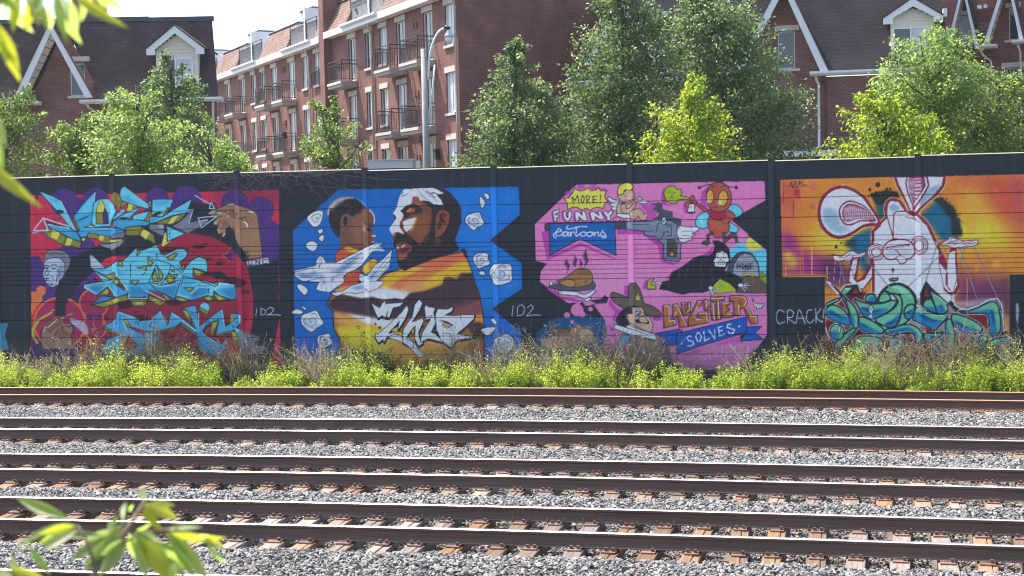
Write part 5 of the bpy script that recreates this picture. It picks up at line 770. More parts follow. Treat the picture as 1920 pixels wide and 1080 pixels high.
def scatter(name, P, coll, lo, hi):
    me = bpy.data.meshes.new(name); me.vertices.add(len(P)); me.vertices.foreach_set('co', np.ascontiguousarray(P, np.float32).ravel()); me.update()
    o = link(me, name, None); g = bpy.data.node_groups.new(name, 'GeometryNodeTree')
    g.interface.new_socket('Geometry', in_out='INPUT', socket_type='NodeSocketGeometry'); g.interface.new_socket('Geometry', in_out='OUTPUT', socket_type='NodeSocketGeometry')
    N, L = g.nodes, g.links; gi = N.new('NodeGroupInput'); go = N.new('NodeGroupOutput'); ip = N.new('GeometryNodeInstanceOnPoints'); ci = N.new('GeometryNodeCollectionInfo')
    ci.inputs['Collection'].default_value = coll; ci.inputs['Separate Children'].default_value = True; ci.inputs['Reset Children'].default_value = True
    rr = N.new('FunctionNodeRandomValue'); rr.data_type = 'FLOAT_VECTOR'; rr.inputs['Min'].default_value = (-.7, -.7, 0); rr.inputs['Max'].default_value = (.7, .7, 6.28)
    rs = N.new('FunctionNodeRandomValue'); rs.data_type = 'FLOAT_VECTOR'; rs.inputs['Min'].default_value = (lo,) * 3; rs.inputs['Max'].default_value = (hi,) * 3; rs.inputs['Seed'].default_value = 4
    L.new(gi.outputs[0], ip.inputs['Points']); L.new(ci.outputs[0], ip.inputs['Instance']); ip.inputs['Pick Instance'].default_value = True
    L.new(rr.outputs['Value'], ip.inputs['Rotation']); L.new(rs.outputs['Value'], ip.inputs['Scale']); L.new(ip.outputs[0], go.inputs[0])
    md = o.modifiers.new('scatter', 'NODES'); md.node_group = g; return o
SPC = .508
PH = [(6.628, 30.6), (5.421, 25.6), (5.125, 21.9), (5.813, 17.04), (0.1, 15)]      # one sleeper of each track sits here
def arc(X): return X * math.sqrt(1 + TT * TT) + TT * KK * X * X / 2 * CF
n = 300000
a = rng.uniform(13.2, 36.0, n); X = rng.uniform(-15, 15, n); Y = yt(a, X); keep = (np.abs(X) < .372 * Y + 1.2); a, X, Y = a[keep], X[keep], Y[keep]
ci_ = np.argmin(np.abs(a[:, None] - np.array(CEN)), 1); dd = (a - np.array(CEN)[ci_]) * CF
slope = TT + KK * X; Xc = X + dd * slope * .95                    # foot of the point on the track centre line
ph = np.array([arc(p[0]) for p in PH])[ci_]
s_ = (arc(Xc) - ph + SPC / 2) % SPC - SPC / 2
crib = np.abs(dd) < 1.2
keep = ~((np.abs(dd) < 1.19) & (np.abs(s_) < .137)) & ~(crib & (np.abs(np.abs(dd) - .77) < .05) & (rng.rand(len(dd)) < .6)) & ((a < 34.9) | (rng.rand(len(a)) < .5 - .4 * (a - 34.9)))
P = np.stack([X, Y, bed(a) + rng.uniform(-.018, .014, len(a)) + .012 * np.sin(X * 3.1 + a * 2) * (~crib)], 1)
clean = rock_coll('clean_stones', stone_mat('grey_stone', [(0, (.10, .098, .096)), (.35, (.175, .172, .168)), (.7, (.265, .260, .250)), (.93, (.37, .362, .345)), (1, (.24, .18, .13))]))
dirty = rock_coll('rusty_stones', stone_mat('rusty_stone', [(0, (.075, .066, .06)), (.4, (.165, .146, .128)), (.75, (.27, .24, .21)), (.9, (.36, .33, .30)), (1, (.30, .20, .12))]))
near = (np.abs(dd) < 1.12 + .25 * (rng.rand(len(dd)) - .5))
tag(scatter('ballast_gravel', P[keep & ~near], clean, .020, .050), kind='stuff', label='pale grey crushed stone ballast heaped between the tracks', cat='gravel')
tag(scatter('rusty_gravel', P[keep & near], dirty, .018, .034), kind='stuff', label='brown stained ballast stones lying between the sleepers', cat='gravel')
# ---------------------------------------------------------------- tracks
def rail_mat(name, side, top, rough):
    m, N, L, B = new_mat(name); ge = mk(N, 'ShaderNodeNewGeometry'); tc = mk(N, 'ShaderNodeTexCoord'); sp = mk(N, 'ShaderNodeSeparateXYZ'); L.new(tc.outputs['Object'], sp.inputs[0])
    mr = mk(N, 'ShaderNodeMapRange'); mr.inputs[1].default_value = .2335; mr.inputs[2].default_value = .2360; L.new(sp.outputs[2], mr.inputs[0])
    mp = mk(N, 'ShaderNodeMapping'); mp.inputs['Scale'].default_value = (.6, .6, 22); L.new(tc.outputs['Object'], mp.inputs[0])
    no = mk(N, 'ShaderNodeTexNoise', i_Scale=1.6, i_Detail=6.0, i_Roughness=.7); L.new(mp.outputs[0], no.inputs[0]); r = ramp(N, [(.3, np.array(side) * .65), (.7, np.array(side) * 1.4)]); L.new(no.outputs[0], r.inputs[0])
    mx = mk(N, 'ShaderNodeMixRGB'); L.new(mr.outputs[0], mx.inputs[0]); L.new(r.outputs[0], mx.inputs[1]); mx.inputs[2].default_value = (*top, 1); L.new(mx.outputs[0], B.inputs['Base Color'])
    m2 = mk(N, 'ShaderNodeMapRange'); m2.inputs[3].default_value = .62; m2.inputs[4].default_value = rough; L.new(mr.outputs[0], m2.inputs[0]); L.new(m2.outputs[0], B.inputs['Roughness'])
    if rough < .5: L.new(mr.outputs[0], B.inputs['Metallic'])
    return m
RAIL = rail_mat('worn_rail', (.112, .072, .056), (.60, .60, .62), .42); RRAIL = rail_mat('rusty_rail', (.125, .062, .042), (.42, .24, .15), .6)
PLATE = plain('rusty_plate', (.195, .122, .094), .8, .25, 9, bump=.3, bscale=70, objvar=.2)
SPIKE = plain('spike_iron', (.13, .075, .058), .7, .25, 20)
m, N, L, B = new_mat('weathered_timber'); TIMB = m
tc = mk(N, 'ShaderNodeTexCoord'); oi = mk(N, 'ShaderNodeObjectInfo'); mp = mk(N, 'ShaderNodeMapping'); mp.inputs['Scale'].default_value = (22, 1.2, 6); vm = mk(N, 'ShaderNodeVectorMath', operation='ADD'); L.new(tc.outputs['Object'], vm.inputs[0]); L.new(oi.outputs['Random'], vm.inputs[1]); L.new(vm.outputs[0], mp.inputs[0])
no = mk(N, 'ShaderNodeTexNoise', i_Scale=1.5, i_Detail=8.0, i_Roughness=.7); L.new(mp.outputs[0], no.inputs[0]); r = ramp(N, [(.28, (.075, .042, .024)), (.5, (.225, .122, .058)), (.78, (.35, .225, .135))]); L.new(no.outputs[0], r.inputs[0])
hs = mk(N, 'ShaderNodeHueSaturation'); mr = mk(N, 'ShaderNodeMapRange'); mr.inputs[3].default_value = .55; mr.inputs[4].default_value = 1.22; L.new(oi.outputs['Random'], mr.inputs[0]); L.new(mr.outputs[0], hs.inputs['Value'])
mt = mk(N, 'ShaderNodeMath', operation='MULTIPLY_ADD'); mt.inputs[1].default_value = 7.31; L.new(oi.outputs['Random'], mt.inputs[0]); fr = mk(N, 'ShaderNodeMath', operation='FRACT'); L.new(mt.outputs[0], fr.inputs[0]); m3 = mk(N, 'ShaderNodeMapRange'); m3.inputs[3].default_value = .35; m3.inputs[4].default_value = 1.12; L.new(fr.outputs[0], m3.inputs[0]); L.new(m3.outputs[0], hs.inputs['Saturation'])
L.new(r.outputs[0], hs.inputs['Color']); L.new(hs.outputs[0], B.inputs['Base Color']); B.inputs['Roughness'].default_value = .85; b = mk(N, 'ShaderNodeBump', i_Strength=.7, i_Distance=.01); L.new(no.outputs[0], b.inputs['Height']); L.new(b.outputs[0], B.inputs['Normal'])
def sleeper_mesh(i):
    q = M(); w = .115; sp = [0.0, .02, -.03, .05][i % 4]
    if i % 2: q.box(-w, sp - .004, -1.3, 1.3, -.14, .03); q.box(sp + .004, w, -1.3, 1.3, -.14, .027 - .004 * (i % 3))        # split along the grain
    else: q.box(-w, w, -1.3, 1.3, -.14, .03)
    me = q.mesh('sleeper'); bm = bmesh.new(); bm.from_mesh(me); bmesh.ops.bevel(bm, geom=[e for e in bm.edges if e.calc_length() > 1], offset=.008, segments=1, affect='EDGES'); bm.to_mesh(me); bm.free(); me.materials.append(TIMB); return me
SLEEP = [sleeper_mesh(i) for i in range(6)]
def plate_mesh(side, k):
    q = M(); q.box(-.09, .09, -.19, .19, .0305, .051); q.box(-.09, .09, -.10, -.078, .051, .060); q.box(-.09, .09, .078, .10, .051, .060)
    sp = [[(-.05, -.115), (.05, .115), (.045, -.115)], [(-.04, -.115), (.05, -.115), (0, .115)], [(.05, -.115), (-.05, .115), (.02, .115)]][k]
    n0 = len(q.f)
    for x, y in sp: q.box(x - .014, x + .014, y - .018, y + .018, .051, .080); q.box(x - .02, x + .02, y - .012 - .012 * (y < 0), y + .012 + .012 * (y > 0), .080, .094)
    for x in (-.012, .03): q.box(x, x + .022, -.165, -.145, .0511, .0525)
    me = q.mesh('tie_plate'); me.materials.append(PLATE); me.materials.append(SPIKE)
    for i, p in enumerate(me.polygons): p.material_index = 1 if i >= n0 else 0
    return me
PLM = [plate_mesh(0, k) for k in range(3)]
ANK = []
for x in (-.115, .115):
    a_ = M(); a_.prism_x([(-.085, .045), (.03, .045), (.03, .056), (-.073, .056), (-.073, .115), (-.085, .115)], x - .009, x + .009); me = a_.mesh('rail_anchor'); me.materials.append(PLATE); ANK.append(me)
PROF = [(-.076, 0), (.076, 0), (.076, .010), (.020, .028), (.010, .045), (.010, .120), (.034, .136), (.037, .150), (.036, .164), (.026, .171), (-.026, .171), (-.036, .164), (-.037, .150), (-.034, .136), (-.010, .120), (-.010, .045), (-.020, .028), (-.076, .010)]
NAMES = ['rusty brown little used track nearest the weeds and the painted wall', 'second track out from the painted wall with polished rail tops', 'third track out from the painted wall with polished rail tops', 'broadest track in view, fourth out from the painted wall, orange brown sleepers', 'track cut off by the bottom edge, only one rail top in view']
for ti, ((Da, Db), lab) in enumerate(zip(TR, NAMES)):
    t = thing('railway_track', lab, 'track', (0, 0, 0), 0, 'railway tracks in front of the wall')
    c0 = CEN[ti]; half = (Da - Db) / 2 * CF; xs = np.linspace(-17, 17, 60)
    for D in (Da, Db):
        V, F = [], []
        for i, x in enumerate(xs):
            sl = TT + KK * x; nrm = np.array([-sl, 1]) / math.hypot(sl, 1)
            for py, pz in PROF: V.append((x + nrm[0] * py, yt(D, x) + nrm[1] * py, .052 + pz * 1.123))
        k = len(PROF)
        F = [(i * k + (j + 1) % k, i * k + j, (i + 1) * k + j, (i + 1) * k + (j + 1) % k) for i in range(len(xs) - 1) for j in range(k)]
        me = bpy.data.meshes.new('rail'); me.from_pydata(V, [], F); me.update()
        link(me, 'rail', RRAIL if ti == 0 else RAIL, t)
    s0 = arc(PH[ti][0]); span = .372 * (c0 + 2) + 1.5
    for i in range(-70, 71):
        s = s0 + i * SPC + rng.normal(0, .012); x = s * CF
        for _ in range(3): x -= (arc(x) - s) * CF
        if abs(x) > min(span, 16.5): continue
        if ti == 4 and (x > 1.0 or i % 2): continue
        sl = TT + KK * x; rz = math.atan(sl) + rng.normal(0, .024); me = SLEEP[rng.randint(6)]
        o = bpy.data.objects.new('sleeper', me); S.collection.objects.link(o); o.parent = t; o.location = (x + rng.normal(0, .012), yt(c0, x), -abs(rng.normal(0, .006))); o.rotation_euler = (0, 0, rz)
        for j, sgn in enumerate((1, -1)):
            p = bpy.data.objects.new('tie_plate', PLM[rng.randint(3)]); S.collection.objects.link(p); p.parent = o; p.location = (0, sgn * half, 0)
            if (i % 2 == 0 or rng.rand() < .15) and j == 0 and ti > 0:
                for am in ANK: k = bpy.data.objects.new('rail_anchor', am); S.collection.objects.link(k); k.parent = o; k.location = (0, sgn * half, 0)
# ---------------------------------------------------------------- the painted wall
ART_FROM_WALL = np.array([[67.2620126, -2.95680404, 963.941216], [-3.6187431, -74.0615103, 719.117263], [-.00506910547, -.00139981287, 1.0]])
art_lin = lin(np.clip(art, 0, 255)).astype(np.float32)
PAINT_GAIN = np.array([1.38, 1.34, 1.22])
def art_at(s, z):
    q = np.stack([s, z, np.ones_like(s)], -1) @ ART_FROM_WALL.T; px = (q[..., 0] / q[..., 2] - AX0) * AS; py = (q[..., 1] / q[..., 2] - AY0) * AS
    x = np.clip(px - .5, 0, AW - 2); y = np.clip(py - .5, 0, AH - 2); xi = x.astype(int); yi = y.astype(int); fx = (x - xi)[..., None]; fy = (y - yi)[..., None]
    c = (art_lin[yi, xi] * (1 - fx) + art_lin[yi, xi + 1] * fx) * (1 - fy) + (art_lin[yi + 1, xi] * (1 - fx) + art_lin[yi + 1, xi + 1] * fx) * fy
    base = lin(np.array(K_)); out = (px < 0) | (px > AW - 1) | (py < 0) | (py > AH - 1); c[out] = base
    return np.clip(c * PAINT_GAIN, .004, .84)
def paint_mat(name, rough, gain):
    m, N, L, B = new_mat(name); at = mk(N, 'ShaderNodeAttribute', attribute_name='paint'); tc = mk(N, 'ShaderNodeTexCoord'); no = mk(N, 'ShaderNodeTexNoise', i_Scale=9.0, i_Detail=8.0, i_Roughness=.7); L.new(tc.outputs['Object'], no.inputs[0])
    r = ramp(N, [(.3, (.86 * gain,) * 3), (.7, (1.1 * gain,) * 3)]); L.new(no.outputs[0], r.inputs[0]); mx = mk(N, 'ShaderNodeMixRGB', blend_type='MULTIPLY'); mx.inputs[0].default_value = 1; L.new(at.outputs['Color'], mx.inputs[1]); L.new(r.outputs[0], mx.inputs[2])
    mp = mk(N, 'ShaderNodeMapping'); mp.inputs['Scale'].default_value = (7, 7, .35); L.new(tc.outputs['Object'], mp.inputs[0]); ns = mk(N, 'ShaderNodeTexNoise', i_Scale=1.0, i_Detail=6.0, i_Roughness=.7); L.new(mp.outputs[0], ns.inputs[0]); rs = ramp(N, [(.52, (0, 0, 0)), (.78, (.16,) * 3)]); L.new(ns.outputs[0], rs.inputs[0])
    m2 = mk(N, 'ShaderNodeMixRGB'); L.new(rs.outputs[0], m2.inputs[0]); L.new(mx.outputs[0], m2.inputs[1]); m2.inputs[2].default_value = (.22, .21, .20, 1)
    sx = mk(N, 'ShaderNodeSeparateXYZ'); L.new(tc.outputs['Object'], sx.inputs[0]); mz = mk(N, 'ShaderNodeMapRange'); mz.inputs[1].default_value = 1.3; mz.inputs[2].default_value = .1; L.new(sx.outputs[2], mz.inputs[0]); nd = mk(N, 'ShaderNodeTexNoise', i_Scale=5.0, i_Detail=8.0, i_Roughness=.75); L.new(tc.outputs['Object'], nd.inputs[0]); mm = mk(N, 'ShaderNodeMath', operation='MULTIPLY'); L.new(mz.outputs[0], mm.inputs[0]); L.new(nd.outputs[0], mm.inputs[1])
    m4 = mk(N, 'ShaderNodeMixRGB'); L.new(mm.outputs[0], m4.inputs[0]); L.new(m2.outputs[0], m4.inputs[1]); m4.inputs[2].default_value = (.17, .14, .11, 1); L.new(m4.outputs[0], B.inputs['Base Color'])
    B.inputs['Roughness'].default_value = rough; B.inputs['Specular IOR Level'].default_value = .3; n2 = mk(N, 'ShaderNodeTexNoise', i_Scale=60.0, i_Detail=4.0); L.new(tc.outputs['Object'], n2.inputs[0]); b = mk(N, 'ShaderNodeBump', i_Strength=.35, i_Distance=.006); L.new(n2.outputs[0], b.inputs['Height']); L.new(b.outputs[0], B.inputs['Normal']); return m
PAINT = paint_mat('painted_concrete', .72, 1.0); PAINTP = paint_mat('painted_post', .5, 1.27)
COPE = plain('bare_concrete_edge', (.25, .22, .16), .8, .2, 7)
WALLZ = -math.atan(.19)
wall = thing('sound_wall', 'tall concrete wall painted black with four bright murals and graffiti lettering', 'wall', (0, 36.6, 0), WALLZ)
POSTS = [-14.29, -10.83, -7.31, -3.82, -.42, 3.045, 6.525, 10.0, 13.47]
TOPS = [5.605, 5.60, 5.575, 5.535, 5.515, 5.515, 5.495, 5.525]
LEV = [-.25, .262, .742, 1.222, 1.702, 2.182, 2.662, 3.142, 3.622, 4.095, 4.575, 5.05]
def painted(name, xs, zs, ys, parent, mat):
    """front sheet of a panel: xs columns, zs rows with depth ys, plus the solid body behind it"""
    Xg, Zg = np.meshgrid(xs, zs); Yg = np.repeat(np.asarray(ys)[:, None], len(xs), 1); c = art_at(Xg.ravel(), Zg.ravel()); c *= np.where(Yg.ravel() > .001, .60, 1.0)[:, None] if mat is PAINT else 1.0        # recessed joint rows get a darker colour
    V = np.stack([Xg.ravel(), Yg.ravel(), Zg.ravel()], 1); nx = len(xs); i0 = (np.arange(len(zs) - 1)[:, None] * nx + np.arange(nx - 1)[None]).ravel(); F = np.stack([i0, i0 + 1, i0 + nx + 1, i0 + nx], 1)
    n = len(V); x0, x1, z0, z1 = xs[0], xs[-1], zs[0], zs[-1]
    Vb = np.array([(x0, .02, z0), (x1, .02, z0), (x1, .02, z1), (x0, .02, z1), (x0, .14, z0), (x1, .14, z0), (x1, .14, z1), (x0, .14, z1)]); Fb = np.array([(4, 7, 6, 5), (0, 4, 5, 1), (3, 2, 6, 7), (0, 3, 7, 4), (1, 5, 6, 2)]) + n
    o = soup(name, np.vstack([V, Vb]), np.vstack([F, Fb]), mat, parent); a = o.data.attributes.new('paint', 'FLOAT_COLOR', 'POINT'); cc = np.ones((n + 8, 4), np.float32); cc[:n, :3] = c; cc[n:, :3] = .02; a.data.foreach_set('color', cc.ravel()); return o
RES = .0175
for b in range(8):
    x0, x1 = POSTS[b] + .055, POSTS[b + 1] - .055; nxs = int((x1 - x0) / RES)
    dz = [.02, .015, 0, 0, -.01, -.008, -.005, .0][b] + rng.normal(0, .003)
    for k in range(11):
        z0, z1 = LEV[k], LEV[k + 1]; z0 += dz * (k > 0); z1 += dz
        if k == 10: z1 = TOPS[b] - .024
        coarse = k in (0,)
        xs = np.linspace(x0, x1, 8 if coarse else nxs + 1); zs, ys = [], []
        parts = 4 if k in (6, 7) else 1; hh = (z1 - z0) / parts
        for p in range(parts):
            lo, hi = z0 + p * hh, z0 + (p + 1) * hh; m_ = np.arange(lo + .014, hi - .014, RES if not coarse else .2); zs += [lo + .001, lo + .008] + list(m_) + [hi - .008, hi - .001]; ys += [.019, .002] + [0] * len(m_) + [.002, .019]
        # the paint sits on the panel face
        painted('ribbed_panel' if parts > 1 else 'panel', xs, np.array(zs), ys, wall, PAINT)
    q = M(); zt = TOPS[b]; q.prism_x([(.0, zt - .022), (.15, zt - .022), (.15, zt + .002), (.055, zt + .002)], x0 - .02, x1 + .02); q.build('coping', COPE, wall)
for i, x in enumerate(POSTS):
    zt = max(TOPS[min(i, 7)], TOPS[max(i - 1, 0)]) + .03; zs = np.arange(.0, zt - .02, RES * 1.2); zs = np.append(zs, zt)
    xs = np.array([-.072, -.068, -.04, -.015, .012, .04, .068, .072]) + x; Xg = xs
    o = painted('post', xs, zs, np.full(len(zs), -.028), wall, PAINTP); me = o.data; co = np.empty(len(me.vertices) * 3, np.float32); me.vertices.foreach_get('co', co); co = co.reshape(-1, 3)
    n = len(xs) * len(zs); e = np.isin(np.arange(n) % len(xs), (0, 7)); co[:n][e, 1] = .01; me.vertices.foreach_set('co', co.ravel()); me.update()
# ---------------------------------------------------------------- building kit
def holed(q, x0, x1, z0, z1, holes, y=0.0, dep=.14):
    """a wall face at depth y with real openings (x0, x1, z0, z1) and their reveals"""
    xs = sorted({x0, x1, *[v for h in holes for v in h[:2]]}); zs = sorted({z0, z1, *[v for h in holes for v in h[2:]]})
    xs = [x for x in xs if x0 <= x <= x1]; zs = [z for z in zs if z0 <= z <= z1]
    for xa, xb in zip(xs, xs[1:]):
        for za, zb in zip(zs, zs[1:]):
            cx, cz = (xa + xb) / 2, (za + zb) / 2
            if any(h[0] < cx < h[1] and h[2] < cz < h[3] for h in holes): continue
            q.add([(xa, y, za), (xb, y, za), (xb, y, zb), (xa, y, zb)], [(0, 1, 2, 3)])
    for a, b, c, d in holes:
        q.add([(a, y, c), (a, y + dep, c), (a, y + dep, d), (a, y, d)], [(0, 1, 2, 3)]); q.add([(b, y, c), (b, y, d), (b, y + dep, d), (b, y + dep, c)], [(0, 1, 2, 3)])
        q.add([(a, y, c), (b, y, c), (b, y + dep, c), (a, y + dep, c)], [(0, 1, 2, 3)]); q.add([(a, y, d), (a, y + dep, d), (b, y + dep, d), (b, y, d)], [(0, 1, 2, 3)])
def window(parent, h, y, bars=1, fm=WHITE, pm=GLASS, f=.05, part='window', pms=None):
    """frame with mullions; every pane a sub-part"""
    a, b, c, d = h; q = M(); q.box(a, a + f, y, y + .07, c, d); q.box(b - f, b, y, y + .07, c, d); q.box(a + f, b - f, y, y + .07, c, c + f); q.box(a + f, b - f, y, y + .07, d - f, d)
    w = (b - a - 2 * f) / (bars + 1)
    for i in range(1, bars + 1): q.box(a + f + w * i - f * .45, a + f + w * i + f * .45, y + .004, y + .066, c + f, d - f)
    o = q.build(part, fm, parent)
    for i in range(bars + 1):
        p = M(); p.box(a + f + w * i + (f * .45 if i else 0), a + f + w * (i + 1) - (f * .45 if i < bars else 0), y + .03, y + .045, c + f, d - f); p.build('pane', (pms or [pm] * 9)[i], o)
    return o
def downpipe(parent, pts, r=.05, mat=WHITE): return M().tube(pts, r, 8).build('downpipe', mat, parent, True)
# ---------------------------------------------------------------- brick apartments
apt = thing('apartment_building', 'four storey red brick apartments with black railed balconies and shingled mansard roof', 'building', (-2.31, 60.0, 0), R(-64))
B1 = M(); holes, things_ = [], []
def X(s): return -s
cols_n = [('w', .57, -.35), ('d', 2.92, 1.88), ('d', 6.08, 5.0), ('w', 8.2, 7.28), ('w', 10.1, 9.19), ('d', 12.47, 11.45)]
cols_f = [('w', 17.8, 16.9), ('w', 19.77, 18.9), ('d', 22.28, 21.2), ('d', 25.54, 24.5), ('w', 27.8, 26.87), ('w', 29.76, 28.8), ('d', 32.33, 31.23), ('d', 35.66, 34.56), ('w', 38.6, 37.7), ('d', 41.2, 40.2)]
win = []
for cols, dz in ((cols_n, 0), (cols_f, -.12)):
    for kind, sa, sb in cols:
        for fl, top in enumerate((13.05, 10.25, 7.47, 4.68)):
            bot = top - (2.08 if kind == 'd' else 1.68)
            if fl == 2: bot = top - (1.5 if kind == 'w' else 2.05)
            win.append((kind, (X(sa), X(sb), bot + dz, top + dz), fl))
N0, N1, F1 = .8, 15.2, 43.5
holed(B1, X(14.92), N0, 0, 13.4, [w[1] for w in win if w[1][0] > X(14.9)]); holed(B1, X(F1), X(15.63), 0, 13.3, [w[1] for w in win if w[1][0] < X(15.6)], .02)
B1.add([(N0, 0, 0), (N0, 12, 0), (N0, 12, 16.5), (N0, 0, 16.5)], [(0, 1, 2, 3)])                      # blank gable end
B1.add([(X(F1), .02, 0), (X(F1), .02, 13.3), (X(F1), 11, 13.3), (X(F1), 11, 0)], [(0, 1, 2, 3)]); B1.add([(N0, 12, 0), (X(F1), 12, 0), (X(F1), 12, 13.3), (N0, 12, 13.3)], [(0, 1, 2, 3)])
B1.box(X(15.63), X(14.92), -.42, 6, 0, 16.2)                                                          # party wall fin
B1.build('wall', BRICK, apt)
for kind, h, fl in win:
    if fl == 3: continue
    if kind == 'w': window(apt, h, .07, 1, pms=[BLIND if rng.rand() < .5 else GLASS, BLIND if rng.rand() < .6 else GLASS])
    else: window(apt, h, .07, 1, part='balcony_door', pms=[BLIND if rng.rand() < .35 else GLASS, GLASS])
    M().box(h[0] - .1, h[1] + .06, -.035, .1, h[3], h[3] + .24).build('lintel', STONE, apt)
    if kind == 'w': M().box(h[0] - .06, h[1] + .06, -.07, .07, h[2] - .11, h[2]).build('sill', STONE, apt)
def railing(x0, x1, d, z, h=1.02, sides=True):
    q = M(); q.box(x0, x1, -d, -d + .03, z + h - .04, z + h); q.box(x0, x1, -d, -d + .03, z + h - .2, z + h - .175); q.box(x0, x1, -d, -d + .03, z + .08, z + .105)
    for x in np.arange(x0 + .02, x1, .115): q.box(x - .008, x + .008, -d + .008, -d + .024, z + .1, z + h - .18)
    for x in (x0, x1 - .035): q.box(x, x + .035, -d, -d + .035, z, z + h)
    if sides:
        for x in (x0, x1 - .03):
            q.box(x, x + .03, -d + .03, -.02, z + h - .04, z + h); q.box(x, x + .03, -d + .03, -.02, z + h - .2, z + h - .175); q.box(x, x + .03, -d + .03, -.02, z + .08, z + .105)
            for y in np.arange(-d + .12, -.03, .115): q.box(x + .008, x + .022, y - .008, y + .008, z + .1, z + h - .18)
    return q
SLAB = plain('balcony_slab', (.40, .36, .33), .85, .2, 6)
bal = [(11.30, 2.0, 0), (4.86, 1.9, 0), (1.70, 2.0, 0), (20.95, 1.9, -.12), (24.3, 1.9, -.12), (31.0, 1.9, -.12), (34.3, 2.0, -.12), (40.0, 2.0, -.12)]
for s, ln, dz in bal:
    for fl, z in enumerate((10.9, 8.08)):
        x1, x0 = X(s), X(s + ln); q = M(); q.box(x0, x1, -.82, -.002, z + dz - .26, z + dz - .12); q.box(x0 - .02, x1 + .02, -.85, -.003, z + dz - .12, z + dz + .02)
        o = q.build('balcony', SLAB, apt); railing(x0 + .03, x1 - .03, .8, z + dz + .02).build('railing', DARKM, o)
        M().box(x0 - .023, x1 + .023, -.86, -.852, z + dz - .11, z + dz + .015).build('balcony_edge', STONE, o)
for sa, dz, z in ((16.95, -.12, 11.2),): railing(X(sa + 1.1), X(sa - .2), .12, z, .95, False).build('railing', DARKM, apt)
# eaves, mansard blocks, roof terraces
def mans(sa, sb, zb, zt):
    q = M(); q.prism_x([(-.30, zb), (.42, zt), (3.2, zt), (3.2, zb)], X(sb), X(sa)); q.build('mansard_roof', SHINGLE2, apt)
    M().prism_x([(.34, zt), (.50, zt + .10), (3.2, zt + .10), (3.2, zt)], X(sb) - .04, X(sa) + .04).build('roof_edge', FLASH, apt)
    M().box(X(sb), X(sa), -.45, -.002, zb - .32, zb - .004).build('fascia', WHITE, apt)
def terrace(sa, sb, zb, zt, mid):
    q = M()
    for s, w in ((sa, .12), (sb - .12, .12)): q.prism_x([(-.06, zb), (.40, zt - .05), (2.6, zt - .05), (2.6, zb)], X(s + w) , X(s))
    q.box(X(sb), X(sa), 2.3, 2.5, zb, zt + .35); q.build('terrace_cheek', WHITE, apt)
    M().box(X(mid + .09), X(mid - .09), -.05, 2.2, zb, zt + .42).build('terrace_divider', WHITE, apt)
    M().box(X(sb - .5), X(mid + .2), .5, 2.7, zt + .16, zt + .48).build('terrace_canopy', WHITE, apt); M().box(X(sb - .45), X(mid + .15), .45, 2.75, zt + .48, zt + .56).build('roof_edge', FLASH, apt)
    railing(X(sb - .14), X(mid + .1), .02, zb + .02, 1.25, False).build('railing', DARKM, apt); railing(X(mid - .1), X(sa + .14), .02, zb + .02, 1.25, False).build('railing', DARKM, apt)
    M().box(X(sb - .13), X(mid + .1), .05, .06, zb + .1, zb + 1.15).build('screen', EAVE, apt); M().box(X(mid - .1), X(sa + .13), .05, .06, zb + .1, zb + 1.15).build('screen', EAVE, apt)
    q = M(); q.prism_x([(-.02, zb + .02), (-.58, zb + .02), (-.58, zb - .07), (-.50, zb - .15), (-.02, zb - .15)], X(sb), X(sa)); q.build('gutter', WHITE, apt)
    M().box(X(sb), X(sa), -.45, -.002, zb - .34, zb - .152).build('fascia', WHITE, apt)
mans(12.1, 14.9, 13.66, 15.15); terrace(7.3, 12.1, 13.66, 15.15, 9.4); mans(2.1, 7.3, 13.66, 15.15); mans(-.8, 2.1, 13.66, 15.15)
mans(15.66, 17.0, 13.55, 15.06); terrace(17.0, 21.9, 13.55, 15.06, 19.1); mans(21.9, 27.1, 13.55, 15.06); terrace(27.1, 32.25, 13.55, 15.06, 29.3); mans(32.25, 37.36, 13.55, 15.06); terrace(37.36, 42, 13.55, 15.06, 39.5)
for s, dz in ((9.02, 0), (-.68, 0), (18.4, -.12), (28.35, -.12)): downpipe(apt, [(X(s - .25), -.35, 13.5 + dz), (X(s - .2), -.3, 13.2 + dz), (X(s), -.09, 12.85 + dz), (X(s), -.09, 0)], .055, GALV)
for s in (4.0, 23.4):
    for z in (12.85, 9.9, 7.1): M().box(X(s), X(s) + .16, -.06, .01, z - .35, z - .1).box(X(s) + .3, X(s) + .46, -.06, .01, z - .35, z - .1).build('vent', BRICK, apt)
for s, z in ((6.55, 6.62), (1.55, 7.0)):
    M().box(X(s), X(s) + .16, -.2, -.01, z - .3, z).prism([(X(s) - .05, z), (X(s) + .21, z), (X(s) + .08, z + .14)], -.24, -.01).build('wall_lamp', DARKM, apt)
BBQ = M(); BBQ.box(-22.2, -21.9, -.62, -.32, 8.75, 8.95); BBQ.tube([(-22.05, -.47, 8.0), (-22.05, -.47, 8.75)], .04); BBQ.tube([(-22.05, -.62, 8.98), (-22.05, -.32, 8.98)], .14, 10)
tag(BBQ.build('barbecue', DARKM), 'small black covered barbecue standing on a middle floor balcony', 'barbecue').matrix_world = Matrix.Translation((-2.31, 60, 0)) @ Matrix.Rotation(R(-64), 4, 'Z')
pl = M(); pl.box(-11.5, -11.2, .2, .5, 13.7, 13.95)
for i in range(40):
    p = np.array([-11.35, .35, 14.15]) + rng.normal(0, .16, 3); d = rng.normal(0, .07, 3); e = rng.normal(0, .07, 3); pl.add([p - d, p + e, p + d, p - e], [(0, 1, 2, 3)])
tag(pl.build('potted_plant', plain('pot_plant', (.06, .10, .05), .7, .6, 12)), 'bushy potted plant behind the roof terrace railing', 'plant').matrix_world = Matrix.Translation((-2.31, 60, 0)) @ Matrix.Rotation(R(-64), 4, 'Z')
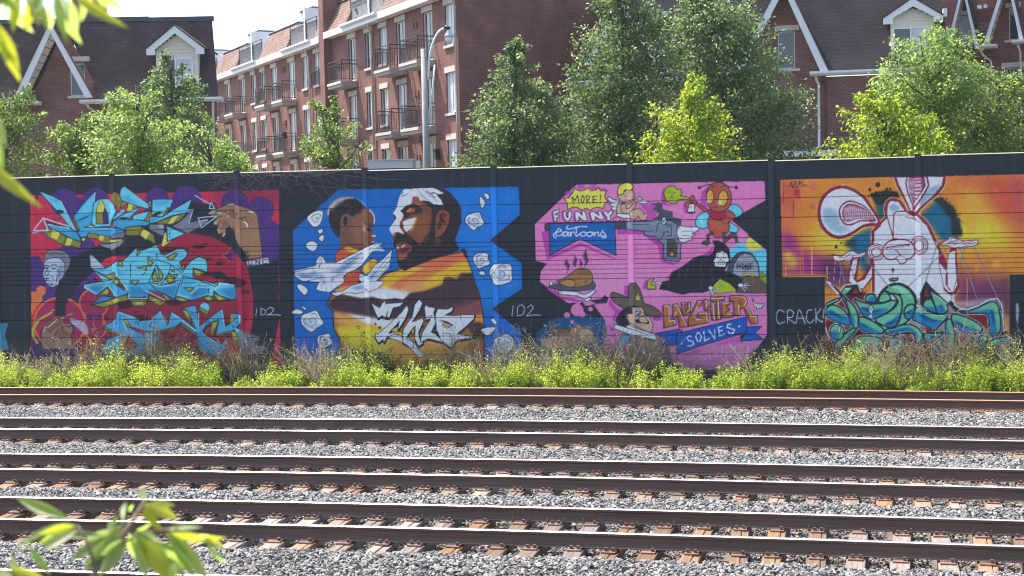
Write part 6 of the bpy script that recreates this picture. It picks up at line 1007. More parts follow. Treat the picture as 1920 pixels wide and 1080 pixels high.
# low white canopy and handrail in front of the apartments
cp = thing('entrance_canopy', 'low white boxed canopy in front of the brick apartments beside the lamp post', 'canopy', (-4.65, 57, 0), R(-3))
M().box(-.95, .85, 0, 2.4, 6.12, 6.54).build('roof', EAVE, cp); M().box(-1.0, .9, -.05, 2.45, 6.54, 6.58).build('roof_edge', EAVE, cp)
for x in (-1.0, .78): M().box(x, x + .12, .1, .22, 0, 6.12).build('post', WHITE, cp)
M().box(.95, 1.12, .1, .3, 6.1, 6.5).build('meter_box', GALV, cp)
hr = M(); hr.box(-6.5, 0.5, 56.2, 56.24, 6.16, 6.2)
for x in np.arange(-6.5, .6, .9): hr.box(x - .02, x + .02, 56.2, 56.24, 0, 6.16)
tag(hr.build('handrail', DARKM), 'thin black handrail just showing above the wall top', 'railing')
# ---------------------------------------------------------------- gabled brick townhouses
def siding_soffit(q, a, b, y0, y1, n=9, th=.05):
    """boards across the underside of a sloping rafter from a=(x,z) up to b"""
    a, b = np.array(a, float), np.array(b, float)
    for i in range(n):
        p, r = a + (b - a) * (i + .04) / n, a + (b - a) * (i + .96) / n; q.add([(p[0], y0, p[1]), (r[0], y0, r[1]), (r[0], y1, r[1]), (p[0], y1, p[1])], [(0, 1, 2, 3)])
def a_gable(h, L, Rr, top, zf, yf, yw, w=.30, mat=WHITE, depth=1.6, right_soffit=True):
    """tall A-shaped gable: L, Rr the outer feet, top the apex (x, z); rafters in front at yf, brick behind at yw"""
    ax, az = top
    for (fx, ix) in ((L, L + w), (Rr, Rr - w)):
        q = M(); q.prism([(fx, zf), (ix, zf), (ax, az - .42 * (az - zf) / 3), (ax, az)], yf, yf + .09); q.build('rafter', mat, h)
    so_ = M(); siding_soffit(so_, (L + w * .6, zf + .02), (ax, az - .36), yf + .09, yw); (siding_soffit(so_, (Rr - w * .6, zf + .02), (ax, az - .36), yf + .09, yw) if right_soffit else None); so_.build('soffit', CREAM if mat is WHITE else mat, h)
    q = M()
    for fx in (L, Rr):
        s = -1 if fx < ax else 1
        ye = yw + depth if (s < 0 or right_soffit) else yf + .14
        q.prism([(fx, zf), (ax, az), (ax, az + .06), (fx + s * .03, zf)], yf - .02, ye)
    q.build('gable_roof', SHINGLE, h)
def dormer(h, cx, zt, w, ze, y0, zb, sh=SHINGLE):
    """pedimented dormer: cx centre, zt apex, w half width of the roof, ze eave height, y0 front"""
    bw = w * .73
    q = M(); q.box(cx - bw, cx + bw, y0 + .3, y0 + 2.2, zb, ze - .02); q.prism([(cx - bw, ze - .02), (cx + bw, ze - .02), (cx, zt - .32)], y0 + .3, y0 + 2.2); q.build('dormer_wall', CREAM, h)
    sd_ = M()
    for i in range(7):
        z = ze - .1 + i * .105; x = bw * (1 - max(0, z - ze + .02) / (zt - .32 - ze + .02)) - .02
        if x > .1: sd_.prism_x([(y0 + .262, z), (y0 + .285, z + .1), (y0 + .3, z + .1), (y0 + .3, z)], cx - x, cx + x)
    sd_.build('siding', CREAM, h)
    for s in (-1, 1):
        q = M(); q.prism([(cx + s * w, ze - .22), (cx + s * (w - .34), ze - .22), (cx + s * (w - .34), ze + .0), (cx, zt - .30), (cx, zt), (cx + s * w, ze + .03)], y0, y0 + .08); q.build('bargeboard', WHITE, h)
        so_ = M(); so_.add([(cx + s * (w - .02), y0 + .08, ze + .0), (cx, y0 + .08, zt - .06), (cx, y0 + .3, zt - .06), (cx + s * (w - .02), y0 + .3, ze)], [(0, 1, 2, 3)]); so_.build('soffit', CREAM, h)
        q = M(); q.prism([(cx + s * (w + .03), ze + .06), (cx, zt + .05), (cx, zt), (cx + s * w, ze)], y0 - .02, y0 + 2.6); q.build('dormer_roof', sh, h)
    window(h, (cx - bw + .06, cx + bw - .2, zb + .05, ze - .34), y0 + .24, 1, pms=[GLASS, BLIND]); 
def gable_wall(q, L, Rr, zb, ax, az, h, y=0.0, dep=.14):
    """triangular brick gable with one window opening"""
    top = lambda x: zb + (az - zb) * ((x - L) / (ax - L) if x < ax else (Rr - x) / (Rr - ax)); xs = sorted([L, Rr, ax, h[0], h[1]])
    for a, b in zip(xs, xs[1:]):
        if b - a < 1e-4: continue
        if h[0] <= (a + b) / 2 <= h[1]:
            q.add([(a, y, zb), (b, y, zb), (b, y, h[2]), (a, y, h[2])], [(0, 1, 2, 3)])
            q.add([(a, y, h[3]), (b, y, h[3]), (b, y, max(top(b), h[3] + .01)), (a, y, max(top(a), h[3] + .01))], [(0, 1, 2, 3)])
        elif top(a) <= zb + 1e-6: q.add([(a, y, zb), (b, y, zb), (b, y, top(b))], [(0, 1, 2)])
        elif top(b) <= zb + 1e-6: q.add([(a, y, zb), (b, y, zb), (a, y, top(a))], [(0, 1, 2)])
        else: q.add([(a, y, zb), (b, y, zb), (b, y, top(b)), (a, y, top(a))], [(0, 1, 2, 3)])
    holed(q, h[0], h[1], h[2], h[3], [h], y, dep)
L_ = thing('brick_townhouse', 'brick townhouse behind light green trees with dark mansard, tall white gable and white dormer', 'house', (-16, 57, 0), 0, None)
q = M(); hw = (-1.19, -.62, 9.34, 10.6)
holed(q, -9.0, 4.55, 0, 9.02, []); gable_wall(q, -2.9, .2, 9.02, -1.34, 11.98, hw)
q.add([(4.55, 0, 0), (2.2, 10, 0), (2.2, 10, 9.02), (4.55, 0, 9.02)], [(0, 1, 2, 3)]); q.build('wall', BRICK2, L_)
window(L_, hw, .06, 0, f=.035); M().box(-1.33, -.42, -.03, .1, 10.69, 10.87).build('lintel', STONE, L_); M().box(-1.30, -.42, -.06, .1, 9.24, 9.33).build('sill', STONE, L_)
def sloped_roof(h, xa, xb, zb, zt, y0, y1, hole=None, xb_top=None, mat=SHINGLE, skew=0.0):
    xt = xb if xb_top is None else xb_top; q = M()
    def P(x, z): return (x, y0 + (y1 - y0) * (z - zb) / (zt - zb), z)
    if hole:
        (hl, hr, ha, hz) = hole
        q.add([P(xa, zb), P(hl, zb), P(ha, hz), P(ha, zt), P(xa, zt)], [(0, 1, 2, 3, 4)]); q.add([P(hr, zb), P(xb, zb), P(xt, zt), P(ha, zt), P(ha, hz)], [(0, 1, 2, 3, 4)])
    else: q.add([P(xa, zb), P(xb, zb), P(xt, zt), P(xa, zt)], [(0, 1, 2, 3)])
    q.add([P(xb, zb), (xb + skew, y1 + 8, zb), (xt + skew, y1 + 7, zt), P(xt, zt)], [(0, 1, 2, 3)]); q.add([P(xa, zt), P(xt, zt), (xt + skew, y1 + 7, zt), (xa, y1 + 7, zt)], [(0, 1, 2, 3)])
    return q.build('mansard_roof', mat, h)
sloped_roof(L_, -9, 4.66, 9.14, 12.30, -.25, .9, (-3.0, -.0, -1.5, 12.1), 4.28, skew=-2.3)
M().box(-9, 1.75, .86, 1.05, 12.31, 12.50).box(1.75, 4.33, .862, 1.06, 12.28, 12.46).build('roof_edge', FLASH, L_)
a_gable(L_, -3.14, -.05, (-1.6, 12.12), 9.18, -.95, 0, right_soffit=False)
gut = lambda h, x0, x1, z, y=-.25: M().prism_x([(y, z), (y - .42, z), (y - .42, z - .08), (y - .34, z - .155), (y, z - .155)], x0, x1).build('gutter', WHITE, h)
gut(L_, -9, -2.26, 9.13); gut(L_, -.68, 4.86, 9.13); M().prism([(-2.86, 9.15), (-2.3, 9.15), (-2.62, 9.36)], -.5, -.1).build('saddle', SHINGLE, L_)
dormer(L_, 3.05, 11.95, 1.13, 11.05, -.35, 9.3)
downpipe(L_, [(-.45, -.45, 9.0), (-.42, -.3, 8.85), (-.25, -.08, 8.7), (-.25, -.08, 0)]); downpipe(L_, [(4.5, -.45, 9.0), (4.45, -.3, 8.8), (4.4, -.08, 8.6), (4.4, -.08, 0)])
M().box(-1.9, -.75, 3.0, 4.0, 12.3, 13.6).build('chimney', BRICK, L_)
RH = thing('brick_townhouse', 'brick townhouse behind the dark central trees with steep dark roof and white dormer', 'house', (11.5, 55, 0), math.atan(-.2))
q = M(); hw = (-1.19, -.56, 9.62, 11.03)
holed(q, -9.2, 4.75, 0, 9.25, []); gable_wall(q, -2.85, .6, 9.25, -1.0, 12.75, hw)
q.add([(4.75, 0, 0), (4.75, 9, 0), (4.75, 9, 9.25), (4.75, 0, 9.25)], [(0, 1, 2, 3)]); q.box(.62, 4.7, -.22, -.01, 0, 9.22); q.build('wall', BRICK2, RH)
window(RH, hw, .06, 0, f=.035); M().box(-1.29, -.4, -.03, .1, 11.05, 11.25).build('lintel', STONE, RH); M().box(-1.25, -.38, -.06, .1, 9.51, 9.61).build('sill', STONE, RH)
sloped_roof(RH, -8.1, 5.15, 9.39, 13.3, -.25, 1.05, (-2.9, .62, -.95, 12.9), 4.72, SHINGLE3)
a_gable(RH, -2.9, .66, (-.95, 13.0), 9.42, -.6, 0); gut(RH, -.03, 5.2, 9.4, -.4); gut(RH, -9.2, -2.6, 9.4, -.4)
dormer(RH, 3.76, 12.0, 1.07, 11.3, -.35, 9.7)
downpipe(RH, [(.2, -.6, 9.25), (.22, -.5, 9.1), (.30, -.30, 8.95), (.30, -.30, 6.5), (.22, -.4, 6.42)])
M().prism_x([(-1.6, 6.2), (-1.6, 6.46), (-.02, 6.6), (-.02, 6.2)], -1.6, 1.6).build('porch_roof', FLASH, RH); M().box(-1.65, 1.65, -1.66, -1.61, 6.2, 6.42).build('fascia', WHITE, RH); M().box(4.86, 5.0, -.1, .2, 11.3, 11.6).build('vent', WHITE, RH); M().box(-5.6, -5.4, .3, .6, 11.85, 12.05).build('vent', WHITE, RH)
a_gable(RH, -8.55, -5.6, (-7.1, 12.4), 10.0, -.8, .2, .26)
# townhouses at the right edge
FR_ = thing('brick_townhouse', 'sunlit brick townhouses with two narrow white gables at the right edge', 'house', (22, 62, 0), math.atan(-.6))
q = M(); w1 = (-.51, -.11, 11.31, 12.67); w2 = (-.63, .35, 8.7, 10.10); w0 = (-2.62, -2.0, 11.2, 12.52)
holed(q, -3.6, 1.6, 0, 13.3, [w1, w2, w0]); q.build('wall', BRICK, FR_)
window(FR_, w1, .06, 0, f=.035); window(FR_, w2, .06, 1, f=.04); window(FR_, w0, .06, 0, f=.04, pm=BLIND); M().box(-.64, -.02, -.03, .1, 12.69, 12.88).build('lintel', STONE, FR_); M().box(-.82, .45, -.03, .1, 10.13, 10.34).build('lintel', STONE, FR_); M().box(-.68, -.02, -.06, .1, 11.2, 11.3).build('sill', STONE, FR_); M().box(-2.7, -1.95, -.03, .1, 12.54, 12.72).build('lintel', STONE, FR_)
a_gable(FR_, -2.98, -1.62, (-2.26, 13.9), 11.15, -.75, 0, .16); a_gable(FR_, -1.42, .26, (-.42, 14.2), 11.12, -.75, 0, .17)
for xa, xb in ((-6, -2.75), (-1.86, -1.26), (.1, 3.0)): sloped_roof(FR_, xa, xb, 11.1, 13.8, -.45, .7, mat=SHINGLE2)
gut(FR_, -1.74, -.86, 11.1, -.5); gut(FR_, -.22, 1.6, 11.2, -.5); gut(FR_, -3.6, -2.7, 11.1, -.5); downpipe(FR_, [(-1.6, -.7, 10.95), (-1.5, -.4, 10.7), (-1.25, -.08, 10.45), (-1.25, -.08, 0)]); downpipe(FR_, [(.0, -.7, 11.0), (.0, -.2, 10.7), (.0, -.08, 0)])
for x in (-1.72, -1.45): M().box(x, x + .12, -.5, -.2, 12.7, 12.85).build('vent', WHITE, FR_)
# ---------------------------------------------------------------- street lamp
lp = thing('street_lamp', 'grey concrete lamp post with curved arm and bell shaped white lamp', 'street lamp', (-2.68, 47, 0))
M().tube([(0, 0, 0), (0, 0, 6), (-.02, 0, 9.72)], [.17, .115, .088], 12).build('pole', CONC, lp, True)
t = np.linspace(0, 1, 14); arm = [(.08, 0, 8.72)] + [(.12 + .62 * (1 - math.cos(a * 1.5)) * .95, -.05, 8.75 + 1.62 * math.sin(a * 1.5)) for a in t[1:]]
M().tube(arm, .035, 8).build('arm', WHITE, lp, True); M().tube([(.06, 0, 7.1), (.12, -.02, 7.7), (.26, -.03, 8.5), (.34, -.05, 9.2)], .028, 8).build('stay', WHITE, lp, True)
M().tube([(.70, -.05, 10.42), (.86, -.05, 10.34)], .06, 10).build('photocell', DARKM, lp, True)
M().tube([(.82, -.05, 10.36), (.82, -.05, 10.26), (.82, -.05, 10.14), (.82, -.05, 10.09)], [.04, .07, .155, .165], 14).build('lamp_shade', GALV, lp, True); M().tube([(.82, -.05, 10.09), (.82, -.05, 9.96), (.82, -.05, 9.88)], [.145, .11, .085], 14).build('lamp_lens', WHITE, lp, True)
# ---------------------------------------------------------------- trees
BARK = plain('bark', (.10, .075, .055), .9, .3, 8, bump=.5)
DK = leafy('dark_leaf', [(0, (.045, .085, .04)), (.55, (.095, .155, .075)), (1, (.18, .235, .12))], [(0, (.08, .16, .045)), (.55, (.25, .38, .115)), (1, (.54, .66, .24))], .43, .42, .7)
MD = leafy('mid_leaf', [(0, (.05, .095, .03)), (.6, (.105, .165, .05)), (1, (.17, .23, .075))], [(0, (.12, .22, .04)), (.6, (.32, .45, .09)), (1, (.55, .64, .17))], .46, .38, .5)
LT_ = leafy('light_leaf', [(0, (.07, .13, .035)), (.6, (.135, .205, .06)), (1, (.21, .27, .10))], [(0, (.20, .36, .06)), (.6, (.42, .60, .14)), (1, (.66, .78, .30))], .52, .4, .5)
YG = leafy('yellow_leaf', [(0, (.09, .14, .02)), (.6, (.17, .23, .03)), (1, (.25, .29, .05))], [(0, (.30, .42, .03)), (.6, (.52, .66, .05)), (1, (.66, .74, .10))], .54, .42, .5)
def leaf_cards(P, size, lean, aspect=.55, tint=None, droop=None):
    """two-triangle folded leaves at points P"""
    n = len(P); d = rng.normal(0, 1, (n, 3)); d[:, 2] -= lean
    if droop is not None: d += droop
    d /= np.linalg.norm(d, axis=1)[:, None]; u = rng.normal(0, 1, (n, 3)); u[:, 2] += .8; u -= d * (u * d).sum(1)[:, None]; u /= np.linalg.norm(u, axis=1)[:, None]; sd_ = np.cross(d, u)
    L = (size * rng.uniform(.65, 1.3, n))[:, None]; w = L * aspect * .5; V = np.stack([P, P + d * L * .5 + sd_ * w + u * w * .5, P + d * L, P + d * L * .5 - sd_ * w + u * w * .5], 1).reshape(-1, 3)
    b = np.arange(n)[:, None] * 4; F = np.concatenate([b + [0, 1, 2], b + [0, 2, 3]], 1).reshape(-1, 3); return V, F, np.repeat(tint, 4)
def tree(name, label, cat, Y, rows, mat, nleaf, size, lean=.4, depth=.85, clump=.20, lobes=26, spike=0.0, fat=1.13, group='trees behind the wall'):
    rows = sorted(rows); z = np.array([r[0] for r in rows]); xl = np.array([r[1] for r in rows]); xr = np.array([r[2] for r in rows]); zt = z[-1]; zb = min(z[0], 5.6)
    cx0 = float((xl + xr)[0] / 2); t = thing(name, label, cat, (cx0, Y, 0), 0, group)
    zz = np.concatenate([[2.2], z]); cx = np.concatenate([[(xl + xr)[0] / 2], (xl + xr) / 2]) - cx0; hw = np.concatenate([[(xr - xl)[0] * .42], (xr - xl) / 2])
    nb = max(50, nleaf // 118); zt_ = rng.uniform(2.9, zt + .05, nb * 8); wv = np.interp(zt_, zz, hw); keep = rng.rand(len(zt_)) < (wv / wv.max()) ** 1.1 + .10; ze = zt_[keep][:nb]; nb = len(ze)
    wv = np.interp(ze, zz, hw); th = rng.uniform(0, 2 * np.pi, nb); lob = rng.uniform(.80, 1.10, nb) + .08 * np.sin(th * 3 + cx0)
    end = np.stack([np.interp(ze, zz, cx) + np.cos(th) * wv * lob * fat, np.sin(th) * wv * lob * depth * fat, ze + rng.normal(0, .06, nb)], 1)
    if spike: k = rng.rand(nb) < spike; end[k, 2] += rng.uniform(.1, .5, k.sum())
    zs = np.maximum(2.2, ze - (.25 + wv * rng.uniform(.25, .75, nb))); start = np.stack([np.interp(zs, zz, cx), np.zeros(nb), zs], 1)
    q_ = 7; tt = np.linspace(.22, 1.0, q_)[None] + rng.normal(0, .04, (nb, q_)); C = (start[:, None] + (end - start)[:, None] * np.clip(tt, .15, 1.03)[..., None] + np.array([0, 0, 1]) * (.10 * np.sin(np.pi * tt) * wv[:, None])[..., None]).reshape(-1, 3)
    nc = len(C); zc = C[:, 2]; bt = np.repeat(np.clip(rng.normal(.5, .24, nb), 0, 1), q_); taper = np.tile(np.linspace(1.25, .55, q_), nb)
    per = max(8, nleaf // nc); idx = np.repeat(np.arange(nc), per); ct = np.clip(bt + rng.normal(0, .1, nc), 0, 1)
    sc = clump * taper * np.clip(np.interp(zc, zz, hw) / 1.1, .4, 1.15)
    P = C[idx] + rng.normal(0, 1, (len(idx), 3)) * sc[idx][:, None] * [1, 1, .62]; P[:, 2] -= .12 * (rng.rand(len(idx)))
    ok = P[:, 2] < zt + .12; P, idx = P[ok], idx[ok]
    out = P.copy(); out[:, 2] = 0; out[:, 0] -= np.interp(P[:, 2], zz, cx); out /= (np.linalg.norm(out, axis=1)[:, None] + .3)
    V, F, T = leaf_cards(P, size, lean, .6, np.clip(ct[idx] + rng.normal(0, .2, len(idx)), 0, 1), out * .7)
    soup('crown', V, F, mat, t, T)
    tk = M(); top = zt - .25; cxs = lambda q: float(np.interp(q, zz, cx)); tk.tube([(0, 0, 0), (cxs(3), 0, 2.5), (cxs(5), .03, 5), (cxs(top), 0, top)], [.14, .11, .08, .012], 8); tk.build('trunk', BARK, t, True)
    lm = M()
    for k in range(lobes):
        zs = rng.uniform(2.4, zt - .8); a = rng.uniform(0, 6.28); ze = min(zt - .2, zs + rng.uniform(.5, 1.3)); w = float(np.interp(ze, zz, hw)) * .85
        lm.tube([(cxs(zs), 0, zs), (cxs(zs) + math.cos(a) * w * .5, math.sin(a) * w * .5, (zs + ze) / 2 - .05), (cxs(ze) + math.cos(a) * w, math.sin(a) * w * depth, ze)], [.035, .022, .006], 5, False)
    lm.build('limb', BARK, t); return t
tree('pear_tree', 'dusty green tree cut off by the left edge of the view', 'tree', 44.5, [(8.78, -15.66, -14.84), (7.98, -16.26, -14.43), (7.17, -16.62, -14.36), (5.9, -16.84, -14.35)], MD, 13000, .115)
tree('maple_tree', 'small mid green maple in front of the townhouse gable wall', 'tree', 43, [(7.94, -12.7, -12.46), (7.41, -13.28, -12.09), (6.7, -13.62, -11.96), (5.79, -13.7, -11.91)], MD, 11000, .11, spike=.1)
tree('pear_tree', 'narrow dark green pear tree rising in front of the white dormer', 'tree', 47, [(9.94, -11.09, -10.85), (9.26, -11.51, -10.39), (8.41, -11.72, -9.81), (7.38, -11.92, -9.5), (5.86, -12.06, -9.46)], DK, 18000, .115)
tree('maple_tree', 'bright light green maple in front of the narrow dark pear tree', 'tree', 42, [(8.55, -11.05, -10.65), (8.07, -11.32, -10.08), (7.46, -11.88, -9.56), (6.62, -12.02, -9.43), (5.73, -12.15, -9.39)], LT_, 17000, .11, spike=.12)
tree('maple_tree', 'low light green maple right of the pear tree, below the apartments', 'tree', 41, [(7.18, -8.73, -8.36), (6.74, -9.2, -7.84), (6.21, -9.45, -7.45), (5.64, -9.54, -7.38)], LT_, 10000, .11, spike=.1)
tree('young_tree', 'small dark bush like tree with upright shoots before the balconies', 'tree', 44, [(8.1, -6.18, -5.99), (7.6, -5.78, -4.95), (7.07, -6.0, -4.45), (6.43, -6.2, -4.25), (5.66, -6.4, -4.05)], MD, 7500, .11, spike=.2, lobes=40)
tree('pear_tree', 'dark conical pear tree standing alone before the blank brick end wall', 'tree', 44, [(9.67, .13, .39), (9.12, -.25, .8), (8.4, -.59, 1.11), (7.6, -.88, 1.58), (6.8, -1.19, 1.66), (5.71, -1.58, 1.7)], DK, 28000, .115, fat=1.06)
tree('pear_tree', 'tall dark pear tree right of the conical one, top beyond the frame', 'tree', 45, [(11.6, 3.4, 3.9), (10.72, 2.84, 4.57), (9.91, 2.46, 4.97), (9.09, 2.39, 5.16), (8.27, 2.04, 5.19), (7.29, 1.61, 5.26), (5.81, 1.41, 5.32)], DK, 38000, .115, clump=.22)
tree('pear_tree', 'broadest dark pear tree, behind the yellow green maple', 'tree', 46, [(11.7, 5.95, 6.62), (10.8, 5.52, 7.63), (9.97, 5.33, 8.16), (9.13, 5.24, 8.48), (8.29, 5.14, 8.95), (7.28, 5.04, 9.28), (5.76, 5.01, 9.43)], DK, 44000, .115, clump=.22)
tree('maple_tree', 'bright yellow green maple in front of the broadest dark pear tree', 'tree', 41.5, [(8.3, 5.18, 5.48), (7.82, 4.83, 5.7), (7.23, 4.27, 6.0), (6.63, 3.92, 6.4), (5.79, 3.8, 6.55)], YG, 19000, .11, spike=.1)
tree('maple_tree', 'tall light green maple covering the right hand white dormer', 'tree', 43, [(9.69, 13.05, 13.68), (9.23, 11.39, 13.92), (8.68, 11.22, 13.99), (7.9, 11.14, 13.91), (6.96, 10.89, 13.9), (5.69, 10.88, 13.9)], LT_, 27000, .115, spike=.16)
tree('ash_tree', 'low yellow green tree in front of the tall light green maple', 'tree', 41, [(7.67, 9.94, 10.32), (7.23, 9.63, 11.29), (6.71, 9.35, 11.97), (6.23, 9.17, 12.19), (5.66, 9.1, 12.27)], YG, 14000, .13, lean=.9, spike=.08)
tree('maple_tree', 'mid green maple cut off by the right edge of the view', 'tree', 44, [(8.56, 14.4, 15.21), (7.93, 13.75, 16.34), (6.96, 13.5, 16.82), (5.67, 13.41, 16.82)], MD, 20000, .115, spike=.1)
# ---------------------------------------------------------------- weeds along the foot of the wall
def wy(x): return 36.6 - .19 * x
def lown(x, k=0): return .5 * np.sin(x * .9 + k) + .3 * np.sin(x * 2.3 + 1.7 + k * 2) + .2 * np.sin(x * 5.1 + .4)
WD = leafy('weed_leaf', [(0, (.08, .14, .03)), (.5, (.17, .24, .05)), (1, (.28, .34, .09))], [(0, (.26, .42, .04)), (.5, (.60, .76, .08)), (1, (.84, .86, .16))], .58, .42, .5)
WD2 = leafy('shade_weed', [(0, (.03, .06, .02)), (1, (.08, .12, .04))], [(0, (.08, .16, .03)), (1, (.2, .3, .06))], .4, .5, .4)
def weeds(name, label, n, off, width, h0, mat, leaves, ls, patch):
    npl = n // 13; px = rng.uniform(-15.5, 14.5, npl); po = rng.beta(1.6, 1.6, npl) * width; ph_ = h0 * (1 + .30 * lown(px * 1.3) + .16 * np.sin(px * 9)) * rng.choice([.5, .75, .9, 1.05, 1.3], npl, p=[.18, .26, .26, .2, .1]) * rng.uniform(.88, 1.1, npl); pt_ = rng.normal(.48, .18, npl)
    pi_ = np.repeat(np.arange(npl), 13); n = len(pi_); ox, oy = rng.normal(0, .062, n), rng.normal(0, .062, n); x = px[pi_] + ox; y = wy(x) - off - po[pi_] + oy; h = ph_[pi_] * rng.uniform(.55, 1.08, n); st_ = pt_[pi_]
    if patch is not None: k = patch(x); keep = rng.rand(n) < k; x, y, ox, oy, st_, h = x[keep], y[keep], ox[keep], oy[keep], st_[keep], h[keep] * (.6 + .4 * k[keep])
    n = len(x); ti = rng.beta(1.6, 1.1, (n, leaves)); lx, ly = ox * 1.6 + rng.normal(0, .08, n), oy * 1.6 + rng.normal(0, .08, n); sp = (.014 + .06 * (1 - ti) ** .8) * (h[:, None] / .6)
    P = np.stack([x[:, None] + lx[:, None] * ti * h[:, None] + rng.normal(0, 1, ti.shape) * sp, y[:, None] + ly[:, None] * ti * h[:, None] + rng.normal(0, 1, ti.shape) * sp, -.12 + ti * h[:, None]], 2).reshape(-1, 3)
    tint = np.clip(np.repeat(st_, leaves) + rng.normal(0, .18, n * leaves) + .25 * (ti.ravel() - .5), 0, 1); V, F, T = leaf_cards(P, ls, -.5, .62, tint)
    r = .004; b = np.stack([x, y, np.full(n, -.15)], 1); t_ = np.stack([x + lx * h, y + ly * h, h - .12], 1)
    Vs = np.stack([b - [r, 0, 0], b + [r, 0, 0], t_], 1).reshape(-1, 3); Fs = np.arange(3 * n).reshape(-1, 3) + len(V)
    return tag(soup(name, np.vstack([V, Vs]), np.vstack([F, Fs]), mat, None, np.concatenate([T, np.full(3 * n, .2)])), label, 'weeds', None, 'stuff')
gaps = lambda x: np.clip(1.12 + .65 * lown(x * .8, 2.1), .35, 1) * np.where(np.abs(x + 7.0) < .55, .25, 1) * np.where(np.abs(x - 4.6) < .25, .4, 1)
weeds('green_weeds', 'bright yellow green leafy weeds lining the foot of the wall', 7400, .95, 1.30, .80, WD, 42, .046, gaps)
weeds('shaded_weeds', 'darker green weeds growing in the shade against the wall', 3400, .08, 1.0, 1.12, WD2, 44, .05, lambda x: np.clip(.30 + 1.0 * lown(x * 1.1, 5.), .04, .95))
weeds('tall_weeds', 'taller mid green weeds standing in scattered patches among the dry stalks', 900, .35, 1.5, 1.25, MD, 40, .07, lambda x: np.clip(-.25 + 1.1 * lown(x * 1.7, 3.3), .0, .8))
DRY = leafy('dry_stalk', [(0, (.14, .115, .06)), (.5, (.33, .27, .165)), (1, (.55, .47, .32))], [(0, (.24, .20, .09)), (1, (.56, .48, .28))], .3, .7, .2)
cl = [(-13.8, 1.0, 60), (-13.0, 1.1, 60), (-12.0, 1.0, 80), (-11.4, 1.25, 60), (-10.5, 1.4, 60), (-9.6, 1.5, 110), (-8.9, 1.45, 130), (-8.4, 1.1, 90), (-7.6, 1.2, 80), (-6.9, 1.15, 60), (-6.3, 1.0, 40), (-5.3, 1.35, 70), (-4.7, 1.3, 110), (-4.2, 1.1, 80), (-1.6, 1.25, 60), (-1.1, .9, 50), (-.7, 1.2, 60), (-.2, 1.5, 50), (.7, 1.5, 60), (1.3, 1.35, 80), (1.9, 1.55, 90), (2.4, 1.2, 60), (3.0, 1.3, 60), (3.5, 1.2, 50), (5.7, 1.1, 30), (7.1, 1.45, 70), (7.7, 1.3, 50), (8.5, 1.35, 90), (9.1, 1.4, 90), (9.7, 1.3, 90), (10.5, 1.35, 70), (11.1, 1.4, 80), (11.9, 1.3, 70), (12.7, 1.5, 80), (13.3, 1.4, 60), (4.3, .8, 30)]
Vd, Fd, Td = [], [], []; nv = 0
def ribbon(p, w, tint):
    global nv
    p = np.asarray(p); k = len(p); t = np.gradient(p, axis=0); sdv = np.cross(t, [.3, -1, .2]); sdv /= (np.linalg.norm(sdv, axis=1)[:, None] + 1e-9); ww = (w * np.linspace(1, .35, k))[:, None]
    Vd.append(np.stack([p - sdv * ww, p + sdv * ww], 1).reshape(-1, 3)); i = np.arange(k - 1)[:, None] * 2 + nv; Fd.append(np.concatenate([i, i + 1, i + 3, i + 2], 1)); Td.append(np.full(2 * k, tint)); nv += 2 * k
for x, h, n in cl:
    y0 = wy(x) - rng.choice([.45, .7, 1.0, 1.35]) - rng.uniform(0, .3); h *= rng.uniform(.9, 1.25); tn = rng.uniform(.3, .75)
    for k in range(int(n * .8)):
        b = np.array([x + rng.normal(0, .17), y0 + rng.normal(0, .13), -.12]); a = rng.normal(0, .32, 2); hh = h * rng.uniform(.55, 1.18); t = np.linspace(0, 1, 6)[:, None]
        p = b + np.concatenate([t * a[0] * hh + t ** 2.5 * a[0] * .5, t * a[1] * hh * .6, t * hh * (1 - .12 * t * abs(a[0]) * 3)], 1); ribbon(p, .0066, np.clip(tn + rng.normal(0, .18), 0, 1))
        for j in range(9):                     # seed sprays near the tip
            f = rng.uniform(.45, 1); c = p[0] * 0 + np.array([np.interp(f, t[:, 0], p[:, i]) for i in range(3)]); d = rng.normal(0, .06, 3) + [a[0] * .05, 0, .05]; ribbon([c, c + d * .6, c + d * 1.1 + [0, 0, -.012]], .0066, np.clip(tn + rng.normal(.1, .2), 0, 1))
tag(soup('dry_weeds', np.vstack(Vd), np.vstack(Fd), DRY, None, np.concatenate(Td)), 'dry brown weed stalks with feathery tips in front of the murals', 'weeds', None, 'stuff')
# ---------------------------------------------------------------- dead vine on the wall top
VINE = plain('dead_vine', (.155, .15, .155), .9, .3, 20)
q = M(); inv = Matrix.Translation((0, 36.6, 0)) @ Matrix.Rotation(WALLZ, 4, 'Z')
for k in range(95):
    x = -8.0 + rng.beta(1.5, 2.2) * 4.6; z = 5.5 + rng.uniform(-.05, .06); p = [(x, -.03, z)]; a = rng.uniform(-2.9, -.25); st = rng.uniform(.10, .2)
    for j in range(rng.randint(5, 14)):
        a += rng.normal(0, .33) + (.12 if a < -2.2 else 0); x += math.cos(a) * st; z += math.sin(a) * st * .62; z = min(z, 5.52); p.append((x, -.022 - rng.rand() * .03, z))
    q.tube(p, list(np.linspace(.0045, .002, len(p))), 3, False)
for pts in ([(-5.2, 5.45), (-4.6, 5.2), (-4.0, 4.95), (-3.55, 4.86)], [(-6.0, 5.4), (-5.2, 5.15), (-4.5, 5.1), (-3.9, 5.0)], [(-4.9, 5.5), (-4.2, 5.4), (-3.4, 5.3), (-2.6, 5.25)], [(-7.9, 5.3), (-7.2, 5.0), (-6.8, 4.6), (-6.6, 4.0)]): q.tube([(x, -.03, z) for x, z in pts], .006, 4, False)
